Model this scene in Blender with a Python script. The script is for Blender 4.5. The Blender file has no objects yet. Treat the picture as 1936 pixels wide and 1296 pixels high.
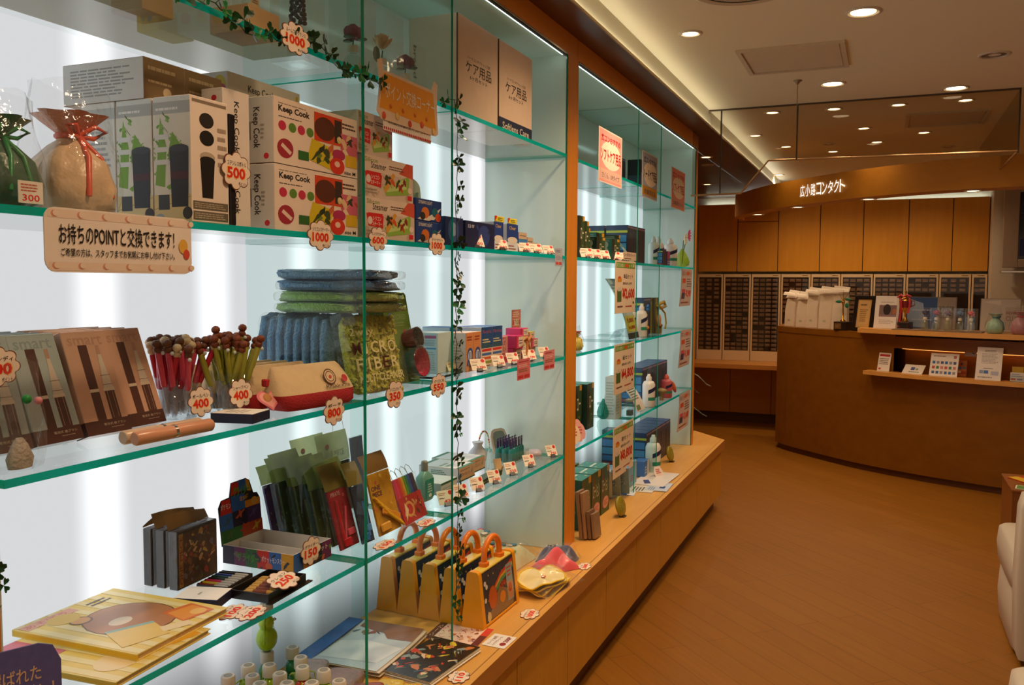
import bpy, math, random
from mathutils import Matrix, Vector
random.seed(7)
SC = bpy.context.scene
COL = SC.collection
R = math.radians
PI = math.pi

# ---------------------------------------------------------------- camera
cam_d = bpy.data.cameras.new('camera')
cam_o = bpy.data.objects.new('camera', cam_d)
COL.objects.link(cam_o)
YAW, PITCH, ROLL = 0.4016, -0.0669, 0.0045
fw = Vector((-math.sin(YAW) * math.cos(PITCH), math.cos(YAW) * math.cos(PITCH), math.sin(PITCH)))
r0 = Vector((math.cos(YAW), math.sin(YAW), 0))
u0 = r0.cross(fw)
rt = r0 * math.cos(ROLL) + u0 * math.sin(ROLL)
up = u0 * math.cos(ROLL) - r0 * math.sin(ROLL)
M4 = Matrix.Identity(4)
for i in range(3):
    M4[i][0], M4[i][1], M4[i][2] = rt[i], up[i], -fw[i]
M4[0][3], M4[1][3], M4[2][3] = 1.1119, 0.0, 1.48
cam_o.matrix_world = M4
cam_d.sensor_width = 36.0
cam_d.sensor_fit = 'HORIZONTAL'
cam_d.lens = 1656.17 / 1936 * 36.0
cam_d.clip_start = 0.05
SC.camera = cam_o

# ---------------------------------------------------------------- world, exposure
world = bpy.data.worlds.new('world')
SC.world = world
world.use_nodes = True
bg = world.node_tree.nodes['Background']
bg.inputs[0].default_value = (1.0, 0.67, 0.46, 1)
bg.inputs[1].default_value = 0.50
SC.view_settings.view_transform = 'Standard'
SC.view_settings.look = 'None'
SC.view_settings.exposure = 0.0
SC.view_settings.gamma = 1.0
SC.view_settings.use_curve_mapping = False
cy = SC.cycles
cy.use_denoising = True
cy.max_bounces = 10
cy.diffuse_bounces = 3
cy.glossy_bounces = 3
cy.transmission_bounces = 4
cy.transparent_max_bounces = 40
cy.caustics_reflective = False
cy.caustics_refractive = False
cy.sample_clamp_indirect = 4.0
cy.use_light_tree = True
LAMP = (1.0, 0.69, 0.42)
SPOT_W = 30.0      # ceiling downlights

# ---------------------------------------------------------------- materials
def lin(h):
    o = []
    for i in (0, 2, 4):
        c = int(h[i:i + 2], 16) / 255
        o.append(c / 12.92 if c <= 0.04045 else ((c + 0.055) / 1.055) ** 2.4)
    return (*o, 1)
_MC = {}
def newmat(name):
    m = bpy.data.materials.new(name)
    m.use_nodes = True
    nt = m.node_tree
    nt.nodes.clear()
    out = nt.nodes.new('ShaderNodeOutputMaterial')
    return m, nt, out
def node(nt, kind, **kw):
    n = nt.nodes.new(kind)
    for k, v in kw.items():
        if k in n.inputs.keys():
            n.inputs[k].default_value = v
        else:
            setattr(n, k, v)
    return n
def C(h, rough=0.55, metal=0.0, var=0.06, scale=30.0, bump=0.0, bscale=120.0, sheen=0.0, alpha=1.0, spec=0.5):
    """plain coloured stock with a little procedural mottling"""
    key = (h, rough, metal, var, scale, bump, bscale, sheen, alpha, spec)
    if key in _MC:
        return _MC[key]
    m, nt, out = newmat('stock_' + h)
    b = node(nt, 'ShaderNodeBsdfPrincipled', Roughness=rough, Metallic=metal)
    b.inputs['Specular IOR Level'].default_value = spec
    c = lin(h)
    tc = node(nt, 'ShaderNodeTexCoord')
    nz = node(nt, 'ShaderNodeTexNoise', Scale=scale, Detail=2.0)
    nt.links.new(tc.outputs['Object'], nz.inputs['Vector'])
    mx = node(nt, 'ShaderNodeMix', data_type='RGBA')
    mx.inputs['A'].default_value = tuple(x * (1 - var) for x in c[:3]) + (1,)
    mx.inputs['B'].default_value = tuple(min(1, x * (1 + var)) for x in c[:3]) + (1,)
    nt.links.new(nz.outputs[0], mx.inputs['Factor'])
    nt.links.new(mx.outputs['Result'], b.inputs['Base Color'])
    if bump:
        n2 = node(nt, 'ShaderNodeTexNoise', Scale=bscale, Detail=3.0)
        nt.links.new(tc.outputs['Object'], n2.inputs['Vector'])
        bp = node(nt, 'ShaderNodeBump', Strength=bump, Distance=0.01)
        nt.links.new(n2.outputs[0], bp.inputs['Height'])
        nt.links.new(bp.outputs[0], b.inputs['Normal'])
    if sheen:
        b.inputs['Sheen Weight'].default_value = sheen
    if alpha < 1:
        b.inputs['Alpha'].default_value = alpha
    nt.links.new(b.outputs[0], out.inputs[0])
    _MC[key] = m
    return m
def wood(name, c1, c2, rough=0.4, axis='Y', scale=1.0):
    m, nt, out = newmat(name)
    b = node(nt, 'ShaderNodeBsdfPrincipled', Roughness=rough)
    b.inputs['Specular IOR Level'].default_value = 0.35
    tc = node(nt, 'ShaderNodeTexCoord')
    mp = node(nt, 'ShaderNodeMapping')
    s = {'X': (1.5, 14, 14), 'Y': (14, 1.5, 14), 'Z': (14, 14, 1.5)}[axis]
    mp.inputs['Scale'].default_value = tuple(k * scale for k in s)
    nz = node(nt, 'ShaderNodeTexNoise', Scale=2.0, Detail=5.0, Roughness=0.6)
    nt.links.new(tc.outputs['Object'], mp.inputs[0])
    nt.links.new(mp.outputs[0], nz.inputs['Vector'])
    rp = node(nt, 'ShaderNodeValToRGB')
    rp.color_ramp.elements[0].position = 0.3
    rp.color_ramp.elements[1].position = 0.7
    rp.color_ramp.elements[0].color = lin(c1)
    rp.color_ramp.elements[1].color = lin(c2)
    nt.links.new(nz.outputs[0], rp.inputs[0])
    nt.links.new(rp.outputs[0], b.inputs['Base Color'])
    nt.links.new(b.outputs[0], out.inputs[0])
    return m
def clear(name, tint, refl=0.6, base=0.02, rough=0.03, bump=0.0, bscale=25.0, ior=1.5, film=0.0, filmcol='ffffff'):
    """thin see-through sheet: transparent mixed with a fresnel reflection"""
    m, nt, out = newmat(name)
    tr = node(nt, 'ShaderNodeBsdfTransparent')
    tr.inputs[0].default_value = tint if len(tint) == 4 else (*tint, 1)
    gl = node(nt, 'ShaderNodeBsdfGlossy', Roughness=rough)
    fr = node(nt, 'ShaderNodeFresnel', IOR=ior)
    geo = node(nt, 'ShaderNodeNewGeometry')
    inv = node(nt, 'ShaderNodeMath', operation='SUBTRACT')
    inv.inputs[0].default_value = 1.0
    nt.links.new(geo.outputs['Backfacing'], inv.inputs[1])
    mul = node(nt, 'ShaderNodeMath', operation='MULTIPLY_ADD')
    mul.inputs[1].default_value = refl
    mul.inputs[2].default_value = base
    nt.links.new(fr.outputs[0], mul.inputs[0])
    m2 = node(nt, 'ShaderNodeMath', operation='MULTIPLY')
    nt.links.new(mul.outputs[0], m2.inputs[0])
    nt.links.new(inv.outputs[0], m2.inputs[1])
    mx = node(nt, 'ShaderNodeMixShader')
    nt.links.new(m2.outputs[0], mx.inputs[0])
    nt.links.new(tr.outputs[0], mx.inputs[1])
    nt.links.new(gl.outputs[0], mx.inputs[2])
    if bump:
        tc = node(nt, 'ShaderNodeTexCoord')
        nz = node(nt, 'ShaderNodeTexNoise', Scale=bscale, Detail=3.0)
        nt.links.new(tc.outputs['Object'], nz.inputs['Vector'])
        bp = node(nt, 'ShaderNodeBump', Strength=bump, Distance=0.02)
        nt.links.new(nz.outputs[0], bp.inputs['Height'])
        nt.links.new(bp.outputs[0], gl.inputs['Normal'])
        nt.links.new(bp.outputs[0], fr.inputs['Normal'])
    last = mx
    if film:
        df = node(nt, 'ShaderNodeBsdfDiffuse', Color=lin(filmcol))
        m3 = node(nt, 'ShaderNodeMixShader')
        m3.inputs[0].default_value = film
        nt.links.new(mx.outputs[0], m3.inputs[1])
        nt.links.new(df.outputs[0], m3.inputs[2])
        last = m3
    nt.links.new(last.outputs[0], out.inputs[0])
    return m
def emit(name, col, s):
    m, nt, out = newmat(name)
    e = node(nt, 'ShaderNodeEmission', Color=(*col, 1), Strength=s)
    nt.links.new(e.outputs[0], out.inputs[0])
    return m

MAPLE = wood('maple', 'd8a04e', 'e4ae5c', 0.38, 'Y')
MAPLE_V = wood('maple_door', 'cc9232', 'd69d3c', 0.4, 'Z')
ORANGE_W = wood('orange_beech', 'd8862a', 'e29232', 0.42, 'Z')
ORANGE_Y = wood('orange_beech_rail', 'de8c30', 'e8983a', 0.42, 'Y')
BACK_W = wood('back_beech', 'd28f28', 'dd9a30', 0.42, 'Z', 0.6)
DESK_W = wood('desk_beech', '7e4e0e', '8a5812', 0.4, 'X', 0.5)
BEAM_W = wood('beam_beech', 'b87a1e', 'c48628', 0.45, 'X', 0.5)
DARK_W = wood('dark_soffit', '5b361c', '6b4022', 0.3, 'Y')
EDGE_W = wood('nosing_maple', 'd69a50', 'e0a85c', 0.3, 'X')
WHITE = C('f3efe8', 0.6, var=0.015)
PAPER = C('f6f2ea', 0.75, var=0.015)
CREAM = C('ece6cc', 0.85, var=0.01, scale=3)
CEIL = C('f0e9cc', 0.9, var=0.01, scale=2)
GLASS = clear('shelf_glass', (0.955, 0.99, 0.98), refl=1.0, base=0.0, rough=0.0)
GLASS_V = clear('divider_glass', (0.90, 0.97, 0.955), refl=0.75, base=0.0, rough=0.0)
SMOKE = clear('smoke_barrier_glass', (0.82, 0.79, 0.72), refl=0.5, base=0.01, rough=0.0)
BAG = clear('cellophane', (0.975, 0.975, 0.975), refl=0.55, base=0.02, rough=0.12, bump=0.7, bscale=22, film=0.025)
CLEARBOX = clear('clear_box', (0.95, 0.96, 0.95), refl=0.8, base=0.03, rough=0.05, bump=0.12, bscale=9, film=0.03)
CUP = clear('clear_cup', (0.94, 0.96, 0.97), refl=0.9, base=0.03, rough=0.04)
ACRYL = clear('acrylic', (0.86, 0.93, 0.95), refl=0.9, base=0.03, rough=0.03, film=0.03)
CHROME = C('c9c6c0', 0.18, 1.0, var=0.02)
def translu(h, k=.5, var=.12, scale=40):
    m, nt, out = newmat('translucent_' + h)
    tc = node(nt, 'ShaderNodeTexCoord')
    nz = node(nt, 'ShaderNodeTexNoise', Scale=scale, Detail=2.0)
    nt.links.new(tc.outputs['Object'], nz.inputs['Vector'])
    mx = node(nt, 'ShaderNodeMix', data_type='RGBA')
    c = lin(h)
    mx.inputs['A'].default_value = tuple(x * (1 - var) for x in c[:3]) + (1,)
    mx.inputs['B'].default_value = tuple(min(1, x * (1 + var)) for x in c[:3]) + (1,)
    nt.links.new(nz.outputs[0], mx.inputs['Factor'])
    d = node(nt, 'ShaderNodeBsdfDiffuse'); t = node(nt, 'ShaderNodeBsdfTranslucent')
    nt.links.new(mx.outputs['Result'], d.inputs[0]); nt.links.new(mx.outputs['Result'], t.inputs[0])
    ms = node(nt, 'ShaderNodeMixShader')
    ms.inputs[0].default_value = k
    nt.links.new(d.outputs[0], ms.inputs[1]); nt.links.new(t.outputs[0], ms.inputs[2])
    nt.links.new(ms.outputs[0], out.inputs[0])
    return m
BLACKM = C('1b1a1a', 0.35)
GOLD = C('d2a243', 0.25, 1.0)
def edge_glass():
    m, nt, out = newmat('green_glass_edge')
    tl = node(nt, 'ShaderNodeBsdfTranslucent', Color=(0.0, 0.68, 0.50, 1))
    df = node(nt, 'ShaderNodeBsdfDiffuse', Color=(0.0, 0.34, 0.23, 1))
    gl = node(nt, 'ShaderNodeBsdfGlossy', Roughness=0.15)
    tc = node(nt, 'ShaderNodeTexCoord')
    mp = node(nt, 'ShaderNodeMapping')
    mp.inputs['Scale'].default_value = (1, 6, 6)
    nz = node(nt, 'ShaderNodeTexNoise', Scale=1.0, Detail=2.0)
    nt.links.new(tc.outputs['Object'], mp.inputs[0])
    nt.links.new(mp.outputs[0], nz.inputs['Vector'])
    mx = node(nt, 'ShaderNodeMixShader')
    nt.links.new(nz.outputs[0], mx.inputs[0])
    nt.links.new(tl.outputs[0], mx.inputs[1])
    nt.links.new(df.outputs[0], mx.inputs[2])
    m2 = node(nt, 'ShaderNodeMixShader')
    m2.inputs[0].default_value = 0.06
    nt.links.new(mx.outputs[0], m2.inputs[1])
    nt.links.new(gl.outputs[0], m2.inputs[2])
    nt.links.new(m2.outputs[0], out.inputs[0])
    return m
EDGE = edge_glass()
def lightbox(name, y0, y1, bands, hi=1.28, lo=0.70):
    """lit back wall: fluorescent tubes standing behind a white diffuser, object Y/Z in metres"""
    m, nt, out = newmat(name)
    tc = node(nt, 'ShaderNodeTexCoord')
    sp = node(nt, 'ShaderNodeSeparateXYZ')
    nt.links.new(tc.outputs['Object'], sp.inputs[0])
    mr = node(nt, 'ShaderNodeMapRange')
    mr.inputs['From Min'].default_value = y0
    mr.inputs['From Max'].default_value = y1
    nt.links.new(sp.outputs['Y'], mr.inputs['Value'])
    rp = node(nt, 'ShaderNodeValToRGB')
    rp.color_ramp.interpolation = 'EASE'
    el = rp.color_ramp.elements
    st = []
    for b in bands:
        st += [(b - 0.085, 0.0), (b - 0.028, 0.30), (b, 0.95), (b + 0.028, 0.30), (b + 0.085, 0.0)] if len(bands) < 6 else [(b - 0.082, 0.0), (b - 0.001, 0.9), (b + 0.001, 0.9), (b + 0.082, 0.0)]
    st = sorted((max(0, min(1, (p - y0) / (y1 - y0))), v) for p, v in st)[:31]
    el[0].position = 0
    el[0].color = (0, 0, 0, 1)
    el[1].position = 1
    el[1].color = (0, 0, 0, 1)
    for p, v in st:
        e = el.new(p)
        e.color = (v, v, v, 1)
    nt.links.new(mr.outputs[0], rp.inputs[0])
    mu = node(nt, 'ShaderNodeMath', operation='MULTIPLY_ADD')
    mu.inputs[1].default_value = hi - lo
    mu.inputs[2].default_value = lo
    nt.links.new(rp.outputs[0], mu.inputs[0])
    mz = node(nt, 'ShaderNodeMapRange', interpolation_type='SMOOTHSTEP')
    mz.inputs['From Min'].default_value = 0.45
    mz.inputs['From Max'].default_value = 0.72
    mz.inputs['To Min'].default_value = 0.16
    nt.links.new(sp.outputs['Z'], mz.inputs['Value'])
    m2 = node(nt, 'ShaderNodeMath', operation='MULTIPLY')
    nt.links.new(mu.outputs[0], m2.inputs[0])
    nt.links.new(mz.outputs[0], m2.inputs[1])
    e = node(nt, 'ShaderNodeEmission', Color=(0.97, 0.985, 1.0, 1))
    nt.links.new(m2.outputs[0], e.inputs['Strength'])
    nt.links.new(e.outputs[0], out.inputs[0])
    return m

# ---------------------------------------------------------------- mesh building
def FX(x, y, z):                       # face seen from +X: u = +Y, v = +Z
    return Matrix(((0, 0, 1, x), (1, 0, 0, y), (0, 1, 0, z), (0, 0, 0, 1)))
def FY(x, y, z):                       # face seen from -Y: u = +X, v = +Z
    return Matrix(((1, 0, 0, x), (0, 0, -1, y), (0, 1, 0, z), (0, 0, 0, 1)))
def FZ(x, y, z):                       # face seen from above: u = +Y, v = -X
    return Matrix(((0, -1, 0, x), (1, 0, 0, y), (0, 0, 1, z), (0, 0, 0, 1)))
def TR(x, y, z):
    return Matrix.Translation((x, y, z))
def RO(a, ax):
    return Matrix.Rotation(a, 4, ax)
_TX = {}
def text_mesh(s, bold=0.0):
    key, s0 = (s, bold), s
    if key not in _TX:
        c = bpy.data.curves.new('lettering', 'FONT')
        c.body = s
        c.offset = bold
        c.resolution_u = 2
        o = bpy.data.objects.new('lettering', c)
        me = bpy.data.meshes.new_from_object(o)
        vs = [(v.co.x, v.co.y) for v in me.vertices]
        fs = [tuple(p.vertices) for p in me.polygons]
        bpy.data.objects.remove(o)
        bpy.data.curves.remove(c)
        bpy.data.meshes.remove(me)
        if not vs:
            vs = [(0, 0), (1, 0), (0, 1)]
            fs = []
        x0 = min(v[0] for v in vs); x1 = max(v[0] for v in vs)
        y0 = min(v[1] for v in vs); y1 = max(v[1] for v in vs)
        _TX[key] = ([((x - x0) / (x1 - x0 or 1), (y - y0) / (y1 - y0 or 1)) for x, y in vs], fs)
    return _TX[key]
class MB:
    def __init__(s):
        s.v = []; s.f = []; s.m = []; s.sm = []; s.mats = []
    def mi(s, mat):
        if isinstance(mat, str):
            mat = C(mat)
        if mat not in s.mats:
            s.mats.append(mat)
        return s.mats.index(mat)
    def add(s, vs, fs, mat, T=None, smooth=False):
        o = len(s.v)
        i = s.mi(mat)
        for v in vs:
            v = Vector(v)
            s.v.append(tuple(T @ v) if T else tuple(v))
        for f in fs:
            s.f.append(tuple(o + k for k in f)); s.m.append(i); s.sm.append(smooth)
        return s
    def box(s, x0, y0, z0, x1, y1, z1, mat, T=None, c=0.0, top=None, side=None):
        if c <= 0:
            vs = [(x, y, z) for x in (x0, x1) for y in (y0, y1) for z in (z0, z1)]
            for k, f in enumerate([(0, 1, 3, 2), (4, 6, 7, 5), (0, 4, 5, 1), (2, 3, 7, 6), (0, 2, 6, 4), (1, 5, 7, 3)]):
                s.add([vs[i] for i in f], [(0, 1, 2, 3)], (top if top and k == 5 else side if side and k in (2, 3) else mat), T)
            return s
        c = min(c, (x1 - x0) * .45, (y1 - y0) * .45, (z1 - z0) * .45)
        def fc(pts, m):
            s.add(pts, [tuple(range(len(pts)))], m, T)
        X = (x0, x1); Y = (y0, y1); Z = (z0, z1)
        a, b = x0 + c, x1 - c; p, q = y0 + c, y1 - c; g, h = z0 + c, z1 - c
        fc([(x0, p, g), (x0, p, h), (x0, q, h), (x0, q, g)], mat)
        fc([(x1, p, g), (x1, q, g), (x1, q, h), (x1, p, h)], mat)
        fc([(a, y0, g), (b, y0, g), (b, y0, h), (a, y0, h)], side or mat)
        fc([(a, y1, g), (a, y1, h), (b, y1, h), (b, y1, g)], side or mat)
        fc([(a, p, z0), (a, q, z0), (b, q, z0), (b, p, z0)], mat)
        fc([(a, p, z1), (b, p, z1), (b, q, z1), (a, q, z1)], top or mat)
        for (yy, yi) in ((y0, p), (y1, q)):
            for (zz, zi) in ((z0, g), (z1, h)):
                fc([(a, yy, zi), (b, yy, zi), (b, yi, zz), (a, yi, zz)], mat)
        for (xx, xi) in ((x0, a), (x1, b)):
            for (zz, zi) in ((z0, g), (z1, h)):
                fc([(xx, p, zi), (xx, q, zi), (xi, q, zz), (xi, p, zz)], mat)
            for (yy, yi) in ((y0, p), (y1, q)):
                fc([(xx, yi, g), (xx, yi, h), (xi, yy, h), (xi, yy, g)], mat)
                for (zz, zi) in ((z0, g), (z1, h)):
                    fc([(xx, yi, zi), (xi, yy, zi), (xi, yi, zz)], mat)
        return s
    def prism(s, pts, z0, z1, mat, T=None, side=None, smooth=False):
        n = len(pts)
        s.add([(x, y, z1) for x, y in pts], [tuple(range(n))], mat, T)
        s.add([(x, y, z0) for x, y in pts], [tuple(reversed(range(n)))], mat, T)
        vs = [(x, y, z0) for x, y in pts] + [(x, y, z1) for x, y in pts]
        s.add(vs, [(i, (i + 1) % n, n + (i + 1) % n, n + i) for i in range(n)], side or mat, T, smooth)
        return s
    def lathe(s, prof, mat, n=20, T=None, smooth=True, cap=True, wob=None):
        vs = []
        for k, (r, z) in enumerate(prof):
            for i in range(n):
                a = 2 * PI * i / n
                rr = r * (1 + (wob(a, k) if wob else 0))
                vs.append((rr * math.cos(a), rr * math.sin(a), z))
        fs = []
        for k in range(len(prof) - 1):
            for i in range(n):
                j = (i + 1) % n
                fs.append((k * n + i, k * n + j, (k + 1) * n + j, (k + 1) * n + i))
        s.add(vs, fs, mat, T, smooth)
        if cap:
            if prof[0][0] > 1e-6:
                s.add(vs[:n], [tuple(reversed(range(n)))], mat, T)
            if prof[-1][0] > 1e-6:
                s.add(vs[-n:], [tuple(range(n))], mat, T)
        return s
    def tube(s, pts, r, mat, n=8, T=None, closed=False, taper=None):
        P = [Vector(p) for p in pts]
        vs = []
        L = len(P)
        ref = Vector((0.13, 0.31, 0.94))
        for k, p in enumerate(P):
            if closed:
                t = P[(k + 1) % L] - P[k - 1]
            else:
                t = P[min(k + 1, L - 1)] - P[max(k - 1, 0)]
            t.normalize()
            a = t.cross(ref)
            if a.length < 1e-3:
                a = t.cross(Vector((1, 0, 0)))
            a.normalize()
            b = t.cross(a)
            rr = r * (taper(k / (L - 1)) if taper else 1)
            for i in range(n):
                w = 2 * PI * i / n
                vs.append(p + a * rr * math.cos(w) + b * rr * math.sin(w))
        fs = []
        for k in range(L if closed else L - 1):
            k2 = (k + 1) % L
            for i in range(n):
                j = (i + 1) % n
                fs.append((k * n + i, k * n + j, k2 * n + j, k2 * n + i))
        s.add(vs, fs, mat, T, True)
        if not closed:
            s.add(vs[:n], [tuple(reversed(range(n)))], mat, T)
            s.add(vs[-n:], [tuple(range(n))], mat, T)
        return s
    def ball(s, c, r, mat, n=14, T=None, e=1.0, wob=None):
        rx, ry, rz = r if isinstance(r, tuple) else (r, r, r)
        vs = []
        m = n // 2
        def pw(x):
            return math.copysign(abs(x) ** e, x)
        for k in range(m + 1):
            ph = -PI / 2 + PI * k / m
            for i in range(n):
                a = 2 * PI * i / n
                d = (pw(math.cos(ph)) * pw(math.cos(a)), pw(math.cos(ph)) * pw(math.sin(a)), pw(math.sin(ph)))
                q = 1 + (wob(d, a, ph) if wob else 0)
                vs.append((c[0] + rx * d[0] * q, c[1] + ry * d[1] * q, c[2] + rz * d[2] * q))
        fs = []
        for k in range(m):
            for i in range(n):
                j = (i + 1) % n
                fs.append((k * n + i, k * n + j, (k + 1) * n + j, (k + 1) * n + i))
        return s.add(vs, fs, mat, T, True)
    def sheet(s, fn, nu, nv, mat, T=None, smooth=True):
        vs = [fn(i / nu, j / nv) for j in range(nv + 1) for i in range(nu + 1)]
        w = nu + 1
        fs = [(j * w + i, j * w + i + 1, (j + 1) * w + i + 1, (j + 1) * w + i) for j in range(nv) for i in range(nu)]
        return s.add(vs, fs, mat, T, smooth)
    def text(s, st, u0, v0, u1, v1, mat, T, rot=0, lift=0.0006, bold=0.010):
        vs, fs = text_mesh(st, bold)
        if rot == 1:      # reads upwards
            q = [(u1 - (u1 - u0) * y, v0 + (v1 - v0) * x, lift) for x, y in vs]
        elif rot == -1:   # reads downwards
            q = [(u0 + (u1 - u0) * y, v1 - (v1 - v0) * x, lift) for x, y in vs]
        else:
            q = [(u0 + (u1 - u0) * x, v0 + (v1 - v0) * y, lift) for x, y in vs]
        return s.add(q, fs, mat, T)
    def deco(s, T, w, h, items, lift=0.0002, rough=0.5):
        """printed matter on a face of w x h metres; u, v run 0..1"""
        L = lift
        for it in items:
            k = it[0]
            L += 0.00003
            col = it[-1]
            mat = C(col, rough) if isinstance(col, str) else col
            if k == 'r':
                a, b, c, d = it[1] * w, it[2] * h, it[3] * w, it[4] * h
                s.add([(a, b, L), (c, b, L), (c, d, L), (a, d, L)], [(0, 1, 2, 3)], mat, T)
            elif k == 'e':
                n = 18
                s.add([(it[1] * w + it[3] * w * math.cos(2 * PI * i / n), it[2] * h + it[4] * h * math.sin(2 * PI * i / n), L) for i in range(n)], [tuple(range(n))], mat, T)
            elif k == 'p':
                s.add([(a * w, b * h, L) for a, b in it[1]], [tuple(range(len(it[1])))], mat, T)
            elif k == 't':
                s.text(it[5], it[1] * w, it[2] * h, it[3] * w, it[4] * h, mat, T, it[6] if len(it) > 7 else 0, L)
            elif k == 'T':      # heavy lettering
                s.text(it[5], it[1] * w, it[2] * h, it[3] * w, it[4] * h, mat, T, 0, L, .035)
            elif k == 'l':
                n = it[5]
                a, b, c, d = it[1] * w, it[2] * h, it[3] * w, it[4] * h
                rnd = random.Random(int(a * 1e5) + n)
                for i in range(n):
                    y0 = b + (d - b) * (i + .25) / n
                    y1 = b + (d - b) * (i + .72) / n
                    x = a
                    lim = a + (c - a) * rnd.uniform(.7, 1)
                    while x < lim:
                        q = min(lim, x + (c - a) * rnd.uniform(.06, .2))
                        s.add([(x, y0, L), (q, y0, L), (q, y1, L), (x, y1, L)], [(0, 1, 2, 3)], mat, T)
                        x = q + (c - a) * .02
            elif k == 'b':      # scattered blobs
                rnd = random.Random(it[5])
                for i in range(it[5]):
                    L += 0.000004
                    cc = rnd.choice(it[6:])
                    m2 = C(cc, rough)
                    a = it[1] + (it[3] - it[1]) * rnd.random()
                    b = it[2] + (it[4] - it[2]) * rnd.random()
                    ru = rnd.uniform(.025, .06); rv = ru * w / h * rnd.uniform(.7, 1.2)
                    ph = rnd.random() * 6
                    s.add([(min(1, max(0, a + ru * math.cos(t + ph) * (1 + .3 * math.cos(3 * t)))) * w, min(1, max(0, b + rv * math.sin(t) * (1 + .25 * math.sin(2 * t)))) * h, L) for t in [2 * PI * q / 9 for q in range(9)]], [tuple(range(9))], m2, T)
        return s
    def build(s, name, parent=None, loc=None, rz=0, label=None, cat=None, group=None, kind=None):
        me = bpy.data.meshes.new(name)
        me.from_pydata(s.v, [], s.f)
        for m in s.mats:
            me.materials.append(m)
        me.polygons.foreach_set('material_index', s.m)
        me.polygons.foreach_set('use_smooth', s.sm)
        me.update()
        o = bpy.data.objects.new(name, me)
        COL.objects.link(o)
        if parent:
            o.parent = parent
        if loc:
            o.location = loc
        if rz:
            o.rotation_euler = (0, 0, rz)
        return tag(o, label, cat, group, kind)
def tag(o, label=None, cat=None, group=None, kind=None):
    for k, v in (('label', label), ('category', cat), ('group', group), ('kind', kind)):
        if v:
            o[k] = v
    return o
def thing(name, label, cat, loc=(0, 0, 0), rz=0, group=None, rot=None):
    o = bpy.data.objects.new(name, None)
    COL.objects.link(o)
    o.empty_display_size = 0.05
    o.location = loc
    o.rotation_euler = rot or (0, 0, rz)
    return tag(o, label, cat, group)
def dup(root, loc=None, rz=None, label=None, group=None, rot=None):
    r = root.copy()
    COL.objects.link(r)
    if loc:
        r.location = loc
    if rz is not None:
        r.rotation_euler = (0, 0, rz)
    if rot:
        r.rotation_euler = rot
    if label:
        r['label'] = label
    if group:
        r['group'] = group
    for ch in list(root.children):
        c = ch.copy()
        COL.objects.link(c)
        c.parent = r
        for g in list(ch.children):
            d = g.copy()
            COL.objects.link(d)
            d.parent = c
    return r
def carton(name, label, cat, x, y, z, d, w, h, col, front=(), side=(), top=(), rz=0, group=None, rough=0.45, topc=None, sidec=None, c=0.0012):
    """x = front plane, y = near side, z = base; front looks to +X"""
    b = MB()
    b.box(-d / 2, -w / 2, 0, d / 2, w / 2, h, C(col, rough), c=c, top=C(topc, rough) if topc else None, side=C(sidec, rough) if sidec else None)
    if front: b.deco(FX(d / 2, -w / 2, 0), w, h, front)
    if side: b.deco(FY(-d / 2, -w / 2, 0), d, h, side)
    if top: b.deco(FZ(d / 2, -w / 2, h), w, d, top)
    return b.build(name, None, (x - d / 2, y + w / 2, z), rz, label, cat, group)
# ---------------------------------------------------------------- the setting
def struct(name, b, **kw):
    return b.build(name, kind='structure', **kw)
def floor_mat():
    m, nt, out = newmat('oak_planks')
    b = node(nt, 'ShaderNodeBsdfPrincipled', Roughness=0.42)
    b.inputs['Specular IOR Level'].default_value = 0.3
    tc = node(nt, 'ShaderNodeTexCoord')
    mp = node(nt, 'ShaderNodeMapping')
    mp.inputs['Rotation'].default_value = (0, 0, R(45))
    nt.links.new(tc.outputs['Object'], mp.inputs[0])
    br = node(nt, 'ShaderNodeTexBrick')
    br.inputs['Color1'].default_value = lin('956018')
    br.inputs['Color2'].default_value = lin('9b651c')
    br.inputs['Mortar'].default_value = lin('7a4c12')
    br.inputs['Scale'].default_value = 1.0
    br.inputs['Mortar Size'].default_value = 0.0018
    br.inputs['Brick Width'].default_value = 1.1
    br.inputs['Row Height'].default_value = 0.115
    nt.links.new(mp.outputs[0], br.inputs['Vector'])
    nz = node(nt, 'ShaderNodeTexNoise', Scale=2.5, Detail=5.0)
    mp2 = node(nt, 'ShaderNodeMapping')
    mp2.inputs['Scale'].default_value = (1.2, 16, 1)
    nt.links.new(mp.outputs[0], mp2.inputs[0])
    nt.links.new(mp2.outputs[0], nz.inputs['Vector'])
    mx = node(nt, 'ShaderNodeMix', data_type='RGBA', blend_type='MULTIPLY')
    mx.inputs['Factor'].default_value = 0.35
    nt.links.new(br.outputs[0], mx.inputs['A'])
    nt.links.new(nz.outputs[0], mx.inputs['B'])
    nt.links.new(mx.outputs['Result'], b.inputs['Base Color'])
    nt.links.new(b.outputs[0], out.inputs[0])
    return m
struct('floor', MB().box(-1.0, -2.0, -0.05, 5.0, 9.8, 0.0, floor_mat()))
struct('ceiling', MB().box(0.105, -2.0, 2.53, 5.0, 9.8, 2.58, CEIL))
b = MB()
b.box(-0.95, -2.0, 2.423, 0.105, 9.7, 2.53, CREAM)
b.box(-0.95, -2.0, 2.417, 0.101, 9.7, 2.4235, DARK_W)
b.box(0.101, -2.0, 2.417, 0.123, 9.69, 2.4225, DARK_W)
b.box(0.1195, -2.0, 2.4225, 0.123, 9.69, 2.432, C('d9b878', .4))
struct('ceiling_soffit', b)
b = MB()
b.box(.107, -1.9, 2.4235, .117, 5.38, 2.4265, emit('cove_lamp', (1.0, .90, .68), 13.0))
b.build('cove_light', None, None, 0, 'slim warm cove lamp hidden behind the lip of the soffit above the showcases', 'cove light')
b = MB()
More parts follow.
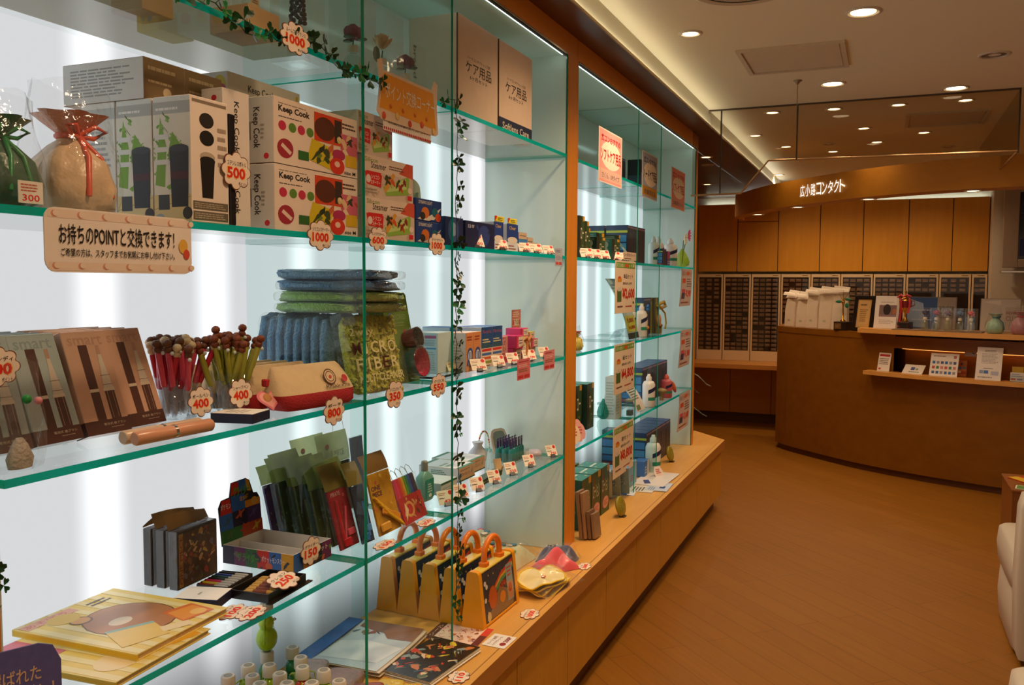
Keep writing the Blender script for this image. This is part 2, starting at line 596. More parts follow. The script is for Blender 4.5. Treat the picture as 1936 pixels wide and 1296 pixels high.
b.box(.107, 5.42, 2.4235, .117, 9.2, 2.4265, emit('cove_lamp_rear', (.95, .92, .85), 15.0))
b.build('cove_light', None, None, 0, 'slim cool white cove lamp behind the soffit lip beyond the smoke barrier', 'cove light')
struct('wall_back', MB().box(-1.0, 9.7, 0, 5.0, 9.8, 2.53, CREAM))
b = MB()
b.box(-0.45, -2.0, 0, -0.36, 5.72, 2.42, CREAM)
b.box(-1.0, 5.66, 0, -0.36, 5.72, 2.42, CREAM)
b.box(-1.0, 5.72, 0, -0.95, 9.7, 2.42, C('b88a52', .7))
struct('wall_left', b)
struct('wall_right', MB().box(4.2, -2.0, 0, 4.3, 9.7, 2.53, CREAM))
b = MB()
b.box(2.02, 9.30, 0, 3.2, 9.70, 2.53, C('d9cbb4', .7))
struct('column', b)

# ---------------------------------------------------------------- ceiling fittings
GLOW = emit('lamp_glow', (1.0, 0.74, 0.42), 9.0)
def downlight(x, y, z, lit, label, r=0.034, w=SPOT_W, group='recessed downlights in the ceiling', tilt=0):
    t = thing('downlight', label, 'ceiling light', (x, y, z), 0, group)
    b = MB()
    b.lathe([(r + .014, 0), (r + .014, -.004), (r + .006, -.007), (r, -.005), (r, .0)], C('d9d0c0', .35), 24, cap=False)
    b.build('trim_ring', t)
    b = MB()
    b.lathe([(r, -.001), (r * .9, -.0015)], CHROME, 24, cap=False)
    if lit:
        b.lathe([(0.0001, -.003), (r * .86, -.003)], GLOW, 24, cap=False)
    else:
        b.lathe([(0.0001, -.002), (r * .5, -.002)], C('f2efe6', .3), 20, cap=False)
        b.lathe([(r * .5, -.002), (r * .9, -.002)], C('8b8a88', .2, .9), 20, cap=False)
    b.build('lamp', t)
    if lit and w:
        ld = bpy.data.lights.new('lamp_light', 'SPOT')
        ld.energy = w
        ld.color = LAMP
        ld.spot_size = R(150 if y > 8 else 130)
        ld.spot_blend = 0.9
        ld.shadow_soft_size = 0.06
        lo = bpy.data.objects.new('lamp_light', ld)
        COL.objects.link(lo)
        lo.parent = t
        lo.location = (0, 0, -.02)
    return t
near = 'in the ceiling of the aisle'
DL = [(0.33, 3.735, 1, 'lit downlight in the ceiling beside the end of the first showcase'),
      (1.003, 3.694, 1, 'brightest large downlight, nearest in the aisle ceiling'),
      (1.537, 4.589, 0, 'unlit silvery downlight at the far right of the aisle ceiling'),
      (0.828, 4.927, 1, 'lit downlight beyond the access hatch in the aisle ceiling'),
      (1.425, 5.273, 1, 'lit downlight just before the smoke barrier on the right'),
      (0.448, 5.60, 1, 'first from the showcase in the row of four downlights behind the smoke barrier'),
      (0.800, 5.62, 1, 'second from the showcase in the row of four downlights behind the smoke barrier'),
      (1.152, 5.63, 1, 'third from the showcase in the row of four downlights behind the smoke barrier'),
      (1.499, 5.63, 1, 'fourth from the showcase in the row of four downlights behind the smoke barrier'),
      (0.240, 6.410, 1, 'lit downlight behind the smoke barrier close to the soffit'),
      (0.388, 7.003, 1, 'lit downlight deep behind the barrier near the soffit, left of the joint'),
      (0.704, 7.383, 1, 'lit downlight farthest behind the barrier just above the shop sign'),
      (0.949, 6.376, 1, 'lit downlight in the middle of the ceiling behind the barrier'),
      (1.025, 7.014, 1, 'lit downlight behind the barrier paired with a dark fitting'),
      (1.325, 6.700, 1, 'lit downlight behind the barrier below the second hatch'),
      (1.516, 7.444, 0, 'unlit pale downlight farthest right behind the barrier'),
      (0.695, 6.989, 0, 'unlit downlight in the ceiling behind the barrier above the shop sign'),
      (-.05 + .2, 8.75, 1, 'downlight behind the canopy beam above the rear ledge, first from the showcase'), (0.75, 8.75, 1, 'downlight behind the canopy beam above the rear ledge, second from the showcase'), (1.45, 8.75, 1, 'downlight behind the canopy beam above the rear ledge, third from the showcase'),
      (0.95, 2.3, 1, 'downlight in the aisle ceiling above the photographer'),
      (0.55, 1.2, 1, 'downlight in the aisle ceiling close to the first showcase'),
      (0.95, 0.1, 1, 'downlight in the aisle ceiling behind the viewer'),
      (0.50, 2.75, 1, 'downlight in the aisle ceiling above the yellow cases')]
for x, y, lit, lb in DL:
    w = SPOT_W * (0.16 if 6.2 < y < 7.2 and x > .3 else 0.95 if y > 8 else 0.4 if y > 5.5 else 1.25 if y > 2.0 else 1.3) * (0.55 if x > .8 and 2.9 < y < 5.5 else 1.5 if x < .52 and 2 < y < 4 else 1)
    big = (x, y) in ((1.003, 3.694), (.828, 4.927), (1.425, 5.273), (1.537, 4.589))
    downlight(x, y, 2.53, lit, lb, 0.054 if big else 0.037, w)
for x, y, lit, lb in [(-0.125, 6.538, 1, 'first small downlight under the dark wooden soffit'),
                      (-0.193, 6.968, 0, 'second small downlight under the dark wooden soffit'),
                      (-0.443, 8.3, 1, 'third dim downlight under the dark wooden soffit')]:
    downlight(x, y, 2.417, lit, lb, 0.036, 22, 'downlights under the dark soffit')
# access hatches
for (x0, y0, lb) in ((0.462, 4.075, 'square access hatch in the aisle ceiling beside the downlight'),
                     (1.20, 5.95, 'square access hatch in the ceiling behind the smoke barrier')):
    t = thing('ceiling_hatch', lb, 'access hatch', (x0, y0, 2.53), group='ceiling access hatches')
    b = MB()
    for q in ((0, 0, .46, .02), (0, .45, .46, .47), (0, .02, .02, .45), (.44, .02, .46, .45)):
        b.box(q[0], q[1], -.012, q[2], q[3], 0, C('d8cbb2', .6))
    b.build('frame', t)
    MB().box(.026, .026, -.006, .434, .444, 0, C('d8caaf', .8)).build('panel', t)
t = thing('ceiling_diffuser', 'large round air outlet in the ceiling at the top of the view', 'air vent', (0.62, 3.215, 2.53))
b = MB()
b.lathe([(.19, 0), (.19, -.012), (.165, -.02), (.15, -.014)], C('cdbfa4', .5), 36, cap=False)
b.build('outer_ring', t)
b = MB()
b.lathe([(.145, -.012), (.10, -.022), (.0001, -.024)], C('b7a686', .5), 36, cap=False)
b.lathe([(.15, -.002), (.0001, -.002)], C('3a3026', .8), 36, cap=False)
b.build('cone', t)
t = thing('sprinkler', 'small sprinkler head with a thin drop rod in the ceiling', 'sprinkler', (0.667, 4.786, 2.53))
MB().lathe([(.022, 0), (.022, -.004), (.012, -.008), (.006, -.02)], C('9a8c74', .4, .6), 16).build('escutcheon', t)
MB().tube([(0, 0, -.008), (0, 0, -.14)], .0022, C('8a7a62', .4, .5), 6).build('drop_rod', t)
# glass smoke barrier
t = thing('smoke_barrier', 'wired glass smoke barrier hanging from the ceiling across the aisle', 'smoke barrier', (0, 5.4, 0))
def pane(pts, nm='glass_pane'):
    b = MB()
    n = len(pts)
    b.add([(x, -.003, z) for x, z in pts], [tuple(range(n))], SMOKE)
    b.add([(x, .003, z) for x, z in pts], [tuple(reversed(range(n)))], SMOKE)
    return b.build(nm, t)
pane([(.008, 2.03), (.176, 2.03), (.176, 2.53), (.112, 2.53), (.112, 2.415), (.008, 2.415)])
pane([(.18, 2.03), (.30, 2.03), (.457, 2.215), (.612, 2.214), (.612, 2.53), (.18, 2.53)])
pane([(.616, 2.214), (1.74, 2.20), (1.74, 2.53), (.616, 2.53)])
b = MB()
b.add([(1.743, 0, 2.2), (1.743, 2.2, 2.2), (1.743, 2.2, 2.53), (1.743, 0, 2.53)], [(0, 1, 2, 3)], SMOKE)
b.build('return_pane', t)
RAIL = C('b08a5e', .35, .5)
b = MB()
b.tube([(.004, 0, 2.024), (.299, 0, 2.026), (.457, 0, 2.213), (1.742, 0, 2.199)], .006, RAIL, 6)
b.build('bottom_rail', t)
b = MB()
b.tube([(1.742, 0, 2.199), (1.742, 2.2, 2.199)], .006, RAIL, 6)
b.build('return_rail', t)
for xx, z0 in ((.178, 2.03), (.614, 2.21), (1.742, 2.19)):
    MB().box(xx - .004, -.006, z0, xx + .004, .006, 2.53, C('3b3026', .5)).build('joint_strip', t)
MB().box(.105, -.008, 2.522, 1.742, .008, 2.53, C('4a3c2e', .5)).build('top_channel', t)

# ---------------------------------------------------------------- showcases along the wall
YA, D1, D2, YP, YQ, D3, D4, YE = 0.82, 1.7388, 2.1881, 3.1382, 3.2722, 4.1625, 4.6234, 5.557
CT, S4, S3, S2, S1, TOPZ = 0.4527, 0.8267, 1.2058, 1.5858, 1.9658, 2.3327
DEP = 0.337
SIDE = C('d0e6dc', 0.06, var=0.01, spec=0.6)
TOPG = C('cfeee0', 0.08, var=0.01, spec=0.6)
BACKW = C('f4faf7', 0.12, var=0.01)
def showcase(label, y0, y1, bands, dividers, pl, pr):
    t = thing('showcase', label, 'display case', (0, 0, 0), group='lit glass showcases along the wall')
    b = MB()
    b.box(-DEP - .012, y0, CT + .002, -DEP, y1, S1 - .002, lightbox('lit_back_' + str(y0), y0, y1, bands))
    b.build('lit_back_panel', t)
    MB().box(-DEP - .012, y0, S1 - .002, -DEP, y1, TOPZ, BACKW).build('upper_back_panel', t)
    MB().box(-DEP, y0, TOPZ, -.012, y1, TOPZ + .01, TOPG).build('top_panel', t)
    MB().box(-.012, y0, TOPZ - .004, -.004, y1, TOPZ + .01, C('2a2b28', .3)).build('glass_track', t)
    MB().box(-.004, y0, TOPZ - .001, .001, y1, TOPZ + .005, CHROME).build('track_lip', t)
    MB().box(-.34, y0 - (.12 if y1 < 4 else .02), TOPZ + .0055, .0, y1 + (.11 if y1 < 4 else .06), 2.416, ORANGE_Y).build('fascia', t)
    MB().box(-.0165, y0 + .02, TOPZ - .0035, -.0125, y1 - .02, TOPZ - .001, emit('top_lamp_' + str(y0), (.88, 1.0, .95), 6.0)).build('top_lamp', t)
    MB().box(-DEP, y1 - .001, CT + .001, -.006, y1 + .007, TOPZ, SIDE).build('side_panel', t)
    MB().box(-.006, y1 - .001, CT + .001, -.002, y1 + .006, TOPZ, EDGE).build('panel_edge', t)
    MB().box(-DEP, y0 - .007, CT + .001, -.006, y0, TOPZ, SIDE).build('side_panel', t)
    if pl: MB().box(-.34, pl[0], CT + .001, .0, pl[1], TOPZ + .005, ORANGE_W).build('post', t)
    if pr: MB().box(-.34, pr[0], CT + .001, .0, pr[1], TOPZ + .005, ORANGE_W).build('post', t)
    for y in dividers:
        b = MB()
        b.box(-DEP + .001, y - .005, CT + .001, 0, y + .005, TOPZ, GLASS_V)
        b.build('divider', t)
        MB().box(-.0005, y - .0052, CT + .001, .0012, y + .0052, TOPZ - .005, EDGE).build('divider_edge', t)
    return t
showcase('nearer lit glass showcase filled with gifts and toys', YA, YP,
         [0.96, 1.29, 1.62, 1.96, 2.41, 2.71, 3.055], (D1, D2), (YA - .12, YA - .007), (YP + .008, YQ - .022))
showcase('farther lit glass showcase with contact lens care boxes', YQ, YE,
         [3.44, 3.72, 4.05, 4.38, 4.62, 4.90, 5.20], (D3, D4), (YQ - .020, YQ - .008), (YE + .008, YE + .06))
def shelf(y0, y1, z, label):
    b = MB()
    a, c = y0 + .006, y1 - .006
    z0, z1 = z - .0125, z
    b.add([(-DEP + .001, a, z1), (0, a, z1), (0, c, z1), (-DEP + .001, c, z1)], [(0, 1, 2, 3)], GLASS)
    b.add([(-DEP + .001, a, z0), (0, a, z0), (0, c, z0), (-DEP + .001, c, z0)], [(3, 2, 1, 0)], GLASS)
    b.add([(0, a, z0), (0, c, z0), (0, c, z1), (0, a, z1)], [(0, 1, 2, 3)], EDGE)
    for yy in (a, c):
        b.add([(-DEP + .001, yy, z0), (0, yy, z0), (0, yy, z1), (-DEP + .001, yy, z1)], [(0, 1, 2, 3)], EDGE)
    return b.build('glass_shelf', None, None, 0, label, 'shelf', 'green edged glass shelves')
bays = (('wide bay nearest the viewer', YA, D1), ('narrow middle bay of the nearer showcase', D1, D2), ('wide far bay of the nearer showcase', D2, YP),
        ('wide near bay of the farther showcase', YQ, D3), ('narrow middle bay of the farther showcase', D3, D4), ('last wide bay of the farther showcase', D4, YE))
for bl, a, c in bays:
    for zl, z in (('lowest', S4), ('second', S3), ('third', S2), ('top', S1)):
        shelf(a, c, z, zl + ' glass shelf in the ' + bl)
# base units and worktop
b = MB()
pts = [(-.345, .25), (.164, .25), (.164, 5.850), (-.087, 6.133), (-.345, 6.133)]
b.prism([(x, y) for x, y in pts], .397, CT, MAPLE, side=wood('worktop_edge', 'b87a38', 'c48643', .35, 'Y'))
b.box(.1395, .25, CT, .1425, 5.84, CT + .0004, C('9a6a30', .5))
b.build('worktop', None, None, 0, 'long pale maple worktop running under both showcases', 'worktop')
t0 = thing('base_cabinet', 'x', 'cabinet', (0, 0, 0), group='low cupboards under the showcase worktop')
MB().box(-.345, 0, .09, .126, .4515, .396, C('3f280f', .7)).build('carcass', t0)
MB().box(.126, .003, .092, .145, .4485, .388, MAPLE_V).build('door', t0)
MB().box(-.3, 0, 0, .105, .4515, .09, C('6b421a', .5)).build('toe_kick', t0)
names = ['nearest to the viewer', 'second from the viewer', 'third from the viewer', 'fourth from the viewer', 'below the bottle display', 'below the paper sheets', 'below the yellow cases',
         'below the folded bibs', 'below the first showcase end', 'below the olive disc', 'below the leaflets', 'below the far bottle']
for k in range(11):
    o = t0 if k == 0 else dup(t0)
    o.location = (0, 0.5215 + .4515 * k, 0)
    o['label'] = 'plain maple cupboard door unit under the worktop, ' + names[k]
t = thing('end_cabinet', 'slanted maple end unit closing the low cupboards near the reception', 'cabinet', (0, 0, 0))
b = MB()
b.prism([(-.345, 5.488), (.145, 5.488), (.145, 5.835), (-.095, 6.105), (-.345, 6.105)], .09, .396, MAPLE_V)
b.build('carcass', t)
MB().prism([(-.345, 5.488), (.105, 5.488), (.105, 5.81), (-.115, 6.06), (-.345, 6.06)], 0, .09, C('6b421a', .5)).build('toe_kick', t)

# ---------------------------------------------------------------- rear wall units
LED = wood('ledge_beech', 'c08038', 'cc8c44', .4, 'X')
b = MB()
b.box(-.945, 9.08, .622, 2.01, 9.69, .675, LED, c=.004)
b.build('back_ledge', None, None, 0, 'long wooden ledge along the rear wall below the drawer cabinets', 'worktop')
for k in range(7):
    x0 = -.83 + .43 * k
    if x0 > 1.8: break
    t = thing('rear_base_cabinet', 'reddish brown lower cupboard under the rear ledge, ' + ['first from the left wall', 'second from the left wall', 'third from the left wall', 'fourth, hidden by the counter', 'fifth, hidden by the counter', 'sixth, hidden by the counter', 'seventh, hidden by the counter'][k], 'cabinet', (x0, 9.6, 0), group='lower cupboards on the rear wall')
    MB().box(0, .02, .10, .43, .09, .621, C('6a3a14', .6)).build('carcass', t)
    MB().box(.003, 0, .104, .427, .02, .618, BEAM_W).build('door', t)
    MB().box(0, .05, 0, .43, .09, .10, C('5a3010', .5)).build('toe_kick', t)
ordn = ['first', 'second', 'third', 'fourth', 'fifth', 'sixth', 'seventh', 'eighth', 'ninth', 'tenth']
xs = [-.759, -.345, .07, .483, .895, 1.31, 1.70, 2.015]
for k in range(7):
    t = thing('wall_cabinet', 'tall orange beech wall cupboard high on the rear wall, ' + ordn[k] + ' from the showcase', 'cabinet', (xs[k], 9.55, 1.622), group='upper cupboards on the rear wall')
    w = xs[k + 1] - xs[k]
    MB().box(0, .02, 0, w, .14, .712, C('3a2008', .6)).build('carcass', t)
    if k == 1:
        MB().box(.004, 0, 0, w - .004, .02, .52, BACK_W).build('door', t)
        MB().box(.004, 0, .526, w - .004, .02, .712, BACK_W).build('door', t)
    else:
        MB().box(.004, 0, 0, w - .004, .02, .712, BACK_W).build('door', t)
MB().box(-.7, 9.66, 2.336, 2.0, 9.672, 2.341, emit('cupboard_top_lamp', (.95, .98, .90), 7.0)).build('cove_light', None, None, 0, 'slim lamp lying on top of the rear wall cupboards', 'cove light')
# drawer cabinets with lens boxes
DRW = C('9a806a', .25, var=.25, scale=9)
DRW2 = C('7f6856', .2, var=.25, scale=9)
db = MB()
db.box(0, 0, 0, .052, .016, .031, DRW, c=.003)
db.box(.008, -.004, .010, .044, 0, .022, C('8c7561', .3), c=.002)
seed = db.build('lens_drawer')
seed2 = MB().box(0, 0, 0, .052, .016, .031, DRW2, c=.003).box(.014, -.003, .004, .038, 0, .013, C('c79d73', .15, .6)).build('lens_drawer')
bx = [-.757, -.480, -.19, .111, .407, .695, 1.0, 1.30, 1.593, 1.876, 2.15]
CRM = C('e0c49a', .5)
for k in range(10):
    x0, x1 = bx[k], min(bx[k + 1], 2.015)
    w = x1 - x0
    t = thing('drawer_cabinet', 'cream framed glass front cabinet of small lens drawers, ' + ordn[k] + ' from the showcase', 'cabinet', (x0, 9.52, .676), group='lens drawer cabinets on the rear ledge')
    b = MB()
    b.box(.004, 0, 0, w - .004, .02, .105, CRM)
    b.box(.004, 0, .885, w - .004, .02, .918, CRM)
    b.box(.004, 0, .105, .020, .02, .885, CRM)
    b.box(w - .020, 0, .105, w - .004, .02, .885, CRM)
    b.build('frame', t)
    MB().box(.004, .02, 0, w - .004, .17, .918, C('2a1c12', .5)).build('carcass', t)
    MB().box(w - .085, -.001, .899, w - .03, 0, .905, C('6b5236', .5)).build('name_strip', t)
    ncol = max(2, int((w - .044) / .060))
    rows = range(17) if k < 3 else range(6 if k > 5 else 8, 17)
    rows = range(17) if k < 3 else range(9, 17) if k < 7 else range(14, 17)
    rnd = random.Random(k)
    for r in rows:
        for c in range(ncol):
            if rnd.random() < .06: continue
            o = (seed if (k + c) % 3 else seed2).copy()
            COL.objects.link(o)
            o.parent = t
            o.location = (.024 + c * (w - .046) / ncol, .006, .110 + r * .0455)
    MB().box(.02, .001, .105, w - .02, .0025, .885, clear('cabinet_glass_%d' % k, (.9, .88, .85), refl=.9, base=.02, rough=.04)).build('glass_front', t)
for s_ in (seed, seed2):
    bpy.data.objects.remove(s_)

# ---------------------------------------------------------------- reception counter
CV = [(.226, 8.265), (.34, 8.10), (.50, 7.935), (.647, 7.79), (.865, 7.585), (1.03, 7.46), (1.18, 7.36), (1.438, 7.21), (1.678, 7.10), (1.888, 7.01), (2.3, 6.88), (2.9, 6.79)]
def smooth(P, n=6):
    o = []
    for i in range(len(P) - 1):
        a, b_, c, d = P[max(i - 1, 0)], P[i], P[i + 1], P[min(i + 2, len(P) - 1)]
        for k in range(n):
            t_ = k / n
            o.append(tuple(.5 * (2 * b_[j] + (c[j] - a[j]) * t_ + (2 * a[j] - 5 * b_[j] + 4 * c[j] - d[j]) * t_ ** 2 + (3 * b_[j] - a[j] - 3 * c[j] + d[j]) * t_ ** 3) for j in (0, 1)))
    return o + [P[-1]]
CV = smooth(CV)
def curve(x):
    for (a, b_), (c, d) in zip(CV, CV[1:]):
        if a <= x <= c:
            return b_ + (d - b_) * (x - a) / (c - a)
    return CV[-1][1] if x > 1 else CV[0][1]
def strip(x0, x1, front, depth, n=48):
    xs_ = [x0 + (x1 - x0) * i / n for i in range(n + 1)]
    f = []
    for x in xs_:
        dx = .02
        sl = (curve(min(x + dx, 2.88)) - curve(max(x - dx, .23))) / (2 * dx)
        nx, ny = sl, -1.0
        L = math.hypot(nx, ny)
        f.append((x + nx / L * front, curve(x) + ny / L * front))
    bk = [(x, curve(x) + depth) for x in xs_]
    return f + bk[::-1]
t = thing('reception_counter', 'large curved orange wooden reception counter at the rear', 'counter', (0, 0, 0))
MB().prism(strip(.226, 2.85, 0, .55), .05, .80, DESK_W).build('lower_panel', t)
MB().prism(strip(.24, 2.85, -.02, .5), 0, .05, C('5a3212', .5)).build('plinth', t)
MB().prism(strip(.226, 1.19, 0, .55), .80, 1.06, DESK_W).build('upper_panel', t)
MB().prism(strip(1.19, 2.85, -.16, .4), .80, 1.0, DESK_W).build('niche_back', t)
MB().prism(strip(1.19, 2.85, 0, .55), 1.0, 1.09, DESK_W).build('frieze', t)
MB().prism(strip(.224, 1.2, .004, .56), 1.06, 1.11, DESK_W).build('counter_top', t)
MB().prism(strip(.98, 2.85, .10, .40), 1.11, 1.145, EDGE_W).build('raised_ledge', t)
MB().prism(strip(1.03, 2.85, .10, .02), .785, .815, EDGE_W).build('leaflet_shelf', t)
b = MB()
b.prism(strip(1.25, 2.8, -.10, .145), .988, .999, emit('niche_strip', (1.0, .36, .08), 1.6))
b.build('niche_light', t)
# canopy beam above the counter with the shop sign
HV = [(-.17, 8.26), (-.135, 8.02), (-.03, 7.80), (.231, 7.33), (.457, 7.05), (.70, 6.79), (.945, 6.56), (1.36, 6.30), (1.862, 6.17), (2.5, 6.10)]
HV = smooth(HV)
t = thing('canopy_beam', 'curved wooden canopy beam carrying the shop name above the counter', 'beam', (0, 0, 0))
b = MB()
f = HV
bk = [(x + .05, y + .18) for x, y in HV]
poly = f + bk[::-1]
vs = [(x, y, 2.087) for x, y in poly] + [(x, y, 2.28) for x, y in poly]
n = len(f); N = len(poly)
fs = []
for i in range(n - 1):
    fs.append((i, N - 1 - i, N - 2 - i, i + 1))
    fs.append((N + i, N + i + 1, 2 * N - 2 - i, 2 * N - 1 - i))
b.add(vs, fs, BEAM_W)
b.add(vs, [(i, (i + 1) % N, N + (i + 1) % N, N + i) for i in range(N)], BEAM_W, smooth=False)
b.build('beam', t)
# lettering along the beam: each character faces out from the curve
SIGN = emit('lit_letters', (1.0, .92, .8), 1.1)
def hpt(s):
    d = 0
    for (a, q), (c, e) in zip(HV, HV[1:]):
        L = math.hypot(c - a, e - q)
        if d + L >= s:
            k = (s - d) / L
            return (a + (c - a) * k, q + (e - q) * k, math.atan2(e - q, c - a))
        d += L
    return (*HV[-1], 0)
b = MB()
st = '広小路コンタクト'
s0, s1 = 1.46, 1.945
for i, ch in enumerate(st):
    s = s0 + (s1 - s0) * (i + .5) / 8
    x, y, a = hpt(s)
    T = TR(x, y, 2.185) @ RO(a, 'Z') @ RO(R(90), 'X')
    hw = (s1 - s0) / 8 * .44
    b.text(ch, -hw, -.045, hw, .045, SIGN, T, 0, .012)
b.build('shop_name', t)
for x, y, lb in ((.090, 7.791, 'first lit downlight in the underside of the canopy beam, at its tip'), (.470, 7.162, 'second lit downlight in the underside of the canopy beam below the sign'),
                 (.986, 6.679, 'third lit downlight in the underside of the canopy beam'), (1.609, 6.319, 'fourth lit downlight in the underside of the canopy beam, at the right')):
    downlight(x, y, 2.0865, 1, lb, .042, 12, 'downlights in the canopy beam')
# ---------------------------------------------------------------- price cards, signs, garlands
INK = '2a2320'
RED = 'e02a1c'
def outline(w, h, n=8, ph=0.2, k=1.0, N=64):
    o = []
    for i in range(N):
        a = 2 * PI * i / N
        r = k * (.72 + .28 * abs(math.cos(n / 2 * a + ph)) ** .55)
        o.append((w / 2 * r * math.cos(a), h / 2 * r * math.sin(a)))
    return o
def flower_card(loc, w, h, num, line, label, flat=None, ph=.2, n=8, lean=0, rz=0, group='scalloped point price cards', border='7a4a30', face='f7e4d2'):
    """scalloped price card; hangs facing +X, or lies flat when flat is an angle"""
    b = MB()
    T = FX(0, 0, 0) if flat is None else FZ(0, 0, 0) @ RO(flat, 'Z')
    b.prism(outline(w, h, n, ph, 1.0), 0, .0012, C(border, .5), T)
    b.prism(outline(w, h, n, ph, .94), .0012, .0016, C(face, .55), T)
    b.deco(T @ TR(-w / 2, -h / 2, .0016), w, h, [('t', .20, .62, .82, .75, line, INK), ('T', .17, .28, .81, .60, num, 'ffc23e'), ('T', .19, .295, .79, .585, num, RED), ('t', .56, .13, .80, .23, 'ポイント', INK)], .0003)
    o = b.build('price_card', None, loc, 0, label, 'price card', group)
    o.rotation_euler = (0, lean, rz)
    return o
def clip_card(x, y, z, label, num, rz=-25, w=.052, h=.040, group='clip-on price tags', face='fbf0dc', extra=()):
    """small price tag leaning back, held up by a black binder clip"""
    t = thing('price_tag', label, 'price tag', (x, y, z), R(rz), group)
    b = MB()
    T = RO(R(-28), 'Y') @ FX(0, -w / 2, .006)
    b.box(0, 0, -.0008, w, h, 0, C(face, .6), T)
    b.deco(T, w, h, [('e', .82, .80, .13, .16, 'd8271f'), ('l', .08, .62, .6, .86, 2, 'c98f7a'), ('l', .08, .38, .5, .52, 1, INK), ('T', .34, .10, .92, .34, num, RED), *extra])
    b.build('tag', t)
    b = MB()
    b.prism([(-.006, 0), (.006, 0), (.001, .012), (-.001, .012)], -.010, .010, BLACKM, RO(R(-28), 'Y') @ Matrix(((1, 0, 0, 0), (0, 0, 1, 0), (0, 1, 0, .0)  , (0, 0, 0, 1))))
    b.tube([(.004, -.006, .002), (.020, -.006, .006), (.020, .006, .006), (.004, .006, .002)], .0009, C('50483f', .3, .7), 5)
    b.build('binder_clip', t)
    return t
def hang_sheet(x, y0, y1, z0, z1, label, items, face='f6ece0', cat='sign', name='hanging_sign', group=None, curl=0.0, th=.0012, r=0):
    """printed sheet hanging in the plane of the shelf fronts, facing the aisle"""
    w, h = y1 - y0, z1 - z0
    b = MB()
    n = 8
    def pt(u, v, off=0):
        return (curl * (1 - v) ** 2 + off, u * w, v * h)
    if curl:
        b.sheet(lambda u, v: pt(u, v), 1, n, C(face, .5))
        b.sheet(lambda u, v: pt(1 - u, v, -th), 1, n, C(face, .5))
    else:
        rr = r or .001
        P = []
        for (cx, cy_, a0) in ((w - rr, h - rr, 0), (rr, h - rr, 90), (rr, rr, 180), (w - rr, rr, 270)):
            for q in range(5):
                a = R(a0 + q * 22.5)
                P.append((cx + rr * math.cos(a), cy_ + rr * math.sin(a)))
        b.prism(P, -th, 0, C(face, .5), FX(0, 0, 0))
    b2 = MB()
    b2.deco(FX(0, 0, 0), w, h, items)
    if curl:
        b2.v = [(x_ + curl * (1 - z_ / h) ** 2, y_, z_) for x_, y_, z_ in b2.v]
    for m_ in b2.mats: b.mi(m_)
    o0 = len(b.v)
    b.v += b2.v
    for f, mm in zip(b2.f, b2.m):
        b.f.append(tuple(o0 + q for q in f)); b.m.append(b.mi(b2.mats[mm])); b.sm.append(False)
    return b.build(name, None, (x, y0, z0), 0, label, cat, group)
CLOVER = [C('0c4a22', .35, var=.3, scale=60), C('136b34', .3, var=.3, scale=60), C('0a3a1c', .4, var=.3, scale=60)]
def garland(path, label, step=.024, size=.014, seedn=1, wob=.006):
    rnd = random.Random(seedn)
    t = thing('clover_garland', label, 'garland', (0, 0, 0), group='artificial clover garlands')
    P = [Vector(p) for p in path]
    pts = []
    for a, c in zip(P, P[1:]):
        n = max(1, int((c - a).length / step))
        for i in range(n):
            pts.append(a + (c - a) * i / n)
    pts.append(P[-1])
    pts = [p + Vector((rnd.uniform(0, wob), rnd.uniform(-wob, wob), rnd.uniform(-wob, wob))) for p in pts]
    MB().tube(pts, .0011, C('123a1c', .5), 5).build('vine', t)
    b = MB()
    for p in pts[1:]:
        if rnd.random() < .12: continue
        s = size * rnd.uniform(.6, 1.25)
        A = TR(*(p + Vector((rnd.uniform(.002, .012), rnd.uniform(-.014, .014), rnd.uniform(-.012, .012))))) @ RO(rnd.uniform(0, 6.28), 'X') @ RO(rnd.uniform(-.8, .8), 'Z') @ RO(rnd.uniform(-.5, .5), 'Y')
        m = rnd.choice(CLOVER)
        b.tube([A.inverted() @ p, (0, 0, 0)], .0007, m, 4, A)
        for k in range(3):
            T = A @ RO(k * 2.094, 'X')
            vs = [(0, 0, 0), (.1, -.42, .55), (.12, -.50, .85), (.05, -.26, 1.08), (0, 0, .92), (.05, .26, 1.08), (.12, .50, .85), (.1, .42, .55), (-.05, 0, .5)]
            vs = [(x * s, y * s, z * s) for x, y, z in vs]
            b.add(vs, [(0, 1, 8), (1, 2, 8), (2, 3, 4), (2, 4, 8), (4, 5, 6), (4, 6, 8), (6, 7, 8), (7, 0, 8)], m, T)
    b.build('clover_leaves', t)
    return t
def bag_shell(w, h, d, mat, n=14, seedn=0, top=.25, amp=.06):
    """a loose clear bag: pillow body gathered toward a flat open top"""
    rnd = random.Random(seedn)
    ph = [rnd.random() * 6 for _ in range(6)]
    def fn(u, v):
        a = 2 * PI * u
        z = v * h
        sq = 1 - .12 * v + amp * math.sin(5 * a + ph[0] + 5 * v) + amp * .6 * math.sin(9 * a + ph[1] - 8 * v)
        dd = d * (1 - .55 * max(0, (v - .4) / .6)) * (.55 + .45 * min(1, v * 6))
        ww = w * (.9 + .1 * min(1, v * 6))
        return (dd / 2 * math.cos(a) * sq, ww / 2 * math.sin(a) * sq, z * (1 + .03 * math.sin(3 * a + ph[2])))
    b = MB()
    b.sheet(fn, 26, n, mat)
    return b
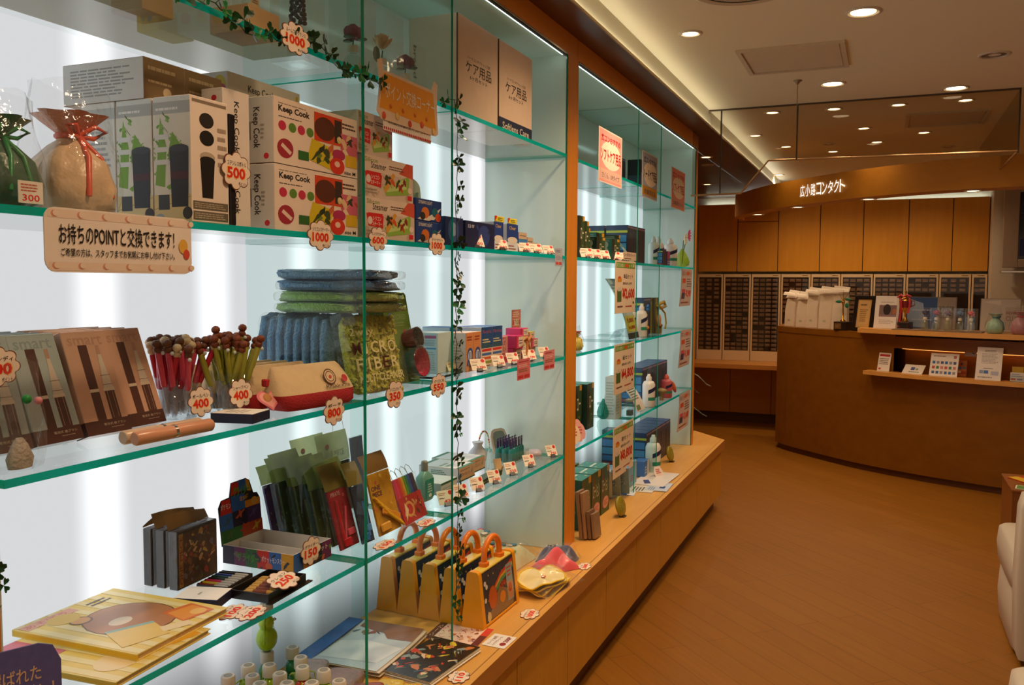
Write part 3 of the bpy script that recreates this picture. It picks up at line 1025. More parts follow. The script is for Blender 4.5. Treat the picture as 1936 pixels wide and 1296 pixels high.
# ---------------------------------------------------------------- top shelf of the nearer showcase
def room_fragrance(x, y, label, flowercol, h=.20, w=.075, flower='rose', wooden=False, rz=.0):
    z = S1
    t = thing('boxed_fragrance', label, 'room fragrance', (x, y, z), rz, 'boxed flower fragrances on the top shelf')
    b = MB()
    hb = .05 if wooden else .0
    if wooden:
        b.box(-w / 2, -w / 2, 0, w / 2, w / 2, hb, C('b99a6d', .6, var=.1), c=.001)
        b.build('carton_base', t)
    b = MB()
    b.box(-w / 2, -w / 2, hb + .0005, w / 2, w / 2, h, CLEARBOX)
    b.build('clear_case', t)
    b = MB()
    b.lathe([(.020, 0), (.024, .004), (.024, .042), (.018, .052), (.010, .056), (.010, .062)], clear('jar_%s' % label[:12], (.93, .95, .93), .9, .04, .03), 16, TR(0, 0, hb + .001))
    b.build('bottle', t)
    b = MB()
    b.lathe([(.0125, 0), (.0125, .014), (.010, .017)], C('d8cbb0', .5), 14, TR(0, 0, hb + .063))
    b.build('stopper', t)
    b = MB()
    b.box(.0245, -.013, hb + .008, .0250, .013, hb + .036, C('c9b58a', .6))
    b.deco(FX(.0252, -.013, hb + .008), .026, .028, [('l', .15, .2, .85, .8, 4, '6b5636')])
    b.build('bottle_label', t)
    b = MB()
    zz = hb + .08
    mat = C(flowercol, .7, var=.25, scale=80)
    b.tube([(0, 0, zz), (.002, .001, zz + .02)], .0016, C('4d5a2a', .6), 6)
    if flower == 'rose':
        for k in range(12):
            a = k * 2.4
            r = .0035 + k * .0014
            b.ball((r * .8 * math.cos(a), r * .8 * math.sin(a), zz + .038 - k * .0009), (.009 + k * .0006, .009 + k * .0006, .014), mat, 10)
        for k in range(3):
            a = k * 2.1 + .6
            b.ball((.022 * math.cos(a), .022 * math.sin(a), zz + .016), (.014, .010, .004), C('41522c', .6), 8)
    elif flower == 'spray':
        rnd = random.Random(4)
        for k in range(60):
            f = k / 60
            a = k * 2.4
            b.ball((.017 * (1 - f * .4) * math.cos(a), .017 * (1 - f * .4) * math.sin(a), zz + .012 + f * .085), .0055, mat, 6)
    else:
        for k in range(14):
            a = k * 2.4
            T = TR(0, 0, zz + .022) @ RO(a, 'Z') @ RO(R(-40 - 3 * k), 'Y')
            b.ball((.020, 0, 0), (.021, .009, .003), mat, 8, T)
        b.ball((-.004, -.018, zz + .008), (.006, .015, .020), C('4a5a34', .6), 8)
    b.build('flower', t)
    return t
CYA = D1
room_fragrance(-.155, 1.245, 'clear boxed fragrance bottle standing on a pale carton base above the brown boxes', '8a6b3a', wooden=True, flower='spray')
room_fragrance(-.075, 1.43, 'clear boxed fragrance with dark red flower on a carton base behind the 1000 card', '6e1f28', wooden=True, w=.095, h=.24)
room_fragrance(-.115, 1.655, 'clear boxed fragrance with a dark lavender spray in a round bottle', '2c2a35', flower='spray', h=.215, w=.085)
room_fragrance(-.075, 1.815, 'clear boxed fragrance with a deep pink rose beside the divider', '8e2a40', h=.185, w=.08)
room_fragrance(-.075, 1.945, 'clear boxed fragrance with a beige dried flower above the orange sign', 'c0a069', flower='dahlia', h=.18, w=.08)
t = room_fragrance(-.10, 2.105, 'clear boxed fragrance with a dark red rose next to the white cartons', '6a1d26', h=.15, w=.085)
b = MB()
b.text('brand', -.030, .060, -.014, .145, C('6c7f86', .5), FX(.043, 0, 0), -1)
b.build('box_lettering', t)
for k, (y, lb) in enumerate(((2.285, 'large white carton on the top shelf, nearer of two with black writing'), (2.575, 'large white carton on the top shelf, farther of two with black writing'))):
    carton('carton', lb, 'box', -.03, y, S1, .16, .28, .285, 'dfc6ae', group='white care product cartons', rough=.6,
           front=[('t', .22, .60, .78, .635, 'ハードコンタクトレンズ用', INK), ('t', .18, .46, .82, .58, 'ケア用品', '151515'), ('t', .28, .40, .72, .445, '6ヶ月セット', INK)] + ([('r', 0, 0, 1, .16, '1d2a4a'), ('t', .1, .04, .9, .12, 'Softlens Care', 'd8d2c4')] if k else []),
           side=[('r', .97, 0, 1, 1, '5f3d22')])
b = MB()
b.box(-.03, -.03, 0, .03, .03, .11, CLEARBOX)
b.box(-.018, -.018, .001, .018, .018, .045, C('b98a3e', .4))
b.build('clear_gift_box', None, (-.09, 2.90, S1), 0, 'small clear gift box with an amber bottle behind the last white carton', 'box')
# hanging signs on the top shelf
hang = [(1.795, 1.985), (1.85, 2.075)]
b = MB()
P = [(0, .012), (.012, .075), (.004, .13), (.022, .137), (.034, .112), (.27, .112), (.284, .138), (.302, .132), (.298, .07), (.306, .004), (.29, -.004), (.02, -.004)]
b.prism(P, -.0015, 0, C('f2d8bc', .45), FX(0, 0, 0))
b.prism([(.012, .022), (.03, .105), (.276, .104), (.292, .012)], 0, .0005, C('f7a61c', .4), FX(0, 0, 0))
b.text('ポイント交換コーナー', .036, .048, .284, .086, C('fff3df', .5), FX(0, 0, 0), 0, .0012)
for k in range(5):
    b.ball((.0012, .03 + .062 * k, .006 + (k % 2) * .008), (.0006, .009, .009), C(['e4572c', 'f6d27a', 'd9442a'][k % 3], .5), 10)
for k in range(4):
    b.ball((.0012, .06 + .06 * k, .032), (.0006, .006, .006), C('d86a10', .5), 8)
b.build('hanging_sign', None, (.006, 1.79, 1.872), R(0), 'orange sign with white lettering hanging from the top shelf', 'sign')
hang_sheet(.004, 1.822, 2.058, 1.845, 1.892, 'white strip with a red heart border hanging under the orange sign',
           [('t', .08, .38, .80, .62, '有効期限は最終購入日から', INK), ('t', .81, .38, .96, .62, '1年半！', 'a01c3c')] + [('e', (k + .5) / 26, yy, .014, .075, 'd3202c') for k in range(26) for yy in (.86, .12)])
flower_card((.024, 1.458, 1.962), .10, .064, '1000', 'ルームフレグランス', 'scalloped card reading 1000 on the top shelf edge among the clover', n=10)
garland([(.006, .90, 1.94), (.006, 1.20, 1.975), (.008, 1.33, 1.945), (.008, 1.42, 1.955), (.008, 1.56, 1.975), (.006, 1.62, 1.945), (.008, 1.72, 1.952), (.006, 1.80, 1.945)], 'clover garland strung along the edge of the top shelf', .02, .019, 3)
garland([(.006, 2.10, 1.955), (.010, 2.175, 1.985), (.012, 2.195, 1.93), (.010, 2.19, 1.70), (.012, 2.188, 1.45), (.011, 2.187, 1.20), (.012, 2.20, .90), (.012, 2.19, .72), (.010, 2.186, .55)], 'long clover garland hanging down the second divider to the worktop', .021, .019, 5, .004)
garland([(.010, .790, 1.12), (.010, .795, 1.06), (.010, .790, .98)], 'short clover garland on the brown post at the left edge', .014, .013, 8, .003)
# ---------------------------------------------------------------- third shelf (z = S2)
def gift_pouch(x, y, z, s, label, c1, c2, ribbon, cello=True, group=None):
    t = thing('gift_bag', label, 'gift bag', (x, y, z), 0, group)
    rnd = random.Random(int(y * 100))
    p1, p2 = rnd.random() * 6, rnd.random() * 6
    def wob(a, k):
        return .08 * math.sin(5 * a + p1 + k) + .05 * math.sin(9 * a + p2)
    b = MB()
    b.lathe([(.045 * s, 0), (.062 * s, .012 * s), (.066 * s, .045 * s), (.055 * s, .085 * s), (.030 * s, .112 * s), (.017 * s, .122 * s), (.017 * s, .128 * s)], C(c1, .35, var=.2, scale=25, bump=.5, bscale=30, sheen=.4), 28, None, wob=wob)
    b.build('pouch', t)
    b = MB()
    b.lathe([(.017 * s, .128 * s), (.034 * s, .145 * s), (.050 * s, .160 * s)], C(c2, .35, var=.2, bump=.4, sheen=.4), 28, None, cap=False, wob=lambda a, k: .16 * math.sin(6 * a + p1) * (k > 0))
    b.build('ruffle', t)
    b = MB()
    b.tube([(.019 * s * math.cos(a), .019 * s * math.sin(a), .126 * s) for a in [2 * PI * i / 14 for i in range(14)]], .005 * s, C(ribbon, .35), 8, closed=True)
    for sg in (-1, 1):
        b.tube([(.018 * s, 0, .126 * s), (.034 * s, sg * .018 * s, .142 * s), (.036 * s, sg * .036 * s, .136 * s), (.028 * s, sg * .02 * s, .124 * s), (.018 * s, 0, .126 * s)], .004 * s, C(ribbon, .35), 6)
        b.tube([(.02 * s, 0, .124 * s), (.052 * s, sg * .012 * s, .09 * s), (.062 * s, sg * .022 * s, .03 * s)], .0045 * s, C(ribbon, .35), 6)
    b.build('ribbon', t)
    if cello:
        bag_shell(.15 * s, .205 * s, .15 * s, BAG, seedn=int(y * 50)).build('cellophane', t)
    return t
gift_pouch(-.13, 1.06, S2, 1.05, 'gift pouch of peach organza tied with ribbon in a clear bag, beside the bottle boxes', 'e0bd96', 'd88a66', 'e05a3c')
gift_pouch(-.10, .905, S2, .85, 'green gift pouch in a clear bag at the left end of the shelf', '2f5a40', '4c7a54', '1d8a4a')
hang_sheet(-.03, .885, .925, 1.593, 1.625, 'small red and white tag leaning on the green gift pouch', [('l', .1, .5, .9, .9, 3, 'c96a5a'), ('t', .15, .1, .85, .4, '300', RED)], 'efe4d6', 'price tag', 'price_tag')
def brown_box(y, label, wide=.1):
    return carton('bottle_box', label, 'box', -.115, y, S2 + .2215, .20, wide, .075, '7d6647', group='brown fronted boxes lying on the bottle boxes', rough=.5, sidec='d9d8d4', topc='8a7350',
                  front=[('l', .1, .68, .8, .86, 1, 'b09a78'), ('l', .1, .40, .7, .52, 1, 'c2ad8a'), ('e', .55, .25, .1, .13, 'c9b595')], side=[('l', .1, .15, .9, .85, 9, '9a9a98')])
brown_box(1.205, 'brown and white box lying on top of the bottle boxes, nearer one')
brown_box(1.306, 'brown and white box lying on top of the bottle boxes, farther one')
LEAF = '7fb13a'
bot_front = [('r', .05, .95, .95, .975, '8a7a66'), ('e', .42, .82, .19, .062, '2a2522'), ('e', .42, .68, .19, .062, '1e1b1a'), ('p', [(.28, .20), (.56, .20), (.62, .50), (.24, .50)], '191716'), ('e', .43, .53, .2, .04, 'b9a894'), ('e', .43, .50, .2, .035, '191716'), ('r', .04, .105, .96, .17, '6d6252'), ('r', .04, .02, .96, .09, '6d6252'), ('l', .70, .45, .95, .80, 5, 'b09a86'), ('l', .08, .03, .9, .08, 3, 'b7a991'), ('l', .08, .115, .9, .16, 3, 'b7a991')]
bot_side = [('r', 0, 0, 1, .86, 'e9e6d6'), ('r', 0, .86, 1, .955, 'b7bab6'), ('l', .08, .88, .8, .92, 1, 'f2f2ee'), ('p', [(.04, .30), (.20, .84), (.36, .60), (.30, .28)], LEAF), ('p', [(.40, .55), (.52, .72), (.72, .62), (.66, .50)], LEAF), ('b', .02, .26, .5, .86, 26, LEAF, '6fa032', '8fbe4c'), ('b', .42, .48, .9, .68, 14, LEAF, '6f9c30'), ('r', .04, .66, .42, .70, 'e4e6e2'), ('r', .04, .56, .42, .60, 'e4e6e2'), ('r', .04, .46, .42, .50, 'e4e6e2'), ('r', 0, 0, 1, .22, 'e6cf94'), ('p', [(.0, .10), (1, .20), (1, .205), (0, .107)], 'b99c5c'), ('r', .12, .10, .42, .22, '3e4144'), ('p', [(.48, .12), (.92, .12), (.95, .58), (.44, .58)], '2b2d33'), ('e', .695, .585, .255, .03, '3d4048'), ('r', .47, .34, .93, .40, '4a2326'), ('e', .16, .04, .12, .03, 'a9b3b4'), ('e', .9, .07, .13, .05, '3a332d')]
def tall_box(x, y, label, w=.096):
    return carton('bottle_box', label, 'box', x, y, S2 + .001, .085, w, .221, 'efe0d2', group='stainless bottle boxes', rough=.4, front=bot_front, side=bot_side, sidec='dfe3df')
tall_box(-.012, 1.206, 'tall white bottle box showing a black bottle, front one with the parts pictured')
tall_box(-.100, 1.206, 'tall bottle box standing right behind the front bottle box')
carton('bottle_box', 'white backed bottle box standing behind the gift pouch in the clear bag', 'box', -.188, 1.206, S2 + .001, .085, .096, .221, 'e9e6e0', group='stainless bottle boxes', side=[('l', .1, .05, .9, .78, 16, 'a9adb0'), ('r', .0, .86, 1, .95, 'bfc3c0')])
tall_box(-.188, 1.306, 'tall bottle box at the back of the second row, mostly hidden')
b = MB()
b.box(-.05, -.008, 0, .05, .008, .205, C('17171c', .35), c=.002)
b.build('dark_box', None, (-.062, 1.314, S2 + .001), 0, 'narrow black box edge between the bottle boxes and the white boxes', 'box')
flower_card((-.009, 1.318, 1.688), .082, .072, '500', 'ステンレスボトル', 'scalloped card reading 500 between the bottle box and the white boxes', lean=0)
def food(u0, v0, u1, v1, base):
    return [('r', u0, v0, u1, v1, base), ('b', u0 + .02, v0 + .05, u1 - .02, v1 - .06, 12, '2f3a22', 'c9a06a', '7f9a34', 'e2b98a', '8a3b22')]
kc_front = [('r', 0, .0, 1, 1, 'efdccb'), ('l', .05, .90, .45, .93, 1, '8a7a5e'), ('T', .05, .76, .40, .89, 'Keep Cook', '1c1a18'), ('l', .05, .70, .38, .73, 1, INK),
            ('e', .09, .58, .042, .075, 'c8304e'), ('e', .20, .58, .042, .075, '5f8a35'), ('e', .30, .58, .042, .075, 'c8304e'), ('e', .40, .58, .042, .075, '5f8a35'),
            ('e', .12, .24, .088, .15, 'a52a3c'), ('p', [(.07, .27), (.17, .15), (.19, .20), (.09, .32)], 'e8cdbd'),
            ('r', .45, .48, .80, .94, 'd8451c'), ('e', .58, .70, .13, .19, '5c2a16'), ('r', .70, .52, .79, .9, '3a2a1c'), ('e', .76, .58, .03, .06, 'd8c27a'), ('l', .80, .78, .98, .90, 2, '5a3a2a'),
            ('r', .78, .30, 1, .70, 'cf6478'), ('b', .79, .36, .99, .66, 10, 'e6c193', 'b8452a', '3a3a22', 'e8d9b0'),
            ('p', [(.36, .16), (.74, .02), (.80, .36), (.42, .50)], 'd8bf1c'), ('b', .42, .14, .76, .40, 16, '3c4a26', 'e7c9a0', '6d8a2c', 'c9683a', '26301c'),
            ('e', .75, .33, .085, .09, 'b42a5c'), ('e', .73, .14, .095, .14, 'd8341c'), ('r', .84, .16, .99, .36, 'd8b01c'), ('r', .26, .12, .38, .26, '2f6a2c'), ('e', .73, .17, .035, .05, 'f0c8b4'),
            ('t', .82, .03, .97, .09, 'size M', INK)]
kc_side = [('t', .36, .22, .60, .84, 'Keep Cook', -1, '1c1a18'), ('l', .30, .2, .34, .8, 1, '8c8a86'), ('e', .78, .10, .075, .045, 'd42a3c'), ('t', .05, .04, .22, .30, 'size M', -1, INK), ('l', .62, .35, .74, .6, 4, 'a6a29a')]
def kc(x, y, z, label, w=.298, front=kc_front, d=.085):
    return carton('steamer_box', label, 'box', x, y, z, d, w, .131, 'f0e2d4', group='white cooking steamer boxes', front=front, side=kc_side, rough=.45, sidec='d8d6d0', topc='e8e2d8')
zz = S2 + .001
for r in range(2):
    up = ('lower', 'upper')[r]
    zr = zz + .133 * r
    kc(-.012, 1.434, zr, up + ' front box of the white steamer boxes, with the food pictures')
    kc(-.100, 1.434, zr, up + ' box standing directly behind the front steamer box')
    kc(-.188, 1.434, zr, up + ' steamer box third back from the front')
carton('steamer_box', 'steamer box standing on end with a red dot, beside the black box edge', 'box', -.05, 1.333, zz, .052, .075, .262, 'f0e4d8', group='white cooking steamer boxes', side=[('t', .3, .1, .6, .42, 'Keep Cook', -1, '1c1a18'), ('t', .3, .55, .6, .9, 'Keep Cook', -1, '1c1a18'), ('e', .6, .93, .12, .02, 'd42a3c')], front=[('t', .35, .1, .6, .45, 'Keep Cook', -1, '1c1a18'), ('t', .35, .55, .6, .92, 'Keep Cook', -1, '1c1a18'), ('e', .75, .5, .08, .02, 'd42a3c')])
carton('steamer_box', 'steamer box lying on top of the stack, seen with coloured lids pictured on its end', 'box', -.130, 1.44, zz + .268, .13, .24, .055, 'e6dccb', group='white cooking steamer boxes', sidec='d5d6d2',
       front=[('t', .26, .35, .62, .7, 'Keep Cook', '1c1a18'), ('e', .95, .75, .02, .1, 'd8c21c')], side=[('e', .18, .5, .15, .38, 'c9c6c0'), ('e', .18, .5, .10, .22, 'cf5a94'), ('e', .50, .5, .15, .38, 'c9c6c0'), ('e', .50, .5, .11, .25, 'c8b43a'), ('e', .5, .4, .07, .15, 'd8542c'), ('e', .84, .5, .13, .38, 'd8c632'), ('e', .84, .38, .12, .2, 'd04a70')])
carton('steamer_box', 'small yellow topped box behind the brown boxes', 'box', -.27, 1.40, zz + .268, .06, .10, .055, 'e8c53a', sidec='e8c53a', side=[('e', .3, .4, .12, .25, '6aa84a'), ('e', .6, .5, .1, .2, '4a9ac0'), ('e', .8, .4, .1, .2, 'e8e0b0')])
ss_front = [('r', 0, 0, 1, 1, 'd9c3b0'), ('p', [(.45, .62), (1, .72), (1, 1), (.75, .98)], 'c9442c'), ('r', .0, .62, 1, 1, 'e9d3c0'), ('p', [(.7, .70), (1, .62), (1, 1), (.86, 1)], 'd8573c'), ('b', .0, .05, .98, .5, 14, 'cbb09c', 'c4ab98'),
            ('t', .04, .84, .28, .95, 'Silicon', '7f9a2c'), ('t', .15, .70, .44, .86, 'Steamer', '26221e'), ('l', .5, .74, .84, .86, 2, '6a4a3a'),
            ('p', [(.03, .60), (.36, .57), (.34, .26), (.07, .30)], 'd81f1c'), ('r', .06, .56, .34, .62, 'd81f1c'), ('e', .10, .43, .045, .1, 'f1d8d0'), ('t', .15, .44, .31, .54, 'シリコン', 'fff'[:0] or 'fff4ea'), ('t', .14, .31, .32, .41, 'スチーマー', 'fff4ea'),
            ('p', [(.38, .30), (.44, .08), (.90, .20), (.92, .62), (.88, .66)], '93bd4a'), ('p', [(.40, .34), (.46, .18), (.86, .34), (.84, .60)], 'c9de8a'), ('b', .44, .28, .84, .55, 13, 'd8571c', '3a3f1e', 'e2a03a', '8a2c1c', 'c9421c'),
            ('e', .93, .32, .045, .08, 'eed8c8'), ('r', .88, .06, .97, .18, 'd81f2c'), ('l', .03, .08, .3, .22, 2, 'ab9884')]
for k, lb in enumerate(('bottom box in the stack of three pale steamer boxes', 'middle box in the stack of three pale steamer boxes', 'top box in the stack of three pale steamer boxes, pushed nearer')):
    y = 1.765 if k < 2 else 1.750
    carton('steamer_box', lb, 'box', -.014 - .004 * k, y, zz + .0985 * k, .09, .236 if k < 2 else .155, .0975, 'd9c9b8', group='pale boxes picturing a green steamer', front=ss_front, side=[('l', .2, .3, .8, .7, 4, '9a8c7c')])
# arched display and torch boxes
b = MB()
P = [(0, 0), (.155, 0), (.125, .150)] + [(.065 + .06 * math.cos(a), .150 + .028 * math.sin(a)) for a in [R(10 * i) for i in range(0, 19)]] + [(.0, .14)]
b.prism(P, -.004, 0, C('b7c9b4', .5), FX(0, 0, 0))
b.text('うるおい感', .012, .118, .115, .143, C('5f8f7c', .5), FX(0, 0, 0), 0, .0006)
b.deco(FX(0, .012, .03), .11, .08, [('l', 0, 0, 1, 1, 7, '8fae9a')])
b.build('display_card', None, (-.075, 2.018, zz), 0, 'arched pale green display card standing behind the two blue torch boxes', 'display card')
for k, lb in enumerate(('lower of two dark blue boxes picturing an orange torch', 'upper of two dark blue boxes picturing an orange torch')):
    carton('torch_box', lb, 'box', -.014, 2.010, zz + .0585 * k, .055, .143, .0575, '1d3f86', group='blue torch boxes', front=[('t', .10, .76, .62, .92, 'DYNAMO LIGHT', 'e8e2d6'), ('p', [(.3, .05), (.98, .70), (.7, .1)], 'e3d9cc'), ('p', [(.05, .06), (.5, .02), (.7, .2), (.3, .3)], 'e3d9cc'), ('e', .35, .38, .15, .26, 'd8742a'), ('e', .25, .22, .10, .18, '2c2a28'), ('e', .72, .44, .12, .22, '14697a'), ('e', .85, .22, .11, .19, 'd84a1c')], side=[('l', .2, .3, .8, .7, 4, 'a8b4d0')])
flower_card((.005, 1.562, 1.581), .096, .066, '1000', 'シリコンスチーマー', 'scalloped card reading 1000 under the white steamer boxes')
flower_card((.005, 1.792, 1.585), .086, .058, '600', 'レンジでスチーム', 'scalloped card reading 600 under the pale steamer boxes', ph=.8)
flower_card((.005, 2.088, 1.585), .098, .062, '1000', 'ダイナモライト', 'scalloped card reading 1000 under the blue torch boxes', ph=1.3)
hang_sheet(.007, .895, 1.183, 1.494, 1.588, 'large rounded pink bordered sign with black lettering hanging under the gift pouches',
           [('r', .02, .03, .98, .16, 'eed9c8'), ('r', .02, .84, .98, .97, 'eed9c8')] +
           [('e', .06 + .155 * k, yy, .022, .055, 'dd9a80') for k in range(7) for yy in (.90, .10)] + [('e', .068 + .155 * k, yy + .01, .019, .05, 'f0dcca') for k in range(7) for yy in (.90, .10)] +
           [('t', .08, .44, .86, .76, 'お持ちのPOINTと交換できます！', '1a1716'), ('t', .09, .25, .86, .38, 'ご希望の方は、スタッフまでお気軽にお申し付け下さい。', '1a1716'), ('e', .93, .5, .035, .13, 'e8b44a'), ('e', .955, .36, .025, .09, 'd8503c')], 'f2e6da', r=.018, th=.002)
# far bay of the third shelf
carton('lens_box', 'dark blue box with a glowing sphere picture at the divider', 'box', -.03, 2.205, zz, .07, .115, .083, '1c2a5c', side=[('l', .2, .3, .7, .7, 3, '6a7aa8')], front=[('e', .45, .55, .3, .42, '35508f'), ('e', .45, .58, .16, .24, '8fa6cf')], group='dark blue lens boxes')
carton('lens_box', 'dark blue box with white characters beside the sphere box', 'box', -.03, 2.335, zz, .07, .21, .080, '1b2550', front=[('t', .08, .74, .3, .88, '日本', 'c8cde0'), ('e', .62, .5, .2, .4, '2d4488'), ('b', .3, .1, .95, .9, 8, '2f4a96', '18204a')], side=[('l', .2, .3, .7, .7, 3, '6a7aa8')], group='dark blue lens boxes')
for k in range(2):
    carton('lens_box', ('first', 'second')[k] + ' tall box with white side and blue front beside the dark boxes', 'box', -.04, 2.56 + .105 * k, zz, .09, .075 + .02 * k, .092, 'dfe6ee', group='white and blue tall lens boxes', sidec='dfe7ee', side=[('l', .2, .2, .8, .9, 6, 'b9c4d0')],
           front=[('r', 0, .35, 1, 1, '1c3f8e'), ('e', .5, .42, .45, .12, 'e8ddd0'), ('t', .2, .8, .8, .92, 'Clear', 'd8b04a'), ('l', .15, .06, .8, .26, 2, '9a5a4a')])
    carton('coupon', 'small yellow promotion tag on the ' + ('first', 'second')[k] + ' white and blue box', 'tag', -.038, 2.565 + .105 * k, zz + .0925, .003, .075, .018, 'e8d83a', group='yellow promotion tags', front=[('p', [(0, 0), (.25, 1), (0, 1)], 'd8321c'), ('l', .3, .2, .95, .8, 2, '4a5a20')])
hang_sheet(-.12, 2.885, 2.985, 1.605, 1.668, 'pale green printed notice standing behind the light blue boxes', [('l', .08, .5, .92, .9, 4, '3f6a3c'), ('r', .6, .1, .95, .4, 'b58a6a'), ('l', .08, .1, .5, .4, 2, '5a6a5a')], 'd5e3d2', 'notice', 'notice_card')
k = 0
for (yy, n, hh, cw) in ((2.79, 3, .024, .075), (2.90, 2, .030, .055), (2.985, 1, .045, .055)):
    for j in range(n):
        carton('lens_box', 'small light blue and tan box, ' + ('bottom', 'second', 'top')[j] + ' of the ' + ('first', 'second', 'last')[k] + ' low stack', 'box', -.05 - .012 * k, yy, zz + hh * j, .06, cw, hh - .001, '3f86d0', sidec='4a92dd', group='small light blue lens boxes',
               front=[('r', .0, .0, 1, 1, 'cdb59a' if (j + k) % 2 == 0 or j == n - 1 else '3f86d0'), ('l', .12, .35, .88, .65, 1, '6a5a4a')])
    k += 1
for y, n_, num in ((2.405, 0, '1,050'), (2.60, 1, '840'), (2.80, 2, '735'), (2.90, 3, '1,280'), (3.035, 4, '525')):
    clip_card(-.026, y, zz, 'clip-on price tag on the third shelf, ' + ordn[n_] + ' from the divider', num, -32, .062 if n_ in (0, 3) else .050, .045 if n_ == 0 else .034)
hang_sheet(.004, 3.008, 3.082, 1.545, 1.612, 'small grey blue card hanging from the third shelf near the post', [('l', .1, .75, .9, .92, 2, '6f7ba0'), ('l', .1, .35, .9, .6, 3, '8c93b0'), ('r', .06, .1, .46, .24, 'd8504a'), ('r', .54, .1, .94, .24, 'd8504a')], 'b9bdcc', r=.004)
# ---------------------------------------------------------------- second shelf of the nearer showcase (z = S3)
def loft(b, rings, mat, n=28, cap=True, T=None):
    """rings: (cx, cy, z, half x, half y, squareness)"""
    vs = []
    for cx, cy_, z, a, c, e in rings:
        for i in range(n):
            w = 2 * PI * i / n
            cw, sw = math.cos(w), math.sin(w)
            vs.append((cx + a * math.copysign(abs(cw) ** e, cw), cy_ + c * math.copysign(abs(sw) ** e, sw), z))
    m = len(rings)
    fs = [(k * n + i, k * n + (i + 1) % n, (k + 1) * n + (i + 1) % n, (k + 1) * n + i) for k in range(m - 1) for i in range(n)]
    b.add(vs, fs, mat, T, True)
    if cap:
        b.add(vs[:n], [tuple(reversed(range(n)))], mat, T)
        b.add(vs[-n:], [tuple(range(n))], mat, T)
    return b
z3 = S3 + .0005
def brush_front(base):
    return [('t', .10, .86, .88, .95, 'smart', {'a9b4b4': '8f9c9c', 'cfa28a': 'b98a72'}.get(base, 'b98a72')), ('r', 0, 0, 1, .13, '4a2418'), ('r', .30, .13, .50, .86, '4f271b'), ('r', .62, .13, .84, .40, '4f271b'),
            ('r', .30, .40, .50, .43, 'd9c4ae'), ('r', .60, .40, .86, .43, 'd9c4ae'), ('p', [(.62, .43), (.84, .43), (.78, .68), (.76, .80), (.70, .80), (.68, .68)], 'd0bfae'), ('r', .69, .76, .77, .85, 'b98c78'), ('r', .62, .46, .84, .465, '6a5648'), ('r', .62, .55, .84, .557, '8a7464'), ('r', .665, .14, .675, .40, 'a98a78'), ('r', .785, .14, .795, .40, 'a98a78'),
            ('t', .40, .075, .9, .10, '電池式 歯ブラシ', 'b9a08c'), ('l', .55, .045, .9, .06, 1, '9a8270')]
for k, (y, colr, lb) in enumerate(((.880, 'a9b4b4', 'pale blue toothbrush box at the left end, behind the clear bag'), (.977, 'a9b4b4', 'pale blue toothbrush box, second in the leaning front row'),
                                    (1.078, 'cfa28a', 'pink toothbrush box, third in the leaning front row'), (1.174, 'cfa28a', 'pink toothbrush box, fourth and last in the leaning front row'))):
    for r in range(4):
        w, h, d = .092, .188, .030
        o = carton('toothbrush_box', lb if r == 0 else '%s toothbrush box, %s behind the %s front box' % ('blue' if k < 2 else 'pink', ('', 'first', 'second', 'third')[r], ordn[k]), 'box', 0, 0, 0, d, w, h, colr if k < 2 else 'cfa28a', group='leaning toothbrush boxes', rough=.25,
                   front=brush_front(colr) if r == 0 else (), topc='dfe0dd', side=[('r', 0, 0, 1, .13, '4a2418')])
        a = R(-20 if k else -18)
        # rests on its back lower edge
        o.rotation_euler = (0, a, R(2 if k % 2 else -1))
        bx_ = -d / 2
        o.location = (-.155 - .034 * r - bx_ * math.cos(a) - (.012 if k == 3 else 0), y + w / 2, z3 + bx_ * math.sin(a) + .0003)
for k, (dx, lb) in enumerate(((0, 'pink travel toothbrush tube lying at the front edge of the shelf'), (-.026, 'cream pink toothbrush tube lying behind the front tube'))):
    t = thing('toothbrush_tube', lb, 'toothbrush tube', (-.032 + dx, 1.085 + .0 * k, z3 + .0125), R(-3), 'toothbrush tubes')
    MB().lathe([(.010, 0), (.012, .002), (.012, .080)], C('d99a78' if k == 0 else 'd8b89c', .3), 18, RO(R(-90), 'X')).build('tube', t)
    MB().lathe([(.0122, .080), (.0122, .086)], CHROME, 18, RO(R(-90), 'X')).build('ring', t)
    MB().lathe([(.012, .086), (.012, .168), (.010, .171)], C('d99a78' if k == 0 else 'd8b89c', .3), 18, RO(R(-90), 'X')).build('cap', t)
# clear bag at the far left
t = thing('bagged_toy', 'clear bag with a small brown toy at the left end of the second shelf', 'bagged toy', (-.045, .885, z3), R(10))
bag_shell(.085, .16, .06, BAG, seedn=3).build('cellophane', t)
b = MB(); loft(b, [(0, 0, .002, .012, .020, 1), (0, 0, .016, .014, .022, .9), (0, 0, .036, .009, .013, 1), (0, 0, .046, .004, .005, 1)], C('b0a498', .6, bump=.5))
b.build('toy', t)
b = MB(); b.ball((.024, -.01, .105), .007, '1d8a3c', 10); b.ball((.024, .012, .10), .006, 'd88a94', 10); b.build('bead', t)
flower_card((-.035, .848, 1.36), .070, .058, '500', 'キャンディ', 'scalloped card on the clear bag at the left end, cut by the picture edge')
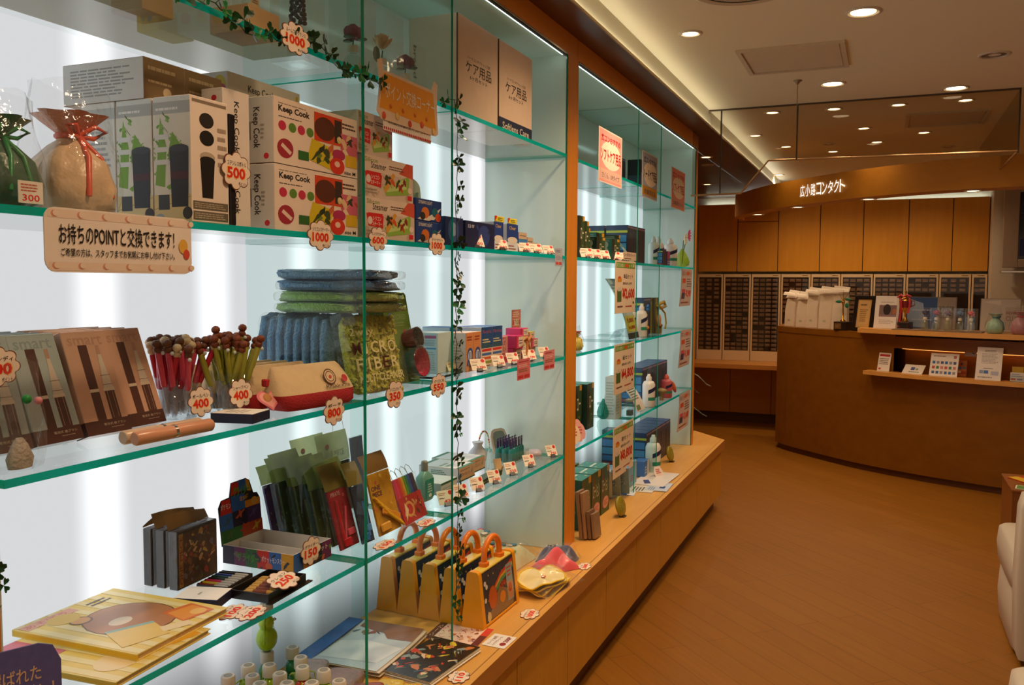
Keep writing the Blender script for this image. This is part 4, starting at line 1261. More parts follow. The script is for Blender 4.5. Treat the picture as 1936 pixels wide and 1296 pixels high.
# pens in two cups
def pen_proto(bodyc, topc, lb, grp):
    t = thing('pen', lb, 'pen', (0, 0, 0), 0, grp)
    MB().lathe([(.0015, 0), (.0038, .010), (.0042, .02), (.0042, .07)], clear('pen_clear_' + bodyc, (.95, .95, .96), .6, .03, .05, film=.2, filmcol='d0c4bc'), 8).build('barrel', t)
    MB().lathe([(.0055, .06), (.0060, .066), (.0060, .128), (.0052, .132)], C(bodyc, .3), 8).build('cap', t)
    b = MB()
    b.box(.0045, -.0018, .088, .0068, .0018, .130, C(bodyc, .3), c=.0006)
    b.build('clip', t)
    b = MB()
    b.ball((0, 0, .138), (.0080, .0080, .0078), C(topc, .55), 10)
    b.ball((0, 0, .150), (.0092, .0092, .0084), C(topc, .55), 10)
    b.build('topper', t)
    b = MB()
    b.ball((.008, .004, .131), .0042, C('d9e0e0', .3), 8)
    b.build('bead', t)
    return t
def cup(x, y, r, h, lb):
    b = MB()
    b.lathe([(r * .9, 0), (r * .9, .001)], CUP, 28)
    b.lathe([(r * .9, .001), (r, h), (r - .001, h), (r * .9 - .001, .002)], CUP, 28, cap=False)
    return b.build('pen_cup', None, (x, y, z3), 0, lb, 'cup', 'clear pen cups')
cup(-.205, 1.355, .047, .085, 'clear plastic cup holding the pink pens')
cup(-.150, 1.452, .044, .088, 'clear plastic cup holding the yellow green pens')
pk = [pen_proto('c2253c', 'd8c39a', 'red pen with a cream round topper in the first pen cup', 'red pens in the first cup'),
      pen_proto('d9506a', '6a3d22', 'pink pen with a brown round topper in the first pen cup', 'pink pens in the first cup')]
pg = [pen_proto('a3a23a', '7a3a1c', 'yellow green pen with a brown round topper in the second pen cup', 'yellow green pens in the second cup')]
def fill(protos, cx, cy_, r, n, sd):
    rnd = random.Random(sd)
    for i in range(n):
        p = protos[0 if (len(protos) == 1 or i % 5 < 2) else 1]
        o = p if not p.get('used') else dup(p)
        p['used'] = 1
        a = i * 2.4
        rr = r * math.sqrt((i + .5) / n)
        lean = .34 * rr / r
        o.location = (cx + rr * .62 * math.cos(a), cy_ + rr * .62 * math.sin(a), z3 + .003 + rnd.uniform(0, .012) + (.022 if i in (3, 7) and len(protos) == 1 else 0))
        o.rotation_euler = (-lean * math.sin(a) + rnd.uniform(-.05, .05), lean * math.cos(a) + rnd.uniform(-.05, .05), rnd.uniform(0, 6))
    for p in protos:
        if 'used' in p: del p['used']
fill(pk, -.205, 1.355, .045, 46, 1)
fill(pg, -.150, 1.452, .041, 30, 2)
for o in list(bpy.data.objects):
    if 'used' in o.keys(): del o['used']
flower_card((-.100, 1.313, 1.250), .070, .060, '400', 'ボールペン', 'scalloped card reading 400 in front of the pink pens', lean=R(-6))
flower_card((-.090, 1.416, 1.255), .074, .062, '400', 'シャープペン', 'scalloped card reading 400 in front of the yellow green pens', lean=R(-6), ph=.9)
b = MB(); b.box(-.045, -.036, 0, .045, .036, .019, C('1c1d3e', .45), c=.001, top=PAPER)
b.deco(FZ(.045, -.036, .019), .072, .09, [('l', .2, .3, .8, .8, 4, 'b9b0a6')])
b.build('memo_pad', None, (-.058, 1.378, z3), R(12), 'memo pad block with navy sides and a white top on the second shelf', 'memo pad')
# heart shaped tags
for k, (x, y, zc, lb, s) in enumerate(((-.075, 1.488, .022, 'pink heart shaped tag leaning in front of the second pen cup', 1.0), (-.060, 1.527, .014, 'smaller pink heart tag beside the cream and red pouch', .8))):
    b = MB()
    P = []
    for i in range(40):
        a = 2 * PI * i / 40
        P.append((.0017 * s * 16 * math.sin(a) ** 3, .0017 * s * (13 * math.cos(a) - 5 * math.cos(2 * a) - 2 * math.cos(3 * a) - math.cos(4 * a))))
    b.prism(P, 0, .0012, C('e8727e', .5), FX(0, 0, 0))
    b.prism([(u * .8, v * .8) for u, v in P], .0012, .0016, C('f0a09a', .5), FX(0, 0, 0))
    b.ball((.002, -.004, .004), (.0008, .010, .010), C('c98a4a', .6), 10)
    o = b.build('heart_tag', None, (x, y, z3 + .028 * s), 0, lb, 'tag', 'pink heart tags')
    o.rotation_euler = (0, R(-35), R(-20))
# cream and red pouch
def pouch(x, y, rz, label, red='b5262e', detail=True):
    f_ = 1.0 if detail else .5
    t = thing('pouch', label, 'pouch', (x, y, z3), rz, 'cream and red zip pouches')
    b = MB()
    loft(b, [(0, 0, 0, .036 * f_, .100, .35), (.002, 0, .008, .042 * f_, .110, .4), (0, 0, .034, .037 * f_, .118, .45)], C(red, .75, var=.12, scale=60, bump=.3, bscale=300))
    b.build('base_panel', t)
    b = MB()
    loft(b, [(0, 0, .034, .037 * f_, .118, .45), (-.006 * f_, 0, .06, .027 * f_, .112, .45), (-.016 * f_, 0, .085, .012 * f_, .104, .5), (-.020 * f_, 0, .092, .004, .1, .6)], C('d9bd92', .8, var=.08, scale=60, bump=.25, bscale=300))
    b.build('upper_panel', t)
    if detail:
        b = MB()
        T = TR(.031, 0, .036) @ RO(R(-26), 'Y') @ FX(.006, 0, 0)
        for r_, c_ in ((.019, '5a3220'), (.016, 'd9bd92'), (.013, '5a3220'), (.011, 'd8c09a')):
            b.deco(T, 1, 1, [('e', .035, .028, r_, r_, c_)], lift=.0004 + (.019 - r_) * .05)
        b.deco(T, 1, 1, [('e', .035, .027, .004, .004, 'c8282c'), ('e', .078, .020, .009, .009, 'c8343a'), ('t', .012, .000, .088, .009, 'Rilakkuma', '4a3022')], lift=.002)
        b.build('print', t)
        b = MB(); b.box(-.03, -.118, .052, -.012, -.106, .068, C('c22a30', .7), c=.002)
        b.build('side_tab', t)
    return t
pouch(-.062, 1.615, R(-8), 'cream and red zip pouch with a round badge print at the front of the shelf')
for k in range(4):
    pouch(-.135 - .045 * k, 1.585, R(-4), 'cream zip pouch standing in the row behind the front pouch, ' + ordn[k] + ' back', red='7f7a72' if k else 'b5262e', detail=False)
flower_card((.005, 1.606, 1.200), .082, .066, '800', 'ポーチ', 'scalloped card reading 800 under the cream and red pouch', n=8)
# microfibre cloth packs in the narrow bay
def chenille(h, sc=140):
    return C(h, .9, var=.35, scale=sc, bump=1.0, bscale=sc * 1.2, sheen=.5)
CH_B, CH_G, CH_Y = chenille('5f92c6'), chenille('a9cf5c'), chenille('c6c628')
for k in range(8):
    t = thing('cloth_pack', 'blue microfibre cloth pack standing upright, ' + ordn[k] + ' from the back of the row', 'cloth pack', (-.314 + .026 * k, 1.855, z3), 0, 'blue microfibre cloth packs')
    rnd = random.Random(k)
    hh = .185 + rnd.uniform(0, .012)
    b = MB()
    b.ball((0, 0, hh / 2), (.0125, .095, hh / 2), CH_B, 26, None, .35, lambda d, a, p_: .06 * math.sin(23 * a) * math.cos(19 * p_))
    b.build('cloth', t)
    b = MB()
    b.ball((0, 0, hh / 2 + .002), (.0132, .099, hh / 2 + .004), BAG, 20, None, .3)
    b.build('wrapper', t)
for k, (m, zt, lb, h) in enumerate(((CH_G, .197, 'lower green microfibre bag lying flat on the upright blue packs', .026), (CH_G, .2235, 'upper green microfibre bag lying flat under the blue ones', .027), (CH_B, .251, 'lower blue microfibre bag lying flat on the green ones', .027), (CH_B, .2785, 'topmost blue microfibre bag lying flat on the pile', .025))):
    t = thing('cloth_pack', lb, 'cloth pack', (-.166 + .003 * k, 1.874, z3 + zt + .003), R(2 * (k % 2)), 'flat microfibre bags on top')
    b = MB()
    sd = k
    b.ball((0, 0, h / 2), (.130, .106, h / 2), m, 34, None, .45, lambda d, a, p_, sd=sd: .07 * math.sin(21 * a + sd) * math.cos(9 * p_) + .08 * math.sin(3 * a + sd) + .10 * math.sin(2 * p_ + 4 * a + sd))
    b.build('cloth', t)
    b = MB()
    b.ball((.006, 0, h / 2), (.142, .112, h / 2 + .001), BAG, 24, None, .4, lambda d, a, p_, sd=sd: .04 * math.sin(7 * a + sd))
    b.build('wrapper', t)
t = thing('cloth_pack', 'yellow green microfibre cloth pack leaning at the front with cream lettering', 'cloth pack', (-.034, 1.870, z3 + .002), 0, None, (0, R(-12), R(-4)))
b = MB()
b.ball((-.012, 0, .1), (.010, .108, .098), CH_Y, 18, None, .35)
rnd = random.Random(11)
for i in range(230):
    u, v = rnd.uniform(-.100, .100), rnd.uniform(.006, .194)
    a = rnd.gauss(PI / 2, .5)
    L = rnd.uniform(.007, .012)
    b.tube([(-.003, u, v), (rnd.uniform(0, .004), u + L * math.cos(a) * .5, v - L * math.sin(a) * .5), (-.001, u + L * math.cos(a), v - L * math.sin(a))], .0042, CH_Y, 5)
b.build('cloth', t)
b = MB()
b.box(-.027, -.116, .0, .0068, .116, .203, BAG)
b.build('wrapper', t)
b = MB()
T = FX(.0072, -.116, 0)
CRM_T = C('d8d09a', .5)
b.text('2way', .018, .140, .115, .165, CRM_T, T)
for i, ch in enumerate('MICRO'):
    b.text(ch, .022 + .036 * i + (.011 if ch == 'I' else 0), .100, .054 + .036 * i - (.011 if ch == 'I' else 0), .130, C('4a1c16', .5) if i == 0 else CRM_T, T)
for i, ch in enumerate('FIBER'):
    b.text(ch, .026 + .036 * i + (.011 if ch == 'I' else 0), .060, .056 + .036 * i - (.011 if ch == 'I' else 0), .090, C('4a1c16', .5) if i == 3 else CRM_T, T)
b.text('MULTI CLEANER', .03, .030, .215, .050, CRM_T, T)
b.build('lettering', t)
# silicone cup cards
def cup_card(x, y, lb, full=True, rz=0, lean=-11):
    t = thing('baking_cup_card', lb, 'baking cups', (x, y, z3), 0, 'green cards of silicone baking cups', (0, R(lean), R(rz)))
    b = MB()
    b.prism([(0, 0), (.135, 0), (.135, .245), (.128, .252), (.007, .252), (0, .245)], -.0015, 0, C('6d8a34', .6), FX(0, 0, 0))
    b.deco(FX(0, 0, 0), .135, .252, [('t', .20, .70, .85, .76, 'COLORED', '8fa06a'), ('l', .3, .62, .8, .68, 2, '8fa06a'), ('e', .25, .74, .07, .04, '6f8ad0'), ('e', .72, .56, .06, .035, 'b03a3a'), ('e', .35, .57, .05, .03, 'c8b03a')])
    b.build('card', t)
    if full:
        for (u, v, r, co, ci, lb2) in ((.090, .118, .030, '7a2030', '3a2a20', 'dark'), (.088, .052, .043, '2f6a66', 'c01848', 'pink')):
            b = MB()
            def wob(a, k): return .035 * math.cos(22 * a)
            b.lathe([(r * .72, .001), (r, .044)], C(co, .5), 66, TR(0, u, v) @ RO(R(90), 'Y') @ RO(R(90), 'Z'), cap=False, wob=wob)
            b.lathe([(r * .97, .0440), (r * .68, .004), (.0001, .003)], C(ci, .4, bump=.3), 66, TR(0, u, v) @ RO(R(90), 'Y') @ RO(R(90), 'Z'), cap=False, wob=wob)
            b.build('baking_cup', t)
            b = MB()
            b.lathe([(r * 1.06, .001), (r * 1.06, .047), (r * .9, .050), (.0001, .051)], CLEARBOX, 28, TR(0, u, v) @ RO(R(90), 'Y'), cap=False)
            b.build('blister', t)
    return t
cup_card(-.095, 2.040, 'olive green card with a dark and a pink silicone baking cup, at the front')
cup_card(-.150, 2.005, 'olive green baking cup card standing behind the front one', False)
flower_card((.005, 1.866, 1.206), .088, .072, '350', 'シリコンカップ', 'scalloped card reading 350 under the yellow green cloth pack', n=6, ph=.5)
flower_card((.005, 2.096, 1.204), .096, .066, '550', 'クロス', 'scalloped card reading 550 beside the second divider', n=8)
# far bay
for k in range(3):
    carton('lens_box', 'white and pale blue upright carton by the divider, ' + ordn[k] + ' from the back', 'box', -.235 + .056 * k, 2.335, z3, .050, .10, .125, 'dfe8ec', group='pale blue upright cartons', sidec='d5e4ea',
           side=[('r', .1, .86, .9, .93, 'c2608c'), ('r', .1, .60, .9, .635, '4a9ad8'), ('l', .1, .68, .9, .83, 4, '9ab0c0'), ('l', .1, .08, .9, .55, 9, 'a9bcc8'), ('e', .5, .35, .25, .1, 'c3d3dc')])
b = MB()
b.box(-.05, -.10, 0, .05, .10, .004, ACRYL)
b.box(-.05, -.10, .0, .05, -.097, .006, BLACKM)
b.box(.047, -.10, .0, .05, .10, .006, BLACKM)
b.build('glass_tray', None, (-.115, 2.305, z3), R(6), 'flat clear tray with black rim lying beside the pale cartons', 'tray')
for k in range(2):
    carton('lens_box', ('first', 'second')[k] + ' orange carton with blue stripes beside the divider', 'box', -.072, 2.425 + .055 * k, z3, .07, .053, .122, 'd98f58', group='orange striped cartons', topc='f0e6dc',
           front=[('r', 0, .0, 1, .12, 'd99a66'), ('p', [(.1, .15), (.45, .62), (.3, .15)], '1f4a8e'), ('p', [(.4, .15), (.55, .60), (.55, .15)], 'eee4da'), ('p', [(.62, .15), (.80, .62), (.95, .15)], '1f4a8e'), ('e', .55, .42, .38, .19, '1f4a8e'), ('e', .55, .40, .27, .14, 'd9dce4'), ('r', .40, .12, .50, .5, '1f4a8e'), ('r', .60, .12, .70, .5, '1f4a8e'), ('l', .15, .78, .85, .92, 2, 'a8442c')], side=[('l', .2, .2, .8, .8, 8, 'b9c6d0')], sidec='e3e8ec')
for k in range(2):
    carton('lens_box', ('nearer', 'farther')[k] + ' tall blue carton with a mountain print and coloured bars', 'box', -.085, 2.565 + .085 * k, z3, .10, .083, .132, 'e8d6c0', group='tall blue cartons', sidec='cfe0f0', topc='3f78c0',
           front=[('r', 0, .48, 1, 1, '1f4f8f'), ('p', [(.05, .55), (.4, .8), (.95, .5), (.95, .48), (0, .48)], '2c5a6a'), ('t', .08, .84, .92, .93, 'フレッシュ', 'd8604a'), ('l', .1, .60, .9, .72, 2, 'e0d8b0'), ('r', .06, .40, .94, .46, 'd82a2c'), ('r', .06, .30, .94, .36, '3a6ab0'), ('r', .06, .20, .94, .26, 'd8642c'), ('r', .06, .10, .94, .16, '8a9a2c'), ('l', .3, .02, .9, .06, 1, INK)], side=[('l', .3, .1, .7, .9, 9, '7aa4d8')])
carton('lens_box', 'tall blue carton standing behind the orange cartons', 'box', -.15, 2.47, z3, .10, .07, .135, '2f66b0', sidec='cfe0f0', side=[('l', .3, .1, .7, .9, 9, '7aa4d8')], group='tall blue cartons')
carton('lens_box', 'pink upright carton with handwritten style black lettering', 'box', -.095, 2.72, z3, .05, .085, .092, 'cf8f86', sidec='b0304c', front=[('t', .2, .66, .75, .84, 'レンズ', '1c1a1a'), ('t', .15, .42, .8, .60, 'アシスト', '1c1a1a'), ('e', .5, .34, .25, .03, 'a02c38'), ('r', 0, .0, 1, .22, 'bf3048'), ('l', .1, .9, .8, .95, 1, 'a03a3a')])
sm = [(2.83, 0, .045, .07, 'd83a78'), (2.83, .046, .045, .07, 'd83a78'), (2.905, 0, .050, .065, 'e8dccc'), (2.905, .051, .032, .065, 'd8c83a'), (2.975, 0, .04, .07, 'd8b84a'), (2.975, .041, .030, .07, 'cf3a5c'), (2.975, .072, .026, .06, 'd8d24a'), (2.90, .084, .030, .07, 'd83a78')]
for k, (y, dz, h, w, cc) in enumerate(sm):
    carton('lens_box', 'small bright carton in the pile with an orange bow, ' + ['bottom pink', 'upper pink', 'bottom cream', 'yellow on cream', 'bottom gold', 'red on gold', 'yellow topmost', 'pink topmost'][k], 'box', -.085 + (.01 if k in (1, 5) else 0), y, z3 + dz, .06, w, h, cc, group='small bright cartons', sidec='c83a74' if k in (0, 1, 7) else 'e8e0d0', front=[('r', .35, .1, .98, .9, 'e6d2bc'), ('l', .42, .3, .9, .7, 2, '4a4a6a'), ('r', 0, 0, .12, 1, 'b0203c')])
b = MB()
OR = C('c9762c', .3, sheen=.3)
for sg in (-1, 1):
    b.tube([(0, 0, .07), (.006, sg * .022, .085), (.004, sg * .032, .072), (.0, sg * .015, .066), (0, 0, .07)], .005, OR, 6)
    b.tube([(0, 0, .07), (.005, sg * .012, .045), (.004, sg * .022, .018)], .0045, OR, 6)
b.ball((.002, 0, .07), .007, OR, 8)
b.build('ribbon_bow', None, (-.062, 2.905, z3), 0, 'orange ribbon bow tied on the small bright cartons', 'ribbon')
hang_sheet(-.14, 2.945, 3.030, 1.318, 1.385, 'pink notice card reading 710 standing above the small cartons', [('r', .0, .5, 1, 1, 'd0806a'), ('l', .12, .58, .9, .92, 3, 'efdccd'), ('r', .12, .12, .88, .48, 'e3cdb2'), ('t', .3, .18, .7, .44, '710', '26221e'), ('r', .12, .15, .24, .45, 'c83a2c'), ('r', .76, .15, .88, .45, 'c83a2c')], 'd0806a', 'notice', 'notice_card')
MB().box(-.001, -.002, .075, .001, .002, .115, C('d0b0a0', .5)).box(-.02, -.03, .0, .02, .03, .075, C('efe6da', .6)).build('notice_stand', None, (-.155, 2.985, z3), 0, 'plain pale carton carrying the pink 710 notice', 'box')
for i, (y, num) in enumerate(((2.462, '3,780'), (2.615, '1,260'), (2.735, '840'), (2.885, '1,180'), (3.035, '945'))):
    clip_card(-.040, y, z3, 'clip-on price tag on the second shelf, ' + ordn[i] + ' from the second divider', num, -32, .056 if i in (0, 3) else .048, .038)
clip_card(-.10, 2.415, z3, 'yellow clip-on price tag lying before the pale cartons', '1,700', -20, .06, .03, face='efe0b0')
pink = [('l', .1, .82, .9, .93, 1, 'a83a4a'), ('l', .1, .60, .9, .76, 2, 'f0c8c0'), ('l', .1, .36, .9, .55, 2, '8a6a4a'), ('r', .06, .08, .46, .22, 'c8343a'), ('r', .54, .08, .94, .22, 'c8343a')]
hang_sheet(.004, 2.655, 2.768, 1.160, 1.229, 'pink card hanging from the second shelf below the small bright cartons', pink, 'd8757a', 'sign', r=.004, group='pink hanging cards')
hang_sheet(.004, 2.902, 3.008, 1.172, 1.242, 'pink card hanging from the second shelf nearest the wooden post', pink, 'dd8486', 'sign', r=.004, group='pink hanging cards')
# ---------------------------------------------------------------- lowest shelf of the nearer showcase (z = S4)
z4 = S4 + .0005
# picture books (the printed characters are left out)
def book(x, y, z, d, w, th, label, items, rz=0, cover='e9cf6a'):
    t = thing('picture_book', label, 'book', (x, y, z), rz, 'picture books lying on the lowest shelf')
    MB().box(-d / 2 + .003, -w / 2 + .003, .0015, d / 2 - .003, w / 2 - .003, th - .0015, C('d9b98a', .7, var=.2, scale=200)).build('pages', t)
    b = MB()
    b.box(-d / 2, -w / 2, 0, d / 2, w / 2, .0015, C(cover, .35))
    b.box(-d / 2, -w / 2, th - .0015, d / 2, w / 2, th, C(cover, .35))
    b.box(-d / 2, -w / 2, .0015, d / 2, -w / 2 + .003, th - .0015, C('e8b81c', .4))
    b.deco(FZ(d / 2, -w / 2, th), w, d, items, rough=.3)
    b.build('cover', t)
    return t
stripes = [('r', .02 + .14 * k, .0, .09 + .14 * k, 1, 'eedfa0') for k in range(7)]
book(-.160, 1.118, z4, .29, .235, .010, 'lower picture book with a yellow spine, sticking out toward the viewer', stripes + [('r', .0, .6, .3, 1, 'd8728a'), ('e', .3, .2, .2, .12, 'f0d8a0'), ('p', [(.5, .1), (.9, .0), (.95, .2), (.6, .25)], 'e8b030')], R(4))
book(-.185, 1.195, z4 + .0105, .29, .235, .012, 'upper picture book with a striped cream cover and brown round shapes', stripes + [('r', .02, .88, .5, .97, 'e0a890'), ('t', .04, .90, .42, .955, 'あそぼう', 'c86a5a'), ('e', .52, .46, .34, .30, '6a4326'), ('e', .52, .46, .33, .29, 'b97c46'), ('e', .44, .48, .10, .06, 'e8d6b8'), ('e', .33, .72, .09, .07, '6a4326'), ('e', .33, .72, .075, .055, 'd9a04a'),
     ('e', .30, .84, .13, .09, 'd8b84a'), ('p', [(.62, .10), (.92, .06), (.96, .28), (.70, .34)], 'd8722c'), ('p', [(.64, .12), (.90, .09), (.93, .25), (.71, .30)], 'e89a3a'), ('e', .84, .14, .07, .05, 'f0c26a'), ('p', [(.05, .15), (.40, .05), (.52, .26), (.20, .40)], 'e8c866'), ('p', [(.20, .40), (.52, .26), (.54, .29), (.22, .43)], '8fb8b0'), ('p', [(.40, .10), (.60, .02), (.66, .09), (.46, .18)], 'f0ddb0'), ('l', .60, .84, .85, .93, 2, '5a4a3a')], R(2))
b = MB()
b.prism([(0, 0), (.118, 0), (.118, .115), (.108, .138), (.09, .145), (.03, .145), (0, .14)], -.003, 0, C('5c5c9c', .6, var=.2, scale=90), FX(0, 0, 0))
b.text('に選ばれた', .012, .094, .092, .116, C('d8b894', .6), FX(0, 0, 0))
b.text('ブログ殿堂！！', .004, .066, .108, .090, C('d8b894', .6), FX(0, 0, 0))
b.prism([(.01, 0), (.10, 0), (.10, .040), (.085, .056), (.02, .056)], .0002, .001, C('8a6a4c', .6), FX(0, 0, 0))
b.box(-.012, .03, -.10, -.004, .09, .06, C('2b2a4c', .6))
o = b.build('sign_card', None, (-.012, .832, z4 + .0375), 0, 'dark navy sign card with tan lettering at the lower left corner', 'sign')
o.rotation_euler = (0, 0, R(-24)); o.location = (.012, .750, z4 + .008)
# dark picture packs in clear bags
for k in range(3):
    x = -.326 + .034 * k
    t = thing('game_pack', 'dark picture pack in a clear bag with a brown header, ' + ('backmost', 'middle', 'front one')[k] + ' of three', 'picture pack', (x, 1.455, z4), R(1.5 * k), 'dark picture packs in clear bags')
    b = MB()
    b.box(-.012, -.064, .001, .012, .064, .126, C('1e1712', .4), c=.002)
    if k == 2:
        b.deco(FX(.0122, -.064, .001), .128, .125, [('r', .08, .04, .97, .95, '4a3420'), ('b', .15, .08, .92, .92, 60, '8a5a2c', '5a6a36', '9a3a2c', '6a6a7a', 'b8923a', '3a2a1c', 'c8a070'), ('r', .03, .04, .13, .96, 'a8863a')])
        b.text('ONE PIECE', .005, .012, .015, .115, C('8a2a20', .5), FX(.0132, -.064, 0), 1)
    b.build('pack', t)
    b = MB()
    b.sheet(lambda u, v: (-.010 + .010 * math.sin(PI * u) * .6 - .012 * v, -.064 + .128 * u, .1275 + .032 * v * (1 - .35 * u) + .004 * math.sin(4 * u)), 10, 3, C('7a5c34', .6, var=.15))
    b.build('header', t)
    b = MB()
    b.box(-.0145, -.068, 0, .0145, .068, .129, BAG)
    b.build('wrapper', t)
# display tray with a tall header card
t = thing('display_tray', 'open colourful cardboard display tray with a tall printed header card', 'display box', (-.19, 1.655, z4))
PAT = ['2f6a2c', 'c8281c', '2f66b8', 'd8a01c', '2a1f3a', '6a2a5c']
def patch(n, rows, sd):
    o = []
    r_ = random.Random(sd)
    for j in range(rows):
        for i in range(n):
            o.append(('r', i / n, j / rows, (i + 1) / n, (j + 1) / rows, PAT[(i + 2 * j + sd) % 6]))
    return o
b = MB()
IN = C('d8d0c6', .7)
d, w, h = .20, .145, .043
b.box(-d / 2, -w / 2, 0, d / 2, w / 2, .002, IN)
b.box(-d / 2, -w / 2, .002, d / 2, -w / 2 + .002, h, IN)
b.box(-d / 2, w / 2 - .002, .002, d / 2, w / 2, h, IN)
b.box(d / 2 - .002, -w / 2 + .002, .002, d / 2, w / 2 - .002, h, IN)
b.box(-d / 2, -w / 2 + .002, .002, -d / 2 + .002, w / 2 - .002, h, IN)
b.deco(FY(-d / 2, -w / 2, 0), d, h, patch(6, 1, 4) + [('b', 0, 0, 1, .9, 8, '3a3a4a', '2a2018', '6a6a5a'), ('T', .22, .25, .52, .75, 'グライダー', '4a8a2c'), ('t', .56, .40, .88, .72, 'ポケットモンスター', 'e0dcd6'), ('e', .66, .2, .05, .2, 'd8642c')])
b.deco(FX(d / 2, -w / 2, 0), w, h, patch(4, 1, 2) + [('b', .5, .1, 1, .9, 7, 'c8642c', '3a5a8a', '6a8a3a'), ('t', .5, .55, .9, .85, 'ポケット', 'e0dcd6'), ('t', .3, .15, .75, .45, 'グライダー', '5a9a2c')])
b.build('tray', t)
MB().box(-d / 2 + .003, -.016, .0025, d / 2 - .02, -.014, h - .004, IN).build('partition', t)
b = MB()
P = [(0, 0), (.145, 0), (.147, .085), (.138, .10), (.125, .102), (.115, .135), (.102, .142), (.05, .140), (.04, .108), (.012, .106), (0, .09)]
T = TR(-d / 2 - .002, -w / 2, h - .006) @ RO(R(-6), 'Y') @ FX(0, 0, 0)
b.prism(P, -.0015, 0, C('2a2230', .5), T)
b.deco(T, .147, .142, [('p', [(.30, .77), (.52, .80), (.50, .98), (.35, .98)], 'c8281c'), ('p', [(.52, .80), (.70, .80), (.68, .99), (.50, .98)], '2f66b8'), ('p', [(.70, .78), (.80, .76), (.76, .95), (.68, .99)], 'd8a01c'), ('p', [(.02, .50), (.3, .50), (.28, .74), (.08, .74)], 'c8281c'), ('r', .3, .5, .62, .76, '2f66b8'), ('r', .62, .5, .98, .62, 'd88a1c'), ('r', 0, .24, .3, .5, '2f66b8'), ('r', .3, .24, .65, .5, '2a1f3a'), ('r', .65, .24, .98, .5, '4a2a5c'), ('r', 0, .02, .5, .24, '2f6a2c'), ('r', .5, .02, 1, .24, 'b8481c'),
       ('T', .36, .74, .76, .90, 'グライダー', '5aa02c'), ('t', .05, .58, .28, .68, 'ポケモン', 'e0dcd6'), ('t', .50, .64, .72, .73, '全30種', 'e8a82c'), ('e', .85, .58, .08, .07, 'd8a040')] +
       [q for (u, v, cc) in ((.18, .38, '3a5a7a'), (.48, .44, 'c85a2c'), (.80, .40, '5a4a8a'), (.22, .16, '4a6a3a'), (.55, .20, 'c8422c'), (.84, .16, 'c8a23a')) for q in (('p', [(u - .12, v - .05), (u + .10, v + .06), (u + .12, v + .04), (u - .08, v - .07)], cc), ('p', [(u - .02, v + .07), (u + .05, v + .02), (u + .02, v - .08), (u - .03, v - .02)], cc))])
b.build('header_card', t)
flower_card((-.0855, 1.640, z4 + .038), .078, .068, '150', 'グライダー', 'scalloped card reading 150 standing on the front of the display tray', n=8)
# felt pens and crayons in black trays
t = thing('pen_tray', 'open black tray of coloured felt pens on the lowest shelf', 'pen tray', (-.190, 1.475, z4), R(8))
b = MB()
for q in ((-.038, -.048, 0, .038, .048, .002), (-.038, -.048, .002, -.036, .048, .010), (.036, -.048, .002, .038, .048, .010), (-.036, -.048, .002, .036, -.046, .010), (-.036, .046, .002, .036, .048, .010)):
    b.box(*q, C('1a1715', .35))
b.build('tray', t)
for k, cc in enumerate(('8a2c1c', 'd8b81c', 'd82a5c', '2a2a2a', '17463c', '1f3a8a', '141414')):
    p = thing('felt_pen', ('rust', 'yellow', 'pink', 'dark grey', 'dark green', 'blue', 'black')[k] + ' felt pen lying in the black tray', 'felt pen', (-.190, 1.475, z4 + .0065), R(8), 'felt pens in the black tray')
    y = -.040 + .0132 * k
    MB().lathe([(.0038, -.005), (.0042, .0), (.0042, .036)], C(cc, .3), 10, TR(-.035, y, 0) @ RO(R(90), 'Y')).build('cap', p)
    MB().lathe([(.0040, .0362), (.0040, .062), (.0030, .068)], C('b7b2aa', .4), 10, TR(-.035, y, 0) @ RO(R(90), 'Y')).build('barrel', p)
t = thing('crayon_tray', 'black tray of wrapped crayons at the shelf edge, under a price card', 'crayon tray', (-.078, 1.480, z4), R(4))
b = MB()
for q in ((-.048, -.070, 0, .048, .070, .003), (-.048, -.070, .003, -.045, .070, .018), (.045, -.070, .003, .048, .070, .018), (-.045, -.070, .003, .045, -.067, .018), (-.045, .067, .003, .045, .070, .018), (.048, -.078, 0, .060, .078, .0025)):
    b.box(*q, C('1c1917', .3))
b.build('tray', t)
for k in range(6):
    p = thing('crayon', 'yellow wrapped crayon in the black tray, ' + ordn[k] + ' from the near end', 'crayon', (-.078, 1.480, z4 + .0095), R(4 + 12), 'crayons in the black tray')
    y = -.045 + .0165 * k
    MB().lathe([(.0008, -.036), (.0055, -.028), (.006, -.026), (.006, .032)], C('c99a3a', .5), 12, TR(-.002, y, 0) @ RO(R(90), 'Y')).build('crayon_stick', p)
    MB().lathe([(.0062, -.012), (.0062, .018)], C('7a3a1c', .5, var=.5, scale=300), 12, TR(-.002, y, 0) @ RO(R(90), 'Y'), cap=False).build('wrapper', p)
b = MB(); b.box(-.047, -.036, 0, .047, .036, .020, C('201f42', .45), c=.001, top=PAPER)
b.deco(FZ(.047, -.036, .020), .072, .094, [('l', .35, .5, .6, .62, 1, 'c2bbb0')])
b.build('memo_pad', None, (-.150, 1.365, z4), R(16), 'memo pad block with navy sides and a white top on the lowest shelf', 'memo pad')
flower_card((-.060, 1.345, z4 + .0005), .088, .055, '100', 'メモパッド', 'scalloped card reading 100 lying flat beside the navy memo pad', flat=R(14))
flower_card((-.018, 1.352, z4 + .0026), .088, .055, '200', 'ノート', 'scalloped card reading 200 lying flat at the shelf edge', flat=R(14))
o = flower_card((-.045, 1.487, z4 + .0225), .092, .066, '250', 'クレヨン', 'scalloped card reading 250 lying on the crayon tray', flat=R(10))
o.rotation_euler = (0, R(16), 0)
flower_card((-.018, 1.855, z4 + .0005), .10, .05, '150', 'ぶんぐ', 'scalloped card reading 150 lying flat in the narrow bay', flat=R(8))
